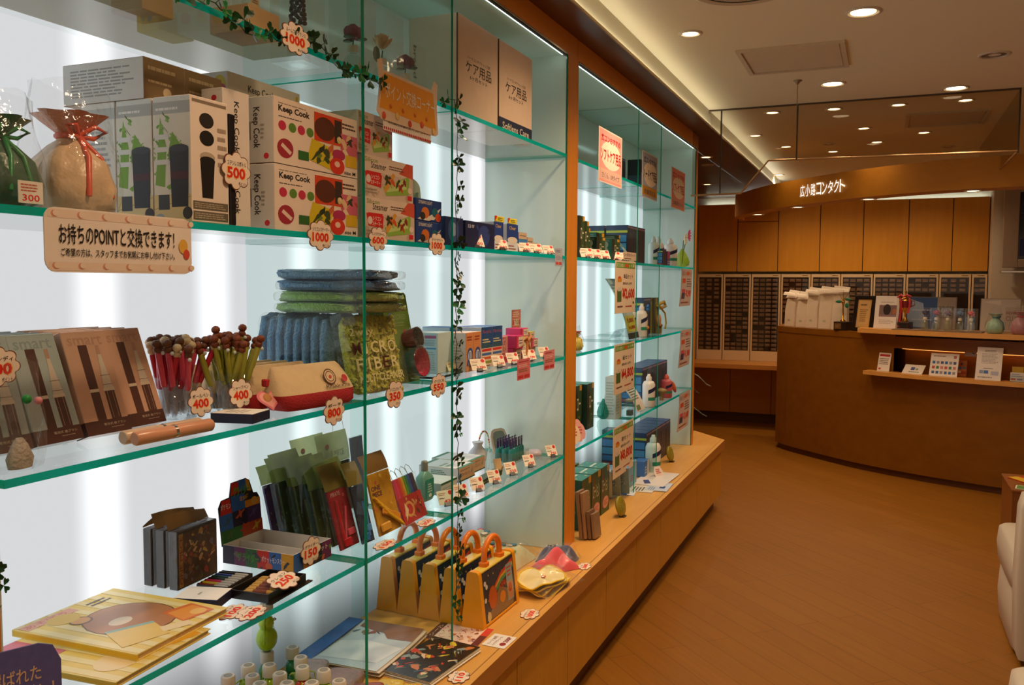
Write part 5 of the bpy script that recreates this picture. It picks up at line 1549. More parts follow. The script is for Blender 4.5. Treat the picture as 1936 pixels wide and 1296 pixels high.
flower_card((-.022, 2.075, z4 + .0005), .088, .048, '350', 'マーカー', 'scalloped card reading 350 lying flat beside the marker bag', flat=R(10))
# olive header bags in the narrow bay
OLV = translu('9aa060', .45)
def header_bag(x, y, w, h, hh, lb, body, items=(), rz=0, lean=-14, hdr=None, z=z4, extra=None, grp='header card bags'):
    t = thing('stationery_bag', lb, 'stationery bag', (x, y, z), 0, grp, (0, R(lean), R(rz)))
    b = MB()
    b.box(-.002, -w / 2 + .006, .004, .004, w / 2 - .006, h - .002, translu(body, .25, .3))
    if items:
        b.deco(FX(.0042, -w / 2 + .006, .004), w - .012, h - .006, items)
    b.build('backing', t)
    b = MB()
    b.box(-.006, -w / 2, 0, .0075, w / 2, h, BAG)
    b.build('wrapper', t)
    if hh:
        b = MB()
        b.sheet(lambda u, v: (.001 - .010 * v * v, -w / 2 + w * u, h + hh * v), 4, 4, hdr or OLV)
        b.build('header', t)
    if extra:
        b = MB(); extra(b)
        b.build('contents', t)
    return t
def sticks(cols, sd, w, h):
    def f(b):
        r_ = random.Random(sd)
        for i, cc in enumerate(cols):
            u0, u1 = r_.uniform(-w * .3, w * .3), r_.uniform(-w * .3, w * .3)
            b.tube([(.0065 + .0004 * i, u0, h * r_.uniform(.04, .15)), (.0065 + .0004 * i, u1, h * r_.uniform(.7, .95))], .0032, C(cc, .35), 6)
        b.box(.006, -w * .32, h * .06, .011, w * .05, h * .20, C(cols[0], .4), c=.002)
        b.box(.006, -w * .02, h * .22, .010, w * .33, h * .34, C(cols[-1], .4), c=.002)
    return f
specs = [(-.288, '6a4a7a', ('7a4a8a', '8a5a9a'), .075, 'violet'), (-.263, '5a3a4a', ('7a2a4a', '5a2a3a'), .08, 'plum'), (-.239, '4f5a34', ('6a7a3a', '8a8a3a'), .09, 'moss'), (-.215, '4a5a3a', ('5a6a2a', '7a5a2a'), .06, 'dull green'),
         (-.191, '5a6034', ('8a8a2a', 'a09a2c'), .085, 'olive'), (-.167, '3a5a5a', ('1f7a9a', '2a8aa8'), .08, 'teal'), (-.143, '6a6a2a', ('a0901c', 'b8a02a'), .075, 'mustard'), (-.119, '5a5a2c', ('9a8a1c', '8a7a2a'), .08, 'dark yellow')]
for k, (x, body, cols, hh, nm) in enumerate(specs):
    h_ = .145 + .006 * (k % 3)
    header_bag(x, 1.815 + .012 * (k % 2), .115, h_, hh * .8, '%s stationery bag with an olive header, %s from the back' % (nm, ordn[k]), body, (('b', .05, .05, .95, .95, 10, cols[0], body, '8a8a5a'),), lean=-13, extra=sticks(cols, k, .1, h_))
for k, (x, y, zt, lb) in enumerate(((-.312, 1.97, .24, 'pale olive header bag at the back of the row with a small red mark'), (-.286, 2.045, .235, 'pale grey olive header bag with blue lettering and a hanging loop'))):
    t = header_bag(x, y, .15, .15, .085, lb, '6f7452', (), lean=-4, hdr=translu('b4b884', .45))
    b = MB(); b.deco(FX(-.002, -.07, .155), .14, .07, [('e', .3, .6, .07, .12, 'c87a5a')] + ([('t', .2, .15, .85, .4, 'ONE PIECE', '2a6a8a')] if k else []))
    b.build('header_print', t)
    if k:
        b = MB(); b.tube([(0, .0, .235), (-.004, .01, .262), (-.004, .03, .278), (0, .05, .262), (0, .055, .235)], .0008, C('c9c9c4', .3), 4)
        b.build('loop', t)
header_bag(-.255, 2.12, .07, .215, .0, 'slate blue bag at the back beside the olive headers', '5a6a8a', lean=-6)
header_bag(-.083, 1.797, .090, .150, .065, 'red stationery bag with a brown header at the front of the row', 'b8182c', (('b', .05, .1, .95, .9, 10, 'c8182a', 'e0403c', 'a8142c'), ('t', .1, .9, .6, .97, 'PIRATE', 'e0a0a0')), extra=sticks(('c8182c', 'd8343c', 'e2506a'), 31, .085, .14), hdr=C('8a7434', .5), lean=-16)
header_bag(-.062, 1.848, .058, .150, .060, 'blue stationery bag with a brown header beside the red one', '2a3a5a', (('b', .05, .1, .95, .9, 8, '3a6aa8', '5a8ac0', '1f2a4a'),), extra=sticks(('2a6ab0', '4a8ac8'), 33, .055, .14), hdr=C('8a7434', .5), lean=-16, rz=-6)
def yellow(b):
    r_ = random.Random(5)
    for i in range(5):
        b.tube([(.008 + .001 * i, -.052 + .010 * i, .105 - .012 * i), (.008 + .001 * i, .045 + .002 * i, .025 - .004 * i)], .0040, C('d8a81c', .35), 6)
    b.box(.007, -.052, .040, .013, .030, .058, C('d8902c', .4), c=.003, T=RO(R(-24), 'X'))
    b.box(.007, -.05, .012, .014, -.005, .034, C('d8a03c', .4), c=.003)
header_bag(-.060, 1.952, .118, .165, .050, 'yellow stationery bag with pencils crossing in front of it', 'd8a41c', (('b', .05, .4, .95, .95, 12, 'd8782c', 'c8501c', 'e8c83a'), ('T', .05, .72, .45, .80, 'ONE', '5a2a14'), ('T', .05, .62, .48, .70, 'PIECE', '5a2a14')), extra=yellow, hdr=C('7a5c2c', .5), lean=-15)
# marker set
t = thing('marker_set', 'clear wallet of bright felt markers with a red printed band', 'marker set', (-.058, 2.080, z4), 0, None, (0, R(-20), R(3)))
for k, cc in enumerate(('c81c4a', 'd82a6a', 'd8203c', 'd8641c', 'd8a81c', '5aa82c', '2a8a6a', '2a5ab0', '2a2a6a', '3a2a2a')):
    b = MB()
    b.lathe([(.0052, 0), (.0056, .004), (.0056, .094), (.0052, .098), (.0056, .100), (.0056, .118), (.004, .122)], C(cc, .35), 10, TR(0, -.058 + .0128 * k, .006))
    b.build('marker', t)
b = MB(); b.box(.0066, -.068, .002, .0075, .066, .075, C('b81c1c', .4))
b.deco(FX(.0077, -.068, .002), .134, .073, [('b', .02, .05, .98, .95, 34, 'd8a05a', 'e8c89a', '5a2a1c', 'c8281c', '8a3a1c'), ('e', .35, .5, .2, .3, 'd8a04a'), ('e', .35, .5, .13, .2, 'b81c1c'), ('p', [(.1, .1), (.3, .5), (.2, .8)], 'e8d0a0')])
b.build('printed_band', t)
b = MB(); b.box(-.0075, -.072, 0, .0092, .070, .128, BAG)
b.build('wallet', t)
b = MB()
for k in range(4):
    y = -.05 + .03 * k
    b.tube([(0, y, .126), (-.006, y + .006, .148), (-.008, y + .02, .154), (-.004, y + .028, .146), (0, y + .032, .126)], .0009, CHROME, 5)
b.build('wire_loops', t)
# far bay
t = thing('solution_bottle', 'teal and white bottle with a grey cap on the lowest shelf', 'bottle', (-.150, 2.300, z4))
b = MB(); loft(b, [(0, 0, 0, .017, .030, .6), (0, 0, .004, .019, .033, .6), (0, 0, .070, .019, .033, .6), (0, 0, .084, .012, .020, .8), (0, 0, .090, .009, .009, 1)], C('7fb5a8', .35))
b.build('bottle', t)
MB().lathe([(.011, .090), (.0105, .112), (.009, .118), (.006, .120)], C('9a938a', .4), 16).build('cap', t)
b = MB(); b.box(.0188, -.024, .008, .0196, .024, .066, C('1f9a86', .4), c=.0004); b.deco(FX(.0198, -.024, .008), .048, .058, [('l', .2, .3, .8, .8, 4, 'e0ece8'), ('e', .5, .15, .2, .1, 'e8f0ec')])
b.build('bottle_label', t)
carton('lens_box', 'low grey white carton with a green lid edge at the second divider', 'box', -.125, 2.36, z4, .10, .11, .038, 'cdd3d0', sidec='c3cbc8', topc='d5dad6', side=[('l', .1, .2, .9, .8, 3, 'a9b3b0')], front=[('r', 0, .82, 1, 1, '2a6a4a'), ('l', .1, .2, .8, .6, 2, 'a0a8a4')])
for k in range(2):
    carton('lens_box', ('nearer', 'farther')[k] + ' of two flat white and green cartons lying side by side', 'box', -.155 - .02 * k, 2.545 + .125 * k, z4, .15, .12, .046, 'c9a884', group='flat white and green cartons', sidec='d8dad6', topc='e2e6e0',
           top=[('r', 0, 0, 1, .08, '2a7a52'), ('r', 0, .9, 1, 1, '2a7a52'), ('l', .1, .3, .7, .6, 2, '9ab0a0')], front=[('r', 0, .0, 1, .10, '2f5a34'), ('t', .08, .36, .66, .62, 'プロージェント', '4a3a2a'), ('l', .08, .74, .8, .84, 1, '6a5a4a'), ('p', [(.74, .4), (.86, .85), (.80, .4)], '3a6a8a')], side=[('l', .3, .2, .7, .8, 5, '4a7a5a'), ('e', .5, .12, .18, .1, 'c83a3a')])
carton('lens_box', 'long thin dark green carton lying at the front of the white cartons', 'box', -.070, 2.515, z4, .035, .20, .018, '2f4a26', front=[('l', .1, .3, .9, .7, 1, '8a9a7a')], rz=R(3))
# beaded band, tray of purple bottles, hand mirror
b = MB()
for k in range(26):
    a = PI * k / 25
    b.ball((.0, -.040 * math.cos(a), .008 + .085 * math.sin(a) ** .8), .0042, C(['efe6da', 'd8423c', 'e8d06a', 'f2ece2', 'b8d0b0'][k % 5], .3), 7)
b.tube([(0, -.040 * math.cos(PI * k / 25), .008 + .085 * math.sin(PI * k / 25) ** .8) for k in range(26)], .0016, C('efe6da', .3), 6)
b.build('beaded_headband', None, (-.275, 2.995, z4), R(-8), 'headband of white, red and yellow beads standing upright at the back', 'headband')
gift = MB(); loft(gift, [(0, 0, 0, .03, .035, 1), (0, 0, .03, .034, .04, 1), (.0, 0, .055, .014, .018, 1), (0, 0, .07, .022, .026, 1.2)], C('dfe2e4', .7, var=.1, bump=.8, bscale=40))
gift.build('white_sachet', None, (-.255, 2.90, z4), 0, 'white tulle sachet beside the beaded headband', 'sachet')
b = MB()
for q in ((-.045, -.07, 0, .045, .07, .002), (-.045, -.07, .002, -.043, .07, .040), (.043, -.07, .002, .045, .07, .040), (-.043, -.07, .002, .043, -.068, .040), (-.043, .068, .002, .043, .07, .040)):
    b.box(*q, CLEARBOX)
b.build('clear_tray', None, (-.145, 2.945, z4), R(-4), 'clear plastic tray holding the purple topped bottles', 'tray')
bt = thing('small_bottle', 'small teal bottle with a purple tag top standing in the clear tray', 'bottle', (0, 0, 0), 0, 'purple topped bottles in the clear tray')
MB().lathe([(.0085, 0), (.0095, .003), (.0095, .046), (.005, .052)], C('2a8a86', .25), 12).build('bottle', bt)
b = MB(); b.box(-.0012, -.008, .050, .0012, .008, .086, C('3a2468', .4), c=.001); b.deco(FX(.0013, -.008, .05), .016, .036, [('e', .5, .82, .16, .07, 'dcd6e4')])
b.build('tag_top', bt)
n = 0
for i in range(3):
    for j in range(5):
        o = bt if n == 0 else dup(bt)
        o.location = (-.172 + .026 * i, 2.895 + .025 * j, z4 + .003)
        n += 1
t = thing('hand_mirror', 'beige framed table mirror leaning at the post end of the shelf', 'mirror', (-.235, 3.075, z4), R(-20), None, None)
b = MB()
P = [(-.042, 0), (.042, 0), (.044, .07), (.036, .088), (.02, .095), (-.02, .095), (-.036, .088), (-.044, .07)]
b.prism(P, -.006, .0, C('e2d8c2', .35), RO(R(-14), 'Y') @ FX(0, 0, 0))
b.build('frame', t)
b = MB()
b.prism([(u * .74, .012 + v * .76) for u, v in P], .0001, .0008, C('8a8f86', .04, 1.0), RO(R(-14), 'Y') @ FX(0, 0, 0))
b.build('glass', t)
for k in range(2):
    b = MB(); loft(b, [(0, 0, 0, .026, .032, .7), (0, 0, .010, .030, .036, .7), (0, 0, .018, .02, .025, .8)], C('ddd8d4' if k == 0 else 'cfc4cf', .35, var=.15, bump=.3))
    b.build('compact_case', None, (-.135 + .03 * k, 3.055 + .035 * k, z4), R(20), ('white and grey', 'white and purple')[k] + ' compact case lying beside the purple bottles', 'case', 'compact cases')
for i, (y, num, x) in enumerate(((2.262, '420', -.05), (2.352, '840', -.045), (2.460, '1,050', -.042), (2.580, '1,260', -.038), (2.720, '525', -.038), (2.868, '630', -.030), (3.075, '735', -.022))):
    clip_card(x, y, z4, 'clip-on price tag on the lowest shelf, ' + ordn[i] + ' from the second divider', num, -30, .056 if i == 0 else .048, .042)
b = MB()
b.box(-.003, -.016, 0, .003, .016, .050, C('d9b88a', .5), T=RO(R(-15), 'Y')); b.tube([(.016, -.01, .0), (.024, -.008, .03)], .003, C('c9a060', .5), 6)
o = b.build('sample_card', None, (-.095, 2.735, z4), R(-20), 'tan sample card with a green patch leaning against the clear tray', 'card')
# ---------------------------------------------------------------- worktop of the nearer showcase (z = CT)
zc = CT + .0008
# yellow carry cases
YEL = C('f0a012', .3, var=.03); ORG = C('f07c14', .28, var=.03)
def carry_case(k):
    t = thing('carry_case', 'yellow toy carry case with an orange handle, ' + ('backmost of the row', 'second from the back', 'middle one of the row', 'fourth from the back', 'front one showing its printed side')[k], 'carry case', (-.296 + .0775 * k, 2.455 - .006 * k, zc), R(-1), 'yellow carry cases in a row')
    L = .132
    def trap(a, b_, h, r=.012):
        P = [(-a, 0), (a, 0)]
        for (cx, sg, a0) in ((b_ - r, 1, 0), (-(b_ - r), -1, 90)):
            for q in range(5):
                w = R(a0 + q * 22.5)
                P.append((cx + r * math.cos(w), h - r + r * math.sin(w)))
        return P
    for y0, y1 in ((-L, -L + .020), (L - .020, L)):
        b = MB()
        b.prism(trap(.038, .020, .172), y0, y1, YEL, Matrix(((1, 0, 0, 0), (0, 0, 1, 0), (0, 1, 0, 0), (0, 0, 0, 1))), smooth=False)
        b.build('end_shell', t)
    MB().box(-.017, -L + .02, .158, .017, L - .02, .168, C('e6cc5a', .3), c=.003).build('top_bar', t)
    MB().box(-.037, -L + .02, .0, .037, L - .02, .010, YEL, c=.002).build('bottom_rail', t)
    for sg in (1, -1):
        b = MB()
        n_ = Vector((1, 0, .113)).normalized()
        x0, x1 = .0355, .0185
        W, H = 2 * L - .04, .150
        vs = [(sg * x0, -L + .02, .010), (sg * x0, L - .02, .010), (sg * x1, L - .02, .160), (sg * x1, -L + .02, .160)]
        b.add(vs, [(0, 1, 2, 3)] if sg > 0 else [(3, 2, 1, 0)], C('2c3444', .25, var=.1))
        if sg > 0:
            T = Matrix(((0, (x1 - x0) / .150, 1, x0), (1, 0, 0, -L + .02), (0, 1, 0, .010), (0, 0, 0, 1)))
            it = [('e', u, v, .035, .05, 'd9d2c4') for u, v in ((.08, .78), (.12, .70), (.06, .45), (.90, .86), (.94, .80), (.50, .60), (.72, .30))] + [('e', u, v, .012, .02, 'c9b23a') for u, v in ((.2, .9), (.35, .88), (.62, .82), (.1, .2))]
            def arc(r0, r1, cc):
                P = [(.34 + r0 * math.cos(a) * 1.0, .40 + r0 * 1.4 * math.sin(a)) for a in [R(25 + 6 * i) for i in range(19)]] + [(.34 + r1 * math.cos(a) * 1.0, .40 + r1 * 1.4 * math.sin(a)) for a in [R(25 + 6 * i) for i in range(18, -1, -1)]]
                return ('p', P, cc)
            it += [('p', [(.02, .05), (.25, .02), (.9, .02), (.98, .25), (.5, .55), (.2, .2)], '8a6a4c'), ('p', [(.12, .42), (.55, .80), (.98, .95), (.98, .85), (.6, .70), (.2, .38)], 'c8422c'), ('p', [(.13, .40), (.56, .74), (.98, .87), (.98, .80), (.6, .66), (.2, .36)], 'd8a02c'), ('p', [(.14, .38), (.57, .69), (.98, .80), (.98, .75), (.6, .62), (.2, .34)], '4a8a5a'), ('e', .28, .42, .135, .24, 'a9481c'), ('e', .28, .42, .12, .215, 'c05a26'), ('e', .58, .30, .09, .12, 'd8852c'), ('T', .50, .48, .74, .62, 'ANPAN', 'b8341c'), ('r', .74, .12, .94, .88, '8fa2a8'), ('r', .76, .15, .92, .50, 'c88a5a'), ('l', .77, .6, .91, .84, 3, 'b8442c'), ('e', .84, .38, .06, .10, 'b84a24'), ('e', .12, .10, .06, .10, 'd8c28a')]
            b.deco(T, W, H, it, rough=.25)
        b.build('printed_side', t)
    b = MB()
    P = [(0, -.055, .166)] + [(0, -.055 + .055 * (1 - math.cos(a)), .190 + .055 * math.sin(a)) for a in [R(12 * i) for i in range(16)]] + [(0, .055, .166)]
    b.tube(P, .0095, ORG, 12)
    for sg in (-1, 1):
        b.box(-.013, sg * .055 - .013, .160, .013, sg * .055 + .013, .182, ORG, c=.003)
    b.build('handle', t)
for k in range(5):
    carry_case(k)
flower_card((.125, 2.475, zc), .092, .062, '1000', 'おでかけケース', 'scalloped card reading 1000 lying flat before the yellow cases', flat=R(8))
# duck shaped drink bottles
def duck(x, y, label, col, z=zc, rz=0, tall=True):
    t = thing('duck_bottle', label, 'bottle', (x, y, z), rz, 'duck shaped bottles')
    m = C(col, .15, var=.05)
    b = MB()
    b.ball((0, 0, .032), (.026, .028, .032), m, 16)
    b.ball((0, .018, .040), (.016, .020, .022), m, 12)
    b.ball((0, -.003, .072), (.019, .020, .021), m, 14)
    b.lathe([(.012, .088), (.012, .096)], m, 14)
    b.tube([(.004, .014, .075), (.006, .026, .074), (.005, .032, .070)], .005, m, 7, taper=lambda f: 1 - .6 * f)
    b.build('body', t)
    b = MB()
    b.lathe([(.0165, .094), (.0165, .118), (.0145, .121)], C('d5cdbf', .5), 20)
    b.lathe([(.010, .1215), (.0001, .1215)], C('9a9488', .6, var=.4, scale=300), 16, cap=False)
    b.build('cap', t)
    b = MB()
    b.ball((.018, .004, .078), .0035, BLACKM, 8); b.ball((.0185, .004, .078), (.0032, .0045, .0045), C('e8e8e0', .3), 8)
    b.ball((.0205, .004, .078), .0028, BLACKM, 8)
    b.build('eye', t)
    b = MB()
    cd = C('9ab81c', .5)
    b.tube([(0, -.016, .09), (.004, -.034, .085), (.004, -.038, .05), (.002, -.034, .03), (.002, -.030, .05), (0, -.018, .088)], .0018, cd, 6)
    b.build('cord', t)
    return t
GRN, LIM, RDD, TQ = '9fc21c', 'b0c42c', 'd8401c', '2f8a5a'
duck(-.262, 1.700, 'lime duck bottle standing above the others on a white cap', GRN, zc + .122, R(25))
dk = [(-.262, 1.700, TQ, 'green bottle under the raised duck bottle'), (-.257, 1.555, TQ, 'green capped bottle at the left end of the group'), (-.252, 1.618, GRN, 'lime capped bottle with a tangled cord'), (-.206, 1.578, 'c8763a', 'orange bodied capped bottle near the left'), (-.207, 1.640, GRN, 'lime duck bottle with its eye showing in the middle'), (-.165, 1.553, RDD, 'capped bottle at the near picture edge'), (-.220, 1.745, TQ, 'green capped bottle behind the middle ducks'), (-.155, 1.612, LIM, 'yellow green capped bottle right of the middle duck'), (-.128, 1.662, RDD, 'red duck bottle tilted in the group'), (-.165, 1.705, LIM, 'lime bottle behind the red duck'), (-.110, 1.580, LIM, 'capped lime bottle near the picture edge'), (-.060, 1.604, GRN, 'capped bottle low at the picture edge'), (-.072, 1.668, LIM, 'yellow lime duck bottle on the right of the group'), (-.008, 1.636, LIM, 'rightmost capped duck bottle of the group'), (.035, 1.700, LIM, 'capped bottle by the dark picture sheets')]
for k, (x, y, cc, lb) in enumerate(dk[:-1]):
    duck(x, y, lb, cc, rz=R([10, 80, -30, 140, 20, 200, 60, -60, 30, 100, 160, 20, 70, 250][k]))
# clear folders, sheets, snack packs
def sheet_stack(x, y, w, d, rz, n, name, label, face, items, cat, group=None, dz=.0022, curl=0.0, edge='d9c8ae', z=zc):
    t = thing(name, label, cat, (x, y, z), rz, group)
    rnd = random.Random(n)
    for k in range(n):
        top = k == n - 1
        ox, oy = (0, 0) if top else (rnd.uniform(.000, .014), rnd.uniform(-.006, .012))
        zz_ = dz * k
        b = MB()
        def fn(u, v, up_=0.0):
            return (d / 2 - d * v + ox, -w / 2 + w * u + oy, zz_ + up_ + curl * max(0, u - .55) ** 2 * 4 * (.4 + .6 * k / n))
        b.sheet(lambda u, v: fn(u, v, .0012), 10, 2, C(face if top else edge, .25))
        b.sheet(lambda u, v: fn(1 - u, v, 0), 10, 2, C(edge, .5))
        b.add([fn(u / 10, 0, h_) for h_ in (0, .0012) for u in range(11)], [(i, i + 1, 12 + i, 11 + i) for i in range(10)], C(edge, .5))
        b.add([fn(0, v / 2, h_) for h_ in (0, .0012) for v in range(3)], [(i + 1, i, 3 + i, 4 + i) for i in range(2)], C(edge, .5))
        if top and items:
            q = MB()
            q.deco(FZ(d / 2, -w / 2, .0013), w, d, items, rough=.25)
            for m_ in q.mats: b.mi(m_)
            o0 = len(b.v)
            b.v += [(x_ + ox, y_ + oy, z_ + zz_ + curl * max(0, (y_ + w / 2) / w - .55) ** 2 * 4) for x_, y_, z_ in q.v]
            for f, mm in zip(q.f, q.m):
                b.f.append(tuple(o0 + i for i in f)); b.m.append(b.mi(q.mats[mm])); b.sm.append(False)
        b.build('sheet', t)
    return t
sheet_stack(-.205, 2.036, .275, .25, R(2), 9, 'clear_folder', 'stack of clear picture folders with a blue header strip', 'c5d2da', [('r', .0, .80, 1, 1, '1f62b0'), ('r', .06, .84, .5, .96, '2f86c8'), ('t', .08, .86, .42, .95, 'ONE PIECE', 'e2e6ec'), ('p', [(.1, .78), (.16, .1), (.55, .02), (.6, .5), (.5, .78)], 'dfe4e6'), ('p', [(.72, .0), (1, .0), (1, .75), (.86, .76), (.80, .4), (.70, .3)], '8a5a34'), ('b', .74, .05, .98, .75, 22, '9a4a34', '6a4a24', 'b8863a', '5a6a7a', '8a6a3a')], 'folder', curl=.012)
dark_items = [('r', 0, 0, 1, 1, '241c14'), ('b', .05, .06, .95, .95, 60, 'c87a4a', 'd8c23a', 'c8412c', '8a9a9a', 'e0c9a4', '5a6a4a', 'b86a3a', '3a4a5a')]
sheet_stack(.012, 2.045, .25, .155, R(-6), 4, 'picture_sheet', 'dark sticker sheets crowded with small pictures, lying at the worktop edge', '241c14', dark_items, 'picture sheet', dz=.004, edge='efe6d6')
b = MB(); b.box(-.085, -.064, 0, .085, .064, .0012, C('efd6c6', .3))
b.deco(FZ(.085, -.064, .0012), .128, .17, [('r', 0, .86, 1, 1, '5a3a30'), ('r', 0, 0, 1, .13, '6a2a26'), ('r', .55, 0, 1, .13, 'd8402c'), ('t', .15, .89, .85, .97, 'シール', 'd9b8a4'), ('b', .05, .16, .95, .84, 46, 'c8763a', 'd88a9a', '8a4a3a', 'e0a86a', 'b84a5a', 'c9a0b0')])
b.build('sticker_sheet', None, (-.008, 2.250, zc), R(3), 'pale pink sticker sheet with small motifs under the yellow cases', 'sticker sheet')
b = MB(); b.box(-.036, -.044, 0, .036, .044, .0012, C('f2ece6', .5))
b.deco(FZ(.036, -.044, .0012), .088, .072, [('t', .14, .70, .80, .86, '1シート100円', '4a2a26'), ('t', .10, .50, .84, .64, 'キャラクターシール', '4a2a26'), ('e', .30, .24, .13, .13, '9a2a34'), ('T', .46, .14, .90, .34, '200P', '8a2030')])
b.build('price_plate', None, (.122, 2.248, zc), R(-2), 'white rectangular price plate reading 200P at the worktop edge', 'price card')
flower_card((.118, 1.995, zc), .080, .060, '110', 'シール', 'scalloped card reading 110 lying flat at the bottom edge of the picture', flat=R(10))
flower_card((.110, 2.735, zc + .0002), .075, .05, '300', 'タオル', 'scalloped card half under the yellow bibs', flat=R(8))
flower_card((.135, 2.985, zc), .085, .05, '380', 'スタイ', 'scalloped card lying flat before the rumpled bags at the post', flat=R(8))
def candy(x, y, w, d, rz, label, col, cols, z=zc, th=.010):
    b = MB()
    sd = int(abs(x) * 1e3 + y * 100)
    b.ball((0, 0, th / 2), (d / 2, w / 2, th / 2), C(col, .3, var=.25, scale=30, bump=.6, bscale=50), 22, None, .35)
    b.deco(FZ(d / 2, -w / 2, th * .98), w, d, [('b', .15, .15, .85, .85, 14, *cols)], rough=.3)
    return b.build('snack_pack', None, (x, y, z), rz, label, 'snack pack', 'flat snack packs')
candy(-.235, 1.820, .13, .10, R(20), 'pinkish printed packet lying left of the folders, upper one', 'a88a8a', ('8a6a6a', 'c8a8a0', '6a7a6a', 'a05a5a'), zc, .035)
candy(-.130, 1.815, .13, .10, R(10), 'pinkish printed packet lying in front of the folders', 'a07a7a', ('7a8a6a', 'c86a5a', 'd8c2a0', '6a5a5a'), zc + .0, .030)
candy(-.045, 1.800, .07, .10, R(35), 'rust coloured striped packet beside the divider', '9a4a34', ('c87a5a', '7a2a1c', 'd89a7a'), zc, .025)
candy(-.01, 1.845, .12, .07, R(15), 'yellow and white packet with bright stripes beside the picture sheets', 'd8b83a', ('e8e0d0', 'c8402c', '5a8ab0', 'e8d06a'), zc + .0)
candy(.05, 1.87, .07, .05, R(30), 'small yellow packet with a red corner at the picture edge', 'd8b02c', ('e8d8c0', 'c8321c'))
# soft goods in clear bags by the post
def cloth_pile(x, y, w, d, h, col, label, sd, wrap=True, rz=0, var=.15, group='bagged soft goods', decos=()):
    t = thing('bagged_towel', label, 'bagged towel', (x, y, zc), rz, group)
    rnd = random.Random(sd)
    ph = [rnd.random() * 6 for _ in range(6)]
    def fn(u, v):
        r = math.sin(PI * u) ** .5 * math.sin(PI * v) ** .5
        zz_ = h * r * (.62 + .20 * math.sin(9 * u + ph[0] + 3 * v) + .16 * math.sin(7 * v + ph[1] - 4 * u) + .06 * math.sin(19 * u + ph[2]))
        return (d / 2 - d * v + .006 * math.sin(6 * u + ph[3]), -w / 2 + w * u + .006 * math.sin(6 * v + ph[4]), max(.0008, zz_))
    b = MB(); b.sheet(fn, 26, 20, C(col, .85, var=var, scale=30, sheen=.3))
    b.build('cloth', t)
    if decos:
        b = MB()
        for (u, v, r, cc) in decos:
            p = fn(u, v)
            b.ball((p[0], p[1], p[2] + .001), (r, r, .003), C(cc, .7), 8)
        b.build('print', t)
    if wrap:
        b = MB()
        b.sheet(lambda u, v: (lambda p: (p[0] * 1.12, p[1] * 1.12, p[2] * 1.08 + .004 + .008 * abs(math.sin(11 * u + ph[5]) * math.sin(9 * v)) * math.sin(PI * u) ** .3 * math.sin(PI * v) ** .3))(fn(u, v)), 30, 24, BAG)
        b.build('wrapper', t)
    return t
cloth_pile(-.185, 2.845, .34, .24, .135, 'c9cda2', 'large clear bag of multicoloured printed cloth at the back by the post', 1, decos=[(random.uniform(.12, .88), random.uniform(.15, .9), random.uniform(.008, .018), random.choice(['c8283c', '5a9a3a', 'd8862c', 'e8d8c0', '3a7a9a', 'd86a8a'])) for _ in range(46)])
cloth_pile(.040, 2.895, .20, .10, .085, 'e84c58', 'red pink folded cloth in a clear bag', 2, rz=R(-28))
cloth_pile(.020, 3.020, .12, .13, .070, '4a4c6a', 'dark blue and grey bundle in a clear bag beside the post', 3, decos=[(random.uniform(.2, .8), random.uniform(.2, .8), .010, random.choice(['7a86b0', '2a2a3a'])) for _ in range(10)])
t = thing('baby_bib_stack', 'stack of pale yellow bibs with bright yellow edging in a clear bag', 'bibs', (.085, 2.715, zc), R(-12))
YB = C('ecdca0', .85, var=.06); YE_ = C('ecc418', .7)
for k in range(4):
    b = MB()
    ph = k * 1.3
    def fn(u, v, k=k, ph=ph):
        a = 2 * PI * u
        e = .55
        rx = .070 - .004 * k; ry = .105 - .006 * k
        x_ = rx * v * math.copysign(abs(math.cos(a)) ** e, math.cos(a)); y_ = ry * v * math.copysign(abs(math.sin(a)) ** e, math.sin(a))
        return (x_ + .005 * k - .01, y_ - .010 * k, .008 + .013 * k + .010 * v * math.sin(3 * a + ph) + .006 * math.sin(40 * x_ + ph) + .005 * math.sin(33 * y_ + 2 * ph))
    b.sheet(fn, 36, 6, YB)
    b.tube([fn(i / 40, 1.0) for i in range(40)], .0028, YE_, 6, closed=True)
    if k == 3:
        b.ball((.012, -.03, .051), (.008, .010, .003), C('d8642c', .7), 10)
    b.build('bib', t)
b = MB()
b.sheet(lambda u, v: (.085 - .17 * v, -.12 + .24 * u, .012 + .062 * (math.sin(PI * u) * math.sin(PI * v)) ** .5 + .008 * math.sin(13 * u) * math.sin(9 * v)), 24, 18, BAG)
b.build('wrapper', t)
# ---------------------------------------------------------------- farther showcase
LB = 'lens care boxes'
def dark_green(x, y, z, w, h, d, lb, grp='dark green care cartons', teal=False):
    c = '1f5a50' if teal else '1c3a26'
    return carton('care_box', lb, 'box', x, y, z, d, w, h, c, group=grp, sidec='123528' if not teal else '1f6a5e', topc='2a7a6a',
                  front=[('r', 0, 0, .35, 1, '2c2a1c'), ('p', [(.3, 0), (1, .3), (1, 1), (.5, 1)], '36502a'), ('r', .7, .88, 1, 1, 'd89a2c'), ('t', .35, .45, .85, .72, 'ロー', 'd8d2b8'), ('b', .1, .05, .9, .4, 6, '6a8a3a', '8a6a2c', 'c8a04a')],
                  side=[('e', .5, .72, .25, .25 * d / h, '9ab0a4'), ('e', .5, .45, .25, .25 * d / h, '9ab0a4'), ('e', .5, .18, .25, .25 * d / h, '9ab0a4'), ('l', .15, .84, .85, .95, 2, '7a9a8a')])
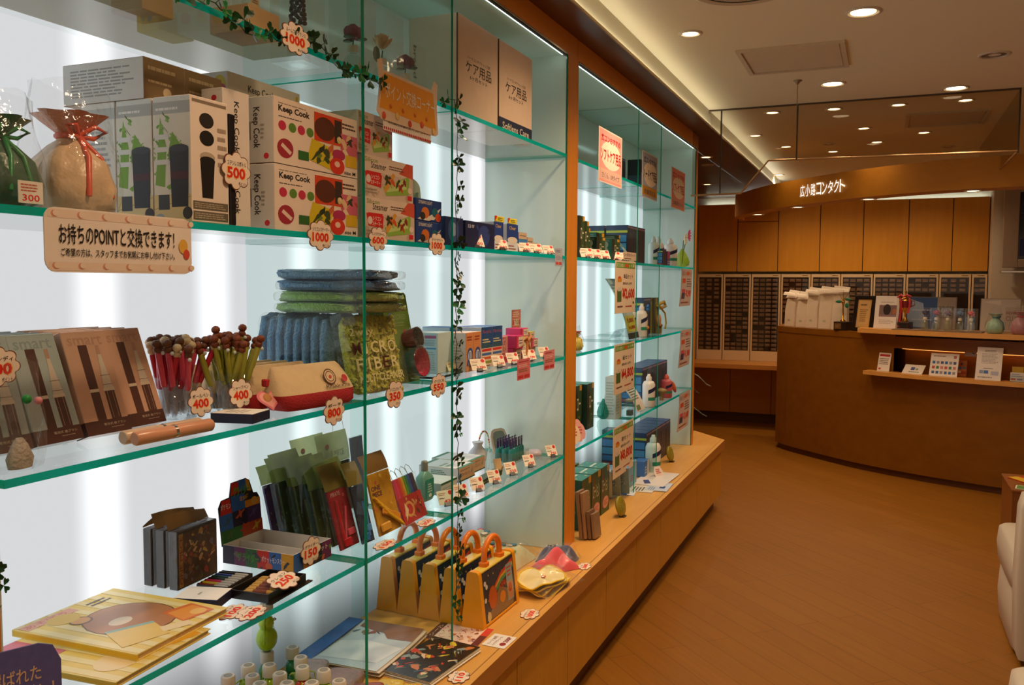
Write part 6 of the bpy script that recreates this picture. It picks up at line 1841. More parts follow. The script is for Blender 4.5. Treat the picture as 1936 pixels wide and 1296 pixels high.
def blue_box(x, y, z, w, h, d, lb, grp='dark blue care cartons'):
    return carton('care_box', lb, 'box', x, y, z, d, w, h, '2a3350', group=grp, sidec='1f3464', topc='2c3f7a',
                  front=[('r', 0, 0, 1, 1, '3a3648'), ('b', .05, .1, .95, .9, 8, '4a4660', '2a2a3c', '5a4a5a'), ('r', 0, .93, 1, .97, '9a7a9a')],
                  side=[('r', 0, .80, 1, .86, 'c8c83a'), ('r', .06, .56, .94, .74, '3f86c8'), ('r', .06, .34, .94, .52, '4a96d0'), ('r', .06, .16, .94, .30, '3a7ac0'), ('r', 0, .06, 1, .12, 'b03a4a')])
def care_bottle(x, y, z, h, r, lb, body='e6e4dd', stripe=True, cap='e2e0da', grp='white solution bottles'):
    t = thing('solution_bottle', lb, 'bottle', (x, y, z), 0, grp)
    MB().lathe([(r * .93, 0), (r, .003), (r, h * .68), (r * .8, h * .77), (r * .40, h * .80), (r * .40, h * .83)], C(body, .3), 18).build('body', t)
    MB().lathe([(r * .46, h * .81), (r * .46, h * .90), (r * .26, h * .95), (r * .22, h), (.0001, h)], C(cap, .35), 14).build('cap', t)
    if stripe:
        b = MB()
        n = 10
        for (z0, z1, sh, cc) in ((.40, .52, .16, '232a4c'), (.20, .30, .0, '2a8a6a')):
            vs = [((r + .0006) * math.cos(a), (r + .0006) * math.sin(a), h * (zb + sh * (i / n))) for zb in (z0, z1) for i, a in enumerate([R(-80 + 110 * i / n) for i in range(n + 1)])]
            b.add(vs, [(i, i + 1, n + 2 + i, n + 1 + i) for i in range(n)], C(cc, .4))
        b.build('bottle_label', t)
    return t
# top shelf: cartons and hanging posters
zt = S1 + .0008
dark_green(-.225, 3.80, zt, .055, .27, .07, 'tall dark green carton on the top shelf half hidden by the post')
dark_green(-.080, 4.005, zt, .075, .21, .07, 'tall dark green carton on the top shelf behind the first pink poster', grp='top shelf cartons')
blue_box(-.13, 4.30, zt, .10, .15, .08, 'dark blue carton on the top shelf behind the blue poster', grp='top shelf blue cartons')
blue_box(-.11, 4.83, zt, .10, .14, .08, 'dark blue carton on the top shelf behind the last pink poster', grp='top shelf blue cartons')
carton('care_box', 'black and grey carton on the top shelf beside the fourth divider', 'box', -.08, 4.51, zt, .07, .10, .165, '23242a', front=[('r', 0, .0, 1, .6, '4a5a6a')], side=[('r', 0, 0, 1, .5, '3a4a5a')])
def poster(y0, y1, label, bg_, t1, t2, t3, c1, c2, band):
    it = [('r', .03, .02, .97, .98, bg_), ('e', .52, .54, .44, .27, 'f4e6d4'), ('r', .03, .02, .97, .26, band), ('r', .03, .02, .97, .06, bg_), ('T', .10, .76, .92, .90, t1, c1), ('T', .08, .40, .95, .64, t2, c2), ('t', .14, .09, .88, .20, t3, '3a3a5c')]
    return hang_sheet(.004, y0, y1, 1.910, 2.135, label, it, 'f0e2d4', 'poster', 'hanging_poster', 'posters on the top shelf')
poster(3.518, 3.865, 'pink poster with large red lettering on the top shelf', 'eaa09a', '広コンおすすめ', 'ソフトケア用品', 'さくら、UPタイプ', 'c02430', 'c41c24', 'e2b8a8')
poster(4.225, 4.535, 'blue grey poster with black lettering and an ochre foot on the top shelf', 'a4b0cc', '広コンおすすめ', 'ハードケア用品', '数量限定品', '2a3050', '1c1c22', 'c89224')
poster(4.862, 5.218, 'pink poster with white blossoms on the top shelf', 'e8948e', '広コンおすすめ', 'ソフトケア用品', '2本組セット', 'b82434', 'b02030', 'd8988c')
# third shelf
zs = S2 + .0008
dark_green(-.05, 3.430, zs, .075, .175, .075, 'tallest dark green carton on the third shelf beside the post')
dark_green(-.06, 3.520, zs, .075, .160, .07, 'dark green carton with a gold foot beside the tallest green one')
dark_green(-.075, 3.600, zs, .06, .135, .06, 'narrower dark green carton third from the post')
dark_green(-.05, 3.675, zs, .125, .10, .07, 'low wide green carton on the third shelf')
dark_green(-.11, 3.855, zs, .125, .13, .07, 'teal green carton standing behind the low ones', teal=True)
dark_green(-.03, 3.840, zs, .12, .10, .07, 'low teal carton at the shelf edge', teal=True)
dark_green(-.05, 3.985, zs, .055, .125, .07, 'narrow brown green carton by the third divider')
for k in range(3):
    blue_box(-.07, 4.24 + .115 * k, zs, .112, .187, .11, 'tall dark blue glossy carton on the third shelf, ' + ordn[k] + ' from the third divider')
blue_box(-.19, 4.24, zs, .12, .187, .11, 'tall dark blue carton behind the front ones on the third shelf')
# curved acrylic leaflet stand
def leaflet_stand(x, y, z, w, h, rise, lb, items, face='c9d3d6', rz=0):
    t = thing('leaflet_stand', lb, 'leaflet stand', (x, y, z), rz, 'curved acrylic leaflet stands')
    def prof(v):
        return (-.055 * v - rise * .7 * v ** 2.2, h * v)
    b = MB()
    b.sheet(lambda u, v: (prof(v)[0], -w / 2 + w * u, prof(v)[1]), 2, 10, ACRYL)
    b.sheet(lambda u, v: (-.10 * (1 - v) + -.005 * v, -w / 2 + w * u, .0005 + .055 * v * 0 + .05 * math.sin(PI * v)), 2, 8, ACRYL)
    b.build('acrylic_stand', t)
    b = MB()
    b.sheet(lambda u, v: (prof(v)[0] + .002, -w / 2 + .004 + (w - .008) * u, prof(v)[1] + .002), 2, 10, C(face, .35))
    b.build('leaflet', t)
    q = MB(); q.deco(FX(0, -w / 2 + .004, 0), w - .008, h, items, rough=.4)
    q.v = [(prof(min(1, max(0, z_ / h)))[0] + .003 + x_, y_, z_ + .002) for x_, y_, z_ in q.v]
    q.build('printing', t)
    return t
leaflet_stand(-.045, 4.235, zs, .10, .125, .05, 'curved acrylic stand with a silvery leaflet on the third shelf', [('l', .1, .1, .9, .4, 4, '7a8a9a'), ('r', .05, .6, .95, .9, '8fa6b8')])
for k, (y, h, r) in enumerate(((4.90, .165, .030), (5.01, .170, .033), (5.165, .165, .040))):
    care_bottle(-.10 if k < 2 else -.065, y, zs, h, r, ('small white bottle behind the blue tag on the third shelf', 'second small white bottle on the third shelf', 'large white bottle with a navy stripe on the third shelf')[k])
blue_box(-.045, 4.885, zs, .09, .095, .04, 'small blue carton in front of the white bottles on the third shelf', grp='small blue cartons')
carton('care_box', 'small pink and blue carton beside the large white bottle', 'box', -.045, 5.00, zs, .04, .07, .085, '5a4a86', front=[('r', 0, .5, 1, 1, 'b04a7a'), ('l', .1, .1, .9, .4, 2, 'c0c0d8')])
t = thing('flower_vase', 'yellow green glass drop vase with a white and a pink flower', 'vase', (-.045, 5.40, zs))
MB().lathe([(.018, 0), (.042, .012), (.046, .035), (.030, .075), (.010, .105), (.008, .112)], clear('vase_glass', (.75, .82, .25), .9, .05, .03, film=.25, filmcol='b8c83a'), 18).build('vase', t)
b = MB()
b.tube([(0, 0, .02), (.003, .005, .12), (.004, .015, .165)], .0028, C('4a6a3a', .6), 6)
b.tube([(0, 0, .02), (.006, .02, .11), (.012, .075, .19)], .0028, C('4a6a3a', .6), 6)
b.build('stems', t)
def petals(b, c, r, col, n=12, T0=Matrix()):
    for k in range(n):
        T = TR(*c) @ T0 @ RO(2 * PI * k / n, 'X') @ RO(R(18), 'Y')
        b.ball((0.004, 0, r * .55), (.003, r * .17, r * .5), C(col, .6), 8, T)
    b.ball((c[0] + .006, c[1], c[2]), (.005, r * .28, r * .28), C('d8c04a', .7), 8)
b = MB(); petals(b, (.004, .015, .172), .040, 'ece6cc'); b.build('white_flower', t)
b = MB(); petals(b, (.012, .080, .200), .040, 'd82a5c', 11, RO(R(25), 'Z')); b.build('pink_flower', t)
for i, (y, num) in enumerate(((3.46, '1,280'), (3.575, '980'), (3.70, '840'), (3.88, '1,050'), (3.985, '735'))):
    clip_card(-.018, y, zs, 'clip-on price tag on the third shelf of the farther showcase, ' + ordn[i] + ' from the post', num, -35, .066, .042)
hang_sheet(.006, 3.905, 4.125, 1.592, 1.630, 'tan strip with dark lettering standing above the 2,600 sign', [('t', .06, .45, .9, .85, '2ヶ月分セット', '2a2020'), ('l', .08, .1, .8, .3, 1, '4a3a3a')], 'e0cbb4', 'notice', 'notice_card')
# second shelf
zm = S3 + .0008
dark_green(-.14, 3.47, zm, .07, .20, .07, 'dark green carton on the second shelf beside the post')
t = gift_pouch(-.06, 3.425, zm, .50, 'small clear bundle with yellow and pink contents beside the post', 'c8b84a', 'd87a8a', 'd8b83a')
lv = [('r', 0, .0, 1, .10, '2a2a2c'), ('r', .0, .12, 1, .38, 'c8c24a'), ('T', .2, .26, .8, .34, '9,000', 'a8401c'), ('T', .2, .15, .8, .22, '14,800', 'a8401c'), ('l', .1, .45, .8, .92, 9, '8a9aa2'), ('p', [(.3, .85), (.7, .95), (.8, .88), (.4, .8)], 'a9b8b8')]
leaflet_stand(-.045, 4.290, zm, .20, .30, .1, 'tall curved acrylic stand with a price leaflet on the second shelf', lv)
for k, (y, h, r, x) in enumerate(((4.43, .17, .030, -.10), (4.50, .172, .030, -.06))):
    care_bottle(x, y, zm, h, r, ('white bottle behind the one with a blue ribbon on the second shelf', 'white bottle with a blue ribbon bow on the second shelf')[k])
b = MB()
for a in range(5):
    b.ball((.032, .012 * math.cos(a * 1.26), .012 * math.sin(a * 1.26)), (.008, .009, .009), C('1f6fb8', .3), 8)
b.build('ribbon_bow', None, (-.058, 4.50, zm + .150), 0, 'blue ribbon bow on a white bottle on the second shelf', 'ribbon')
blue_box(-.085, 4.636, zm, .15, .20, .08, 'dark blue carton with a red band behind the white bottles on the second shelf')
carton('care_box', 'slim carton tied with a yellow ribbon on the second shelf', 'box', -.065, 4.80, zm, .05, .09, .20, '6a6248', front=[('r', .3, 0, .6, 1, 'b89a2c')], side=[('r', .3, 0, .7, 1, 'b89a2c')], group='ribboned cartons')
b = MB()
YR = C('b8a03a', .35)
b.tube([(0, 0, .16), (.01, .10, .175), (.008, .15, .150), (.004, .05, .14), (0, 0, .158)], .010, YR, 6)
b.tube([(0, .04, .15), (.012, .12, .11), (.01, .16, .05), (.006, .15, .02)], .006, YR, 6)
b.build('ribbon_bow', None, (-.055, 4.835, zm), 0, 'yellow ribbon bow trailing from the slim carton on the second shelf', 'ribbon')
for k in range(2):
    b = MB(); b.box(-.010, -.03, 0, .010, .03, .045, C(('3a4a7a', '7a6a3a')[k], .5)); b.ball((0, 0, .075), (.012, .032, .034), C(('d8a88a', 'c8946a')[k], .6), 12); b.ball((.008, 0, .045), (.012, .036, .012), C(('d8862c', '8a5a2c')[k], .6), 10)
    b.build('sample_figure', None, (-.045, 4.52 + .30 * k, zm), 0, ('small cream rounded sample ornament before the white bottles', 'small tan rounded sample ornament before the slim carton')[k], 'ornament', 'small ornaments')
# price signs hanging under the shelf edges
def price_sign(z0, z1, num, title, label):
    it = [('r', .05, .86, .96, .965, '6a9a2c'), ('t', .08, .875, .44, .95, '打ち合い', 'eef0d8'), ('e', .55, .91, .08, .035, 'e0561c'), ('t', .64, .875, .93, .95, 'ット得', 'eef0d8'), ('e', .20, .66, .08, .045, 'd8541c'), ('r', .12, .60, .30, .66, 'd8941c'), ('t', .40, .66, .86, .75, title, '2c2620'), ('t', .36, .54, .80, .595, '通常価格 3,675円', '4a4038'),
          ('r', .10, .22, .30, .44, '4a6a34'), ('r', .13, .42, .27, .50, 'd8d2c4'), ('T', .34, .24, .95, .48, '¥' + num, 'd8951c'), ('T', .345, .245, .945, .475, '¥' + num, 'c41c14'), ('l', .12, .10, .45, .16, 1, '6a3a34'), ('l', .5, .10, .9, .15, 1, 'b03a2c'), ('r', .86, .17, .93, .21, '3a3a2c')]
    return hang_sheet(.006, 3.775, 4.120, z0, z1, label, it, 'ecd9c0', 'price sign', 'price_sign', 'large yen price signs')
price_sign(1.348, 1.588, '2,600', '単品セット', 'large cream price sign reading 2,600 yen under the third shelf')
price_sign(.980, 1.208, '4,800', '組セット', 'large cream price sign reading 4,800 yen under the second shelf')
price_sign(.595, .830, '8,800', '割セット', 'large cream price sign reading 8,800 yen under the lowest shelf')
def side_sign(z0, z1, label, num):
    it = [('r', .0, .80, 1, .98, 'c9b4b4'), ('t', .08, .83, .92, .93, 'ロングラン', '4a3a3c'), ('e', .6, .88, .16, .05, 'd86a3c'), ('r', .10, .62, .40, .74, 'd85a3a'), ('l', .5, .5, .95, .76, 4, '7a6a72'), ('r', .10, .20, .40, .40, '4a4668'), ('r', .10, .36, .40, .46, 'd05a6a'), ('T', .44, .22, .94, .44, num, 'd8421c'), ('l', .1, .06, .9, .14, 1, '9a4a4a')]
    return hang_sheet(.006, 5.160, 5.470, z0, z1, label, it, 'd3c3c0', 'price sign', 'price_sign', 'smaller hanging signs at the far end', curl=-.012)
side_sign(1.350, 1.575, 'greyish pink curled sign hanging at the far end of the third shelf', '¥2,980')
side_sign(.982, 1.208, 'greyish pink curled sign hanging at the far end of the second shelf', '¥1,980')
side_sign(.596, .826, 'greyish pink curled sign hanging at the far end of the lowest shelf', '¥3,480')
# lowest shelf
zl = S4 + .0008
dark_green(-.12, 3.60, zl, .10, .205, .10, 'dark green carton with a pink badge, nearer on the lowest shelf')
o = dark_green(-.10, 3.715, zl, .10, .205, .10, 'dark green carton with a pink badge, farther on the lowest shelf')
for k in range(2):
    b = MB(); b.prism(outline(.06, .10, 3, .3), -.001, .001, C('e0a09a' if k else 'e8c8a8', .5), RO(R(-20), 'Y') @ FX(0, 0, .05))
    b.deco(RO(R(-20), 'Y') @ FX(.0015, -.03, 0), .06, .10, [('l', .25, .35, .75, .7, 3, 'b84a4a')])
    b.build('price_tag', None, (-.02, 3.345 + .065 * k, zl), R(-30), ('tan shaped price tag', 'pink shaped price tag')[k] + ' leaning at the lowest shelf edge beside the post', 'price tag', 'shaped price tags')
t = thing('drop_vase', 'teal glass drop vase with a dark stem on the lowest shelf', 'vase', (-.13, 4.06, zl))
MB().lathe([(.014, 0), (.028, .012), (.031, .034), (.020, .066), (.006, .092), (.005, .098)], clear('teal_glass', (.12, .60, .52), .9, .06, .03, film=.35, filmcol='1f9a86'), 18).build('vase', t)
MB().tube([(0, 0, .012), (.004, .02, .10), (.006, .035, .17)], .003, C('2a4a44', .5), 6).build('stem', t)
carton('care_box', 'pale green white upright carton on the lowest shelf behind the 4,800 sign', 'box', -.065, 4.055, zl, .055, .098, .205, 'd9c9b0', sidec='cfe0da', front=[('r', 0, 0, .7, 1, 'd2e0d9'), ('l', .1, .1, .6, .9, 12, 'a9c0b6')], side=[('l', .1, .1, .9, .9, 12, 'a9c0b6')])
b = MB(); b.box(-.02, -.035, 0, .02, .035, .085, CLEARBOX); b.box(-.012, -.02, .004, .012, .02, .03, C('4a4a46', .4)); b.box(-.014, -.03, .075, .014, .03, .084, C('d8c8b0', .5))
b.build('clear_sample_box', None, (-.035, 4.20, zl), 0, 'little clear sample box on the lowest shelf before the third divider', 'box')
leaflet_stand(-.03, 4.40, zl, .17, .16, .08, 'leaning white notice stand on the lowest shelf at the third divider', [('l', .1, .35, .9, .85, 7, '7a7470'), ('r', .1, .05, .5, .2, '6a8a5a')], 'e3dcd6')
for k in range(5):
    blue_box(-.085, 4.63 + .118 * k, zl, .112, .20 - .0 * k, .12, 'upright dark blue glossy carton on the lowest shelf, ' + ordn[k] + ' from the fourth divider', grp='row of upright dark blue cartons')
care_bottle(-.035, 4.575, zl, .175, .034, 'white bottle with a navy stripe on the lowest shelf')
t = care_bottle(-.035, 4.985, zl, .135, .034, 'coral capped bottle with a striped label on the lowest shelf', body='c8606a', cap='d8604a', grp='coral bottle')
b = MB(); b.ball((0, 0, .022), (.010, .075, .022), C('d8705a', .6), 14, RO(R(-28), 'X'))
b.build('coral_pouch', None, (-.02, 5.10, zl + .030), 0, 'coral oval pouch leaning beside the coral capped bottle', 'pouch')
b = MB(); b.lathe([(.012, 0), (.012, .04), (.03, .05), (.03, .06), (.012, .068)], C('9a8a5a', .5), 14)
b.build('mushroom_holder', None, (-.03, 4.85, zl), 0, 'small tan mushroom shaped stand beside the coral bottle', 'ornament')
# worktop of the farther showcase
def mossy(x, y, lb):
    return carton('care_box', lb, 'box', x, y, zc, .115, .125, .212, '32502a', group='dark green cartons on the worktop', topc='1f7a70', sidec='1c4a3a',
                  front=[('r', 0, .0, 1, .10, '3a5a2c'), ('p', [(0, .1), (.5, .1), (.3, .95), (0, .95)], '5a4a2c'), ('t', .15, .45, .85, .75, 'ローション', 'd8d2b0'), ('e', .55, .22, .36, .13, 'd89a8c'), ('l', .3, .16, .8, .28, 3, 'b0504a'), ('r', .7, .86, 1, 1, 'b88a2c')], top=[('b', .05, .1, .95, .9, 9, '2a9a8a', 'c8c87a', '3aa898'), ('l', .1, .4, .9, .6, 1, 'd8e0d0')], side=[('l', .2, .2, .8, .8, 6, '6a8a6a')])
for k in range(3):
    mossy(-.02, 3.415 + .135 * k, 'dark green carton standing at the front of the worktop, ' + ordn[k] + ' from the post')
for k in range(2):
    mossy(-.15, 3.50 + .135 * k, 'dark green carton in the second row on the worktop, ' + ordn[k] + ' from the post')
for k in range(4):
    b = MB(); b.box(-.006, -.034, 0, .006, .034, (.19, .185, .11, .10)[k], C(('8a6a4c', 'a07c5c', '7a5c42', '8f7258')[k], .5, var=.1), c=.001)
    o = b.build('leaflet_bundle', None, (.022 + .016 * k, 3.318 + .008 * k, zc + .001), 0, 'brown edged bundle of leaflets leaning at the post, ' + ordn[k] + ' from the post', 'leaflet bundle', 'leaflet bundles')
    o.rotation_euler = (0, R(-6), R(-4))
    o.location.z = zc + .006
for k in range(3):
    b = MB(); b.box(-.05, -.010, 0, .05, .010, .17, C(('c3ccd0', '8fa9c0', '6f9ac4')[k], .25, var=.2), c=.001)
    b.deco(FY(-.05, -.010, 0), .10, .17, [('l', .1, .5, .9, .9, 5, '5a6a7a'), ('b', .1, .1, .9, .5, 5, 'dfe6ea', '3a5a7a')])
    o = b.build('silver_packet', None, (-.11 + .03 * k, 3.99 + .045 * k, zc + .055), 0, ('silvery', 'grey blue', 'light blue')[k] + ' packet leaning over behind the 8,800 sign', 'packet', 'leaning packets')
    o.rotation_euler = (R(32), 0, R(12)); o.location.z = zc + .012 + .002 * k
carton('care_box', 'light blue carton with a red mark behind the 8,800 sign', 'box', -.045, 4.235, zc, .08, .15, .12, '7fa6bc', sidec='5a86aa', front=[('l', .2, .2, .8, .5, 3, 'c04a4a')])
for k in range(5):
    blue_box(-.075, 4.70 + .118 * k, zc, .113, .205, .15, 'large dark blue carton on the worktop, ' + ordn[k] + ' in the row beyond the divider', grp='dark blue cartons on the worktop')
blue_box(-.235, 4.72, zc, .113, .205, .12, 'large dark blue carton behind the row on the worktop', grp='dark blue cartons on the worktop')
care_bottle(-.03, 4.674, zc, .205, .042, 'large white bottle with a navy stripe on the worktop')
carton('care_box', 'small blue and white carton beside the large white bottle on the worktop', 'box', -.035, 4.51, zc, .06, .10, .085, '3a6aa8', front=[('r', .55, 0, 1, 1, 'd8cfc4'), ('l', .1, .2, .5, .7, 3, 'c8d4e4')])
b = MB(); b.box(-.012, -.075, 0, .012, .075, .038, C('a8927a', .4), c=.001)
b.build('tag_stand', None, (-.02, 4.50, zc), R(-14), 'greyish low stand in front of the white bottle', 'stand') if 0 else None
b = MB(); b.prism([(-.028, 0), (.028, 0), (.034, .03), (.02, .058), (-.02, .058), (-.034, .03)], -.001, .001, C('efdcd0', .5), RO(R(-25), 'Y') @ FX(0, 0, 0))
b.deco(RO(R(-25), 'Y') @ FX(.0015, -.03, 0), .06, .058, [('l', .2, .3, .8, .8, 3, 'c8504a')])
b.build('price_tag', None, (.035, 4.565, zc), R(-30), 'small white shaped tag leaning before the large white bottle', 'price tag')
def leaflet(x, y, rz, w, d, lb, face, items, z):
    b = MB(); b.box(-d / 2, -w / 2, 0, d / 2, w / 2, .0010, C(face, .4)); b.deco(FZ(d / 2, -w / 2, .001), w, d, items)
    return b.build('leaflet', None, (x, y, z), rz, lb, 'leaflet', 'leaflets lying on the worktop')
leaflet(-.055, 4.19, R(8), .20, .12, 'navy and white leaflet lying nearest the 8,800 sign', 'dfe0e4', [('r', 0, .3, .6, 1, '24407a'), ('l', .65, .2, .95, .8, 4, '8a8a96')], zc)
leaflet(.02, 4.27, R(4), .17, .12, 'white leaflet with green and black print in the middle', 'e4dccf', [('l', .1, .4, .7, .9, 4, '3a4a3a'), ('e', .75, .2, .1, .15, 'd8b83a')], zc + .0012)
leaflet(.088, 4.33, R(2), .19, .11, 'blue white leaflet with dark blue bars at the front', 'c8d4e4', [('r', .3, .2, .55, .45, '2a4a8a'), ('r', .65, .5, .95, .72, '2a4a8a'), ('l', .05, .6, .5, .9, 3, '6a80a8')], zc + .0024)
leaflet(.03, 4.50, R(-2), .34, .17, 'large white folded leaflet with a navy block lying farthest', 'e6ddd6', [('p', [(.08, .62), (.30, .80), (.36, .66), (.14, .46)], '3a4680'), ('l', .4, .55, .8, .75, 3, 'b8aeb0')], zc + .0036)
def disc(x, y, rz, lb):
    t = thing('round_plaque', lb, 'plaque', (x, y, zc), rz, 'olive round plaques')
    b = MB()
    OL = C('8f8222', .3, var=.1)
    T = RO(R(-14), 'Y') @ TR(0, 0, .048) @ RO(R(90), 'Y')
    b.lathe([(.0001, -.008), (.038, -.008), (.045, -.004), (.045, .004), (.038, .008), (.0001, .008)], OL, 26, T)
    b.build('disc', t)
    b = MB()
    b.text('EXIO', -.030, .035, .030, .062, C('b8ad5a', .3), RO(R(-14), 'Y') @ FX(.0088, 0, 0))
    b.build('lettering', t)
    MB().box(-.012, -.014, 0, .012, .014, .006, C('3a2c1c', .4)).build('foot', t)
    return t
disc(.075, 3.705, R(-6), 'olive green round plaque standing on the worktop, nearer of two')
disc(.005, 4.985, R(-6), 'olive green round plaque standing beside the dark blue cartons')
# ---------------------------------------------------------------- things on the reception counter
ZD, ZR = 1.1108, 1.1458
def cpos(x, back):
    return (x, curve(x) + back)
for k, (x, h, w) in enumerate(((.345, .30, .125), (.455, .285, .125), (.545, .33, .12), (.66, .34, .125), (.775, .345, .13))):
    px_, py_ = cpos(x, .20 - .01 * k)
    t = thing('paper_bag', 'white paper bag with a folded top standing on the counter, ' + ordn[k] + ' from the showcase side', 'paper bag', (px_, py_, ZD), R(-38 + 6 * k), 'white paper bags on the counter')
    d = .075
    b = MB()
    loft(b, [(0, 0, 0, w / 2, d / 2, .25), (0, 0, h * .5, w / 2 * .97, d / 2 * .9, .3), (.004, .004, h * .86, w / 2 * .95, d / 2 * .45, .5)], C('e6d8c2', .7, var=.05, scale=8, bump=.3, bscale=18), 24)
    b.build('body', t)
    b = MB()
    b.sheet(lambda u, v: (-w / 2 * 1.03 + w * 1.06 * u, -d * .22 - .035 * v + .010 * math.sin(5 * u + k), h * .85 + .055 * math.sin(PI * (.35 + .5 * v)) * (1 - .25 * u)), 8, 5, C('efe4d2', .6, bump=.2))
    b.sheet(lambda u, v: (-w / 2 * 1.0 + w * u, -d * .22 + .05 * v, h * .85 + .075 * v * (1 - .2 * u)), 8, 4, C('efe4d2', .6, bump=.2))
    b.build('folded_top', t)
    b = MB(); b.deco(FY(-w / 2, -d / 2 - .0015, 0), w, h, [('l', .35, .16, .6, .22, 2, 'a8b09a')])
    b.build('stamp', t)
x, y = cpos(.800, .05)
t = thing('star_trophy', 'small gold trophy with green leaves on a dark block', 'trophy', (x, y, ZD), R(-30))
b = MB(); b.box(-.055, -.045, 0, .055, .045, .072, C('1f1712', .35), c=.002); b.build('base', t)
b = MB(); b.deco(FY(-.045, -.0455, .012), .06, .048, [('r', 0, 0, 1, 1, '6a4a26'), ('l', .1, .2, .9, .8, 3, '9a7a4a')]); b.build('plate', t)
b = MB(); b.lathe([(.020, .072), (.022, .080), (.006, .092), (.007, .20), (.012, .225), (.008, .24)], GOLD, 14)
b.ball((0, 0, .232), .014, GOLD, 10)
for a in range(5):
    b.tube([(0, 0, .245), (.045 * math.cos(R(90 + 72 * a)), -.004, .285 + .045 * math.sin(R(90 + 72 * a)))], .004, GOLD, 6, taper=lambda f: 1.2 - f)
b.build('gold_stem', t)
b = MB()
for sg in (-1, 1):
    b.ball((sg * .042, 0, .245 + .01 * sg), (.030, .006, .012), C('1f7a56', .4), 10, None)
b.ball((.035, -.004, .205), (.018, .005, .022), C('1f7a56', .4), 10)
b.build('leaves', t)
x, y = cpos(.950, .09)
t = thing('certificate_frame', 'black framed certificate leaning back on the counter', 'framed certificate', (x, y, ZD), 0, None, (R(-10), 0, R(-28)))
b = MB()
FBK = C('1c1512', .3)
for q in ((-.09, -.010, 0, .09, .010, .030), (-.09, -.010, .26, .09, .010, .290), (-.09, -.010, .030, -.058, .010, .26), (.058, -.010, .030, .09, .010, .26)):
    b.box(*q, FBK, c=.003)
b.build('frame', t)
b = MB(); b.box(-.058, -.003, .030, .058, .003, .26, C('c29a58', .5)); b.deco(FY(-.058, -.0032, .030), .116, .23, [('r', .08, .05, .92, .95, 'cba468'), ('l', .2, .75, .8, .86, 1, '6a4a20'), ('l', .2, .2, .8, .66, 7, '8a6a3a')])
b.build('certificate', t)
MB().box(-.02, .010, .0, .02, .016, .2, FBK).build('back_stay', t)
def board(x, back, w, h, label, face, items, z=ZR, rz=-18, lean=-8, cat='notice', name='notice_board', border=None, th=.008, grp=None):
    px_, py_ = cpos(x, back)
    b = MB()
    b.box(-w / 2, 0, 0, w / 2, th, h, C(border or face, .5), c=.001)
    b.deco(FY(-w / 2, 0, 0), w, h, ([('r', .02, .02, .98, .98, face)] if border else []) + list(items))
    o = b.build(name, None, (px_, py_, z), 0, label, cat, grp)
    o.rotation_euler = (R(lean), 0, R(rz))
    return o
board(1.115, .02, .175, .255, 'white display board with a dark photograph standing at the end of the raised ledge', 'e2dcd8', [('r', .20, .36, .98, .72, '7a6266'), ('e', .55, .58, .17, .17, '241c1e'), ('r', .20, .36, .98, .42, '8a7276'), ('r', .8, .45, .96, .6, 'a8663a'), ('l', .25, .78, .9, .84, 1, 'b8aeac'), ('l', .22, .14, .9, .28, 3, 'b0a6a4')], rz=-24)
x, y = cpos(1.262, .12)
t = thing('ribbon_trophy', 'gold trophy cup with red and white ribbons beside the white display board', 'trophy', (x, y, ZR), R(-20))
b = MB(); b.box(-.045, -.045, 0, .045, .045, .055, C('3a1f12', .3), c=.003); b.deco(FY(-.03, -.0455, .012), .06, .03, [('r', 0, 0, 1, 1, '1c1410')]); b.build('base', t)
b = MB(); b.lathe([(.022, .055), (.026, .065), (.008, .085), (.008, .12), (.014, .13), (.040, .175), (.044, .215), (.036, .232), (.012, .245), (.006, .27), (.010, .285), (.0001, .305)], GOLD, 20); b.build('cup', t)
b = MB(); b.lathe([(.0405, .165), (.0455, .20), (.0455, .218)], C('8a1c20', .3), 20, cap=False); b.build('red_bowl', t)
b = MB()
for sg in (-1, 1):
    b.tube([(sg * .036, 0, .222), (sg * .066, 0, .215), (sg * .068, 0, .185), (sg * .038, 0, .170)], .004, GOLD, 8)
b.build('handles', t)
b = MB()
for k, (dx, cc) in enumerate(((-.050, 'd8cfc8'), (-.030, 'b82a34'), (.034, 'c83a44'))):
    b.sheet(lambda u, v, dx=dx: (dx + .016 * u + .006 * math.sin(5 * v), -.047 - .004 * math.sin(6 * v), .24 - (.225 if dx < 0 else .12) * v), 2, 8, C(cc, .5))
b.tube([(-.05, -.03, .24), (-.02, -.04, .262), (0, -.042, .245), (.02, -.04, .262), (.05, -.03, .25)], .009, C('c8343c', .5), 7)
b.build('ribbons', t)
board(1.440, .30, .36, .25, 'blue glossy notice panel in a grey frame behind the boxed bottles', '2a4f8a', [('p', [(.03, .05), (.40, .05), (.34, .80), (.03, .95)], '8fa8cc'), ('r', .62, .02, .98, .98, '9a8f86'), ('l', .12, .55, .56, .62, 1, 'b8c4dc'), ('l', .12, .25, .58, .32, 1, 'b8c4dc'), ('t', .66, .55, .95, .72, 'square', '5a5450'), ('t', .66, .34, .95, .52, 'CLUB', '5a5450')], rz=-14, border='7a7068')
board(1.885, .22, .26, .245, 'pale grey club notice panel behind the gift bags', 'c9beb4', [('r', .62, .05, .98, .75, 'b8aca2'), ('t', .64, .5, .96, .62, 'square', '8a5a52'), ('t', .64, .34, .96, .48, 'CLUB', '8a5a52'), ('p', [(.05, .9), (.5, .8), (.5, .95)], 'ddd4cc')], rz=-12, border='9a8f86')
board(2.12, .20, .20, .235, 'second pale club notice panel at the right picture edge', 'bfb3a8', [('t', .1, .5, .8, .62, 'square', '8a5a52')], rz=-10, border='9a8f86')
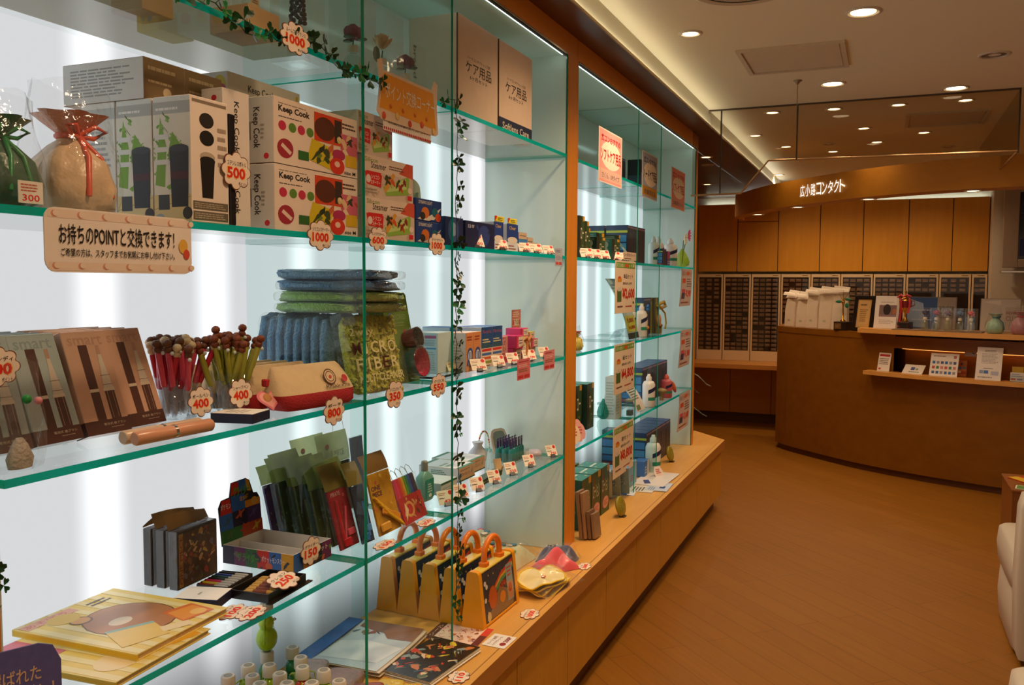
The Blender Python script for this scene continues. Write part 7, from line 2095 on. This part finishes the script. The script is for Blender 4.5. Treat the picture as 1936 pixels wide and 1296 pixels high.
b = MB(); pts_ = strip(1.21, 1.78, .085, .05, 10); b.prism(pts_, 0, .006, C('7a6658', .4)); b.build('display_mat', None, (0, 0, ZR), 0, 'brown grey mat under the boxed bottles on the raised ledge', 'mat')
for k, (x, cc) in enumerate(((1.395, '2a3a6a'), (1.468, 'a8283a'), (1.542, '6a1f2c'), (1.620, '3a5a7a'), (1.690, 'd8442c'))):
    px_, py_ = cpos(x, -.0)
    t = thing('boxed_bottle', 'clear boxed bottle with a ' + ('navy', 'red', 'dark red', 'blue', 'bright red')[k] + ' flower on the ledge, ' + ordn[k] + ' from the trophy', 'room fragrance', (px_, py_, ZR + .007), R(-22), 'boxed bottles on the counter ledge')
    MB().box(-.034, -.034, 0, .034, .034, .165, CLEARBOX).build('clear_case', t)
    MB().lathe([(.022, .001), (.024, .006), (.024, .050), (.016, .064), (.010, .068), (.010, .074)], clear('pale_jar_%d' % k, (.86, .88, .74), .9, .05, .03, film=.15, filmcol='c8c89a'), 14).build('bottle', t)
    MB().lathe([(.013, .074), (.013, .090), (.010, .093)], C('dcd4c4', .5), 12).build('cap', t)
    b = MB()
    for q in range(7):
        a = q * 2.4
        b.ball((.012 * math.cos(a), .012 * math.sin(a), .118 + .003 * q), .012, C(cc, .6, var=.2), 8)
    b.build('flower', t)
gx, gy = cpos(1.835, -.01)
gift_pouch(gx, gy, ZR, .88, 'pale green gift pouch with a turquoise bow in a clear bag on the counter', '8fb8a0', 'a8c8b4', '1f7f9a')
gx, gy = cpos(1.985, -.01)
gift_pouch(gx, gy, ZR, .98, 'dusky pink gift pouch with a bright red bow in a clear bag on the counter', 'a8707a', 'b8848a', 'e03a24')
# leaflets on the small shelf
ZS = .8155
def low(x, w, h, label, face, items, lean=-14, rz=-22, th=.004, back=-.045, name='notice_card'):
    px_, py_ = cpos(x, back)
    b = MB(); b.box(-w / 2, 0, 0, w / 2, th, h, C(face, .5)); b.deco(FY(-w / 2, 0, 0), w, h, items)
    o = b.build(name, None, (px_, py_, ZS + .001), 0, label, 'notice', 'notice cards on the counter shelf')
    o.rotation_euler = (R(lean), 0, R(rz))
    return o
low(1.115, .098, .145, 'white notice card with a red heading at the end of the small shelf', 'e9e2da', [('r', .08, .80, .92, .92, 'b82a34'), ('l', .1, .35, .9, .72, 4, '7a706c'), ('r', .1, .08, .3, .18, 'c84a44')], rz=-28)
low(1.315, .150, .095, 'small cream card with a blue mark lying back on the small shelf', 'e6ddd2', [('r', .35, .40, .55, .72, '4a5a9a'), ('l', .3, .12, .85, .3, 1, '5a7a6a'), ('e', .66, .52, .08, .12, '8a9a8a')], lean=-48, rz=-25)
low(1.520, .195, .170, 'white card with rows of small coloured credit card marks', 'e9e3dc', [('l', .1, .84, .7, .92, 1, '8a6a68'), ('r', .82, .80, .92, .92, 'b86a70')] + [('r', .08 + .15 * i, .10 + .22 * j, .18 + .15 * i, .22 + .22 * j, ['4a5a8a', 'c04a4a', '2f6ab0', '4a7a5a', '8a8a9a', 'c87a7a'][(i * 2 + j) % 6]) for i in range(6) for j in range(3)], rz=-22)
low(1.648, .062, .118, 'orange brown strip with small coloured stickers beside the large notice', 'b0622c', [('r', .3, .70, .55, .85, '4a3a6a'), ('r', .6, .70, .9, .85, '8a6a2a'), ('r', .05, .45, .45, .60, '2f6ab0'), ('r', .55, .48, .95, .6, '4a6a8a'), ('r', .05, .22, .4, .36, 'c8b8a0'), ('r', .45, .15, .95, .32, '9a3a1c')], lean=-4, back=.06)
low(1.700, .08, .075, 'small pale notice pinned above the strip of stickers', 'c8c0bc', [('p', [(.2, .8), (.9, .3), (.8, .2), (.1, .7)], '5a7aa8')], lean=-4, back=.08).location.z = ZS + .150
low(1.795, .165, .235, 'large white price list standing on the small shelf', 'e3ddd8', [('l', .3, .86, .8, .92, 2, '6a6466'), ('l', .2, .5, .85, .82, 8, 'a9a3a4'), ('l', .3, .34, .75, .38, 1, '6a6466'), ('r', .15, .20, .3, .30, '8a94b8'), ('r', .32, .20, .5, .30, '4a72b0'), ('r', .6, .16, .9, .28, 'b0b4c8'), ('l', .1, .06, .9, .12, 1, '8a8486')], rz=-20, back=-.085, lean=-12)
px_, py_ = cpos(1.975, -.04)
t = thing('card_holder', 'clear holder of business cards with an orange mark at the right of the small shelf', 'card holder', (px_, py_, ZS), R(-18))
MB().box(-.045, -.02, 0, .045, .02, .045, ACRYL).build('holder', t)
b = MB(); b.box(-.042, -.006, .003, .042, .006, .065, C('d8d4d4', .5)); b.deco(FY(-.042, -.0062, .003), .084, .062, [('l', .1, .5, .9, .9, 2, '7a90b0'), ('r', .05, .15, .4, .35, 'c85a2c'), ('r', .5, .15, .9, .35, '8a7a9a')]); b.build('cards', t)
b = MB(); b.box(-.035, .008, .06, .035, .012, .105, C('b8952c', .5)); b.build('yellow_card', t)

# ---------------------------------------------------------------- monitor, plant, seats, rack
t = thing('wall_monitor', 'grey framed screen mounted on the column beside the rear cupboards', 'monitor', (2.06, 9.16, 1.60))
GR = C('a8937c', .4)
b = MB()
for q in ((.03, 0, .05, .155, .06, .80), (.155, 0, .05, .95, .06, .125), (.155, 0, .73, .95, .06, .80), (.83, 0, .125, .95, .06, .73)):
    b.box(*q, GR, c=.004)
b.build('frame', t)
b = MB(); b.box(.155, .012, .125, .83, .02, .73, C('07080c', .12)); b.deco(FY(.155, .012, .125), .675, .605, [('r', .02, .05, .2, .30, '1c2c5c'), ('l', .02, .6, .12, .9, 5, '22324a')]); b.build('screen', t)
MB().box(.02, -.02, .0, .95, .06, .022, CHROME, c=.004).build('lower_rail', t)
MB().box(.2, .06, .2, .8, .139, .6, C('3a342e', .6)).build('wall_bracket', t)
t = thing('potted_plant', 'dark leaved plant behind the end of the showcase with arching leaf tips', 'plant', (-.53, 6.60, 0))
MB().lathe([(.11, 0), (.14, .02), (.16, .26), (.15, .27), (.14, .25), (.0001, .245)], C('6a4a30', .5), 22).build('pot', t)
rnd = random.Random(2)
for k in range(9):
    a = R(-60 + 40 * k) if k > 1 else R((-4, 8)[k])
    L = (.47, .43)[k] if k < 2 else rnd.uniform(.30, .38)
    hh = (.62, .36)[k] if k < 2 else rnd.uniform(.3, .55)
    b = MB()
    def fn(u, v, a=a, L=L, hh=hh):
        s = v
        r = L * s
        z_ = .25 + hh * math.sin(min(1, s * 1.1) * PI * .62) * 1.0 - .10 * s * s
        wd = .022 * math.sin(PI * min(1, s * .96 + .04)) ** .7
        q = (u - .5) * 2 * wd
        return (r * math.cos(a) - q * math.sin(a), r * math.sin(a) + q * math.cos(a), z_ - abs(u - .5) * .012)
    b.sheet(fn, 2, 14, C('2c3a1c', .35, var=.2))
    b.build('leaf', t)
SOFA = C('cfc6b6', .38, var=.02, bump=.08, bscale=14)
def chair(x, y, label, rz=0):
    t = thing('lounge_chair', label, 'armchair', (x, y, 0), rz, 'white vinyl lounge chairs')
    def rbox(n_, x0, y0, z0, x1, y1, z1, e=.14, mid=1.02):
        b = MB()
        cx, cy_, a, c = (x0 + x1) / 2, (y0 + y1) / 2, (x1 - x0) / 2, (y1 - y0) / 2
        h = z1 - z0
        loft(b, [(cx, cy_, z0, a * .96, c * .96, e), (cx, cy_, z0 + h * .06, a, c, e), (cx, cy_, z0 + h * .5, a * mid, c * mid, e), (cx, cy_, z0 + h * .90, a, c, e), (cx, cy_, z0 + h * .975, a * .965, c * .96, e * 1.3), (cx, cy_, z1, a * .85, c * .82, e * 1.6)], SOFA, 40)
        return b.build(n_, t)
    rbox('base', .0, .075, .012, .66, .60, .262)
    rbox('seat_cushion', -.01, .09, .262, .67, .61, .425)
    rbox('backrest', -.005, -.03, .03, .665, .085, .69)
    MB().box(.04, .10, 0, .62, .56, .014, C('3a2c20', .5)).build('plinth', t)
    return t
chair(1.622, 3.84, 'white vinyl lounge chair facing the counter at the right picture edge')
chair(1.475, 2.16, 'white vinyl lounge chair nearest the viewer at the lower right corner')
t = thing('magazine_rack', 'brown wooden magazine rack behind the white lounge chair', 'magazine rack', (1.735, 5.0, 0))
MGW = wood('rack_wood', '7f4a1e', '8f5626', .4, 'Z')
b = MB()
b.box(0, 0, 0, .5, .018, .44, MGW); b.box(0, .402, 0, .5, .42, .44, MGW); b.box(0, .018, 0, .018, .402, .44, MGW); b.box(.482, .018, 0, .5, .402, .44, MGW); b.box(.018, .018, .02, .482, .402, .30, C('4a2c14', .6))
b.box(-.004, -.004, .44, .504, .424, .455, MGW, c=.003)
b.build('rack_body', t)
def mag(x, y, z, rz, lb, col, items, w=.2, d=.27):
    b = MB(); b.box(-w / 2, -d / 2, 0, w / 2, d / 2, .006, C(col, .35)); b.deco(FZ(w / 2, -d / 2, .006), d, w, items)
    return b.build('magazine', None, (x, y, z), rz, lb, 'magazine', 'magazines on the rack')
mag(1.90, 5.23, .4555, R(30), 'magazine with a red and yellow cover lying on the rack', 'c8401c', [('r', .0, .7, 1, 1, 'd8b01c'), ('b', .1, .1, .9, .6, 8, '1c1c2c', 'd8803a', '8a1c14')])
mag(1.885, 5.14, .462, R(12), 'dark magazine lying on the red one', '1f1a1c', [('l', .2, .3, .8, .7, 3, '8a8a90')], .06, .2)
b = MB(); b.box(-.03, -.045, 0, .03, .045, .003, C('d8e0c8', .5)); b.deco(FZ(.03, -.045, .003), .09, .06, [('r', .08, .1, .92, .9, '5a8a3a')])
b.build('green_label', None, (1.785, 5.06, .4555), R(-10), 'small green label card at the near edge of the magazine rack', 'card')
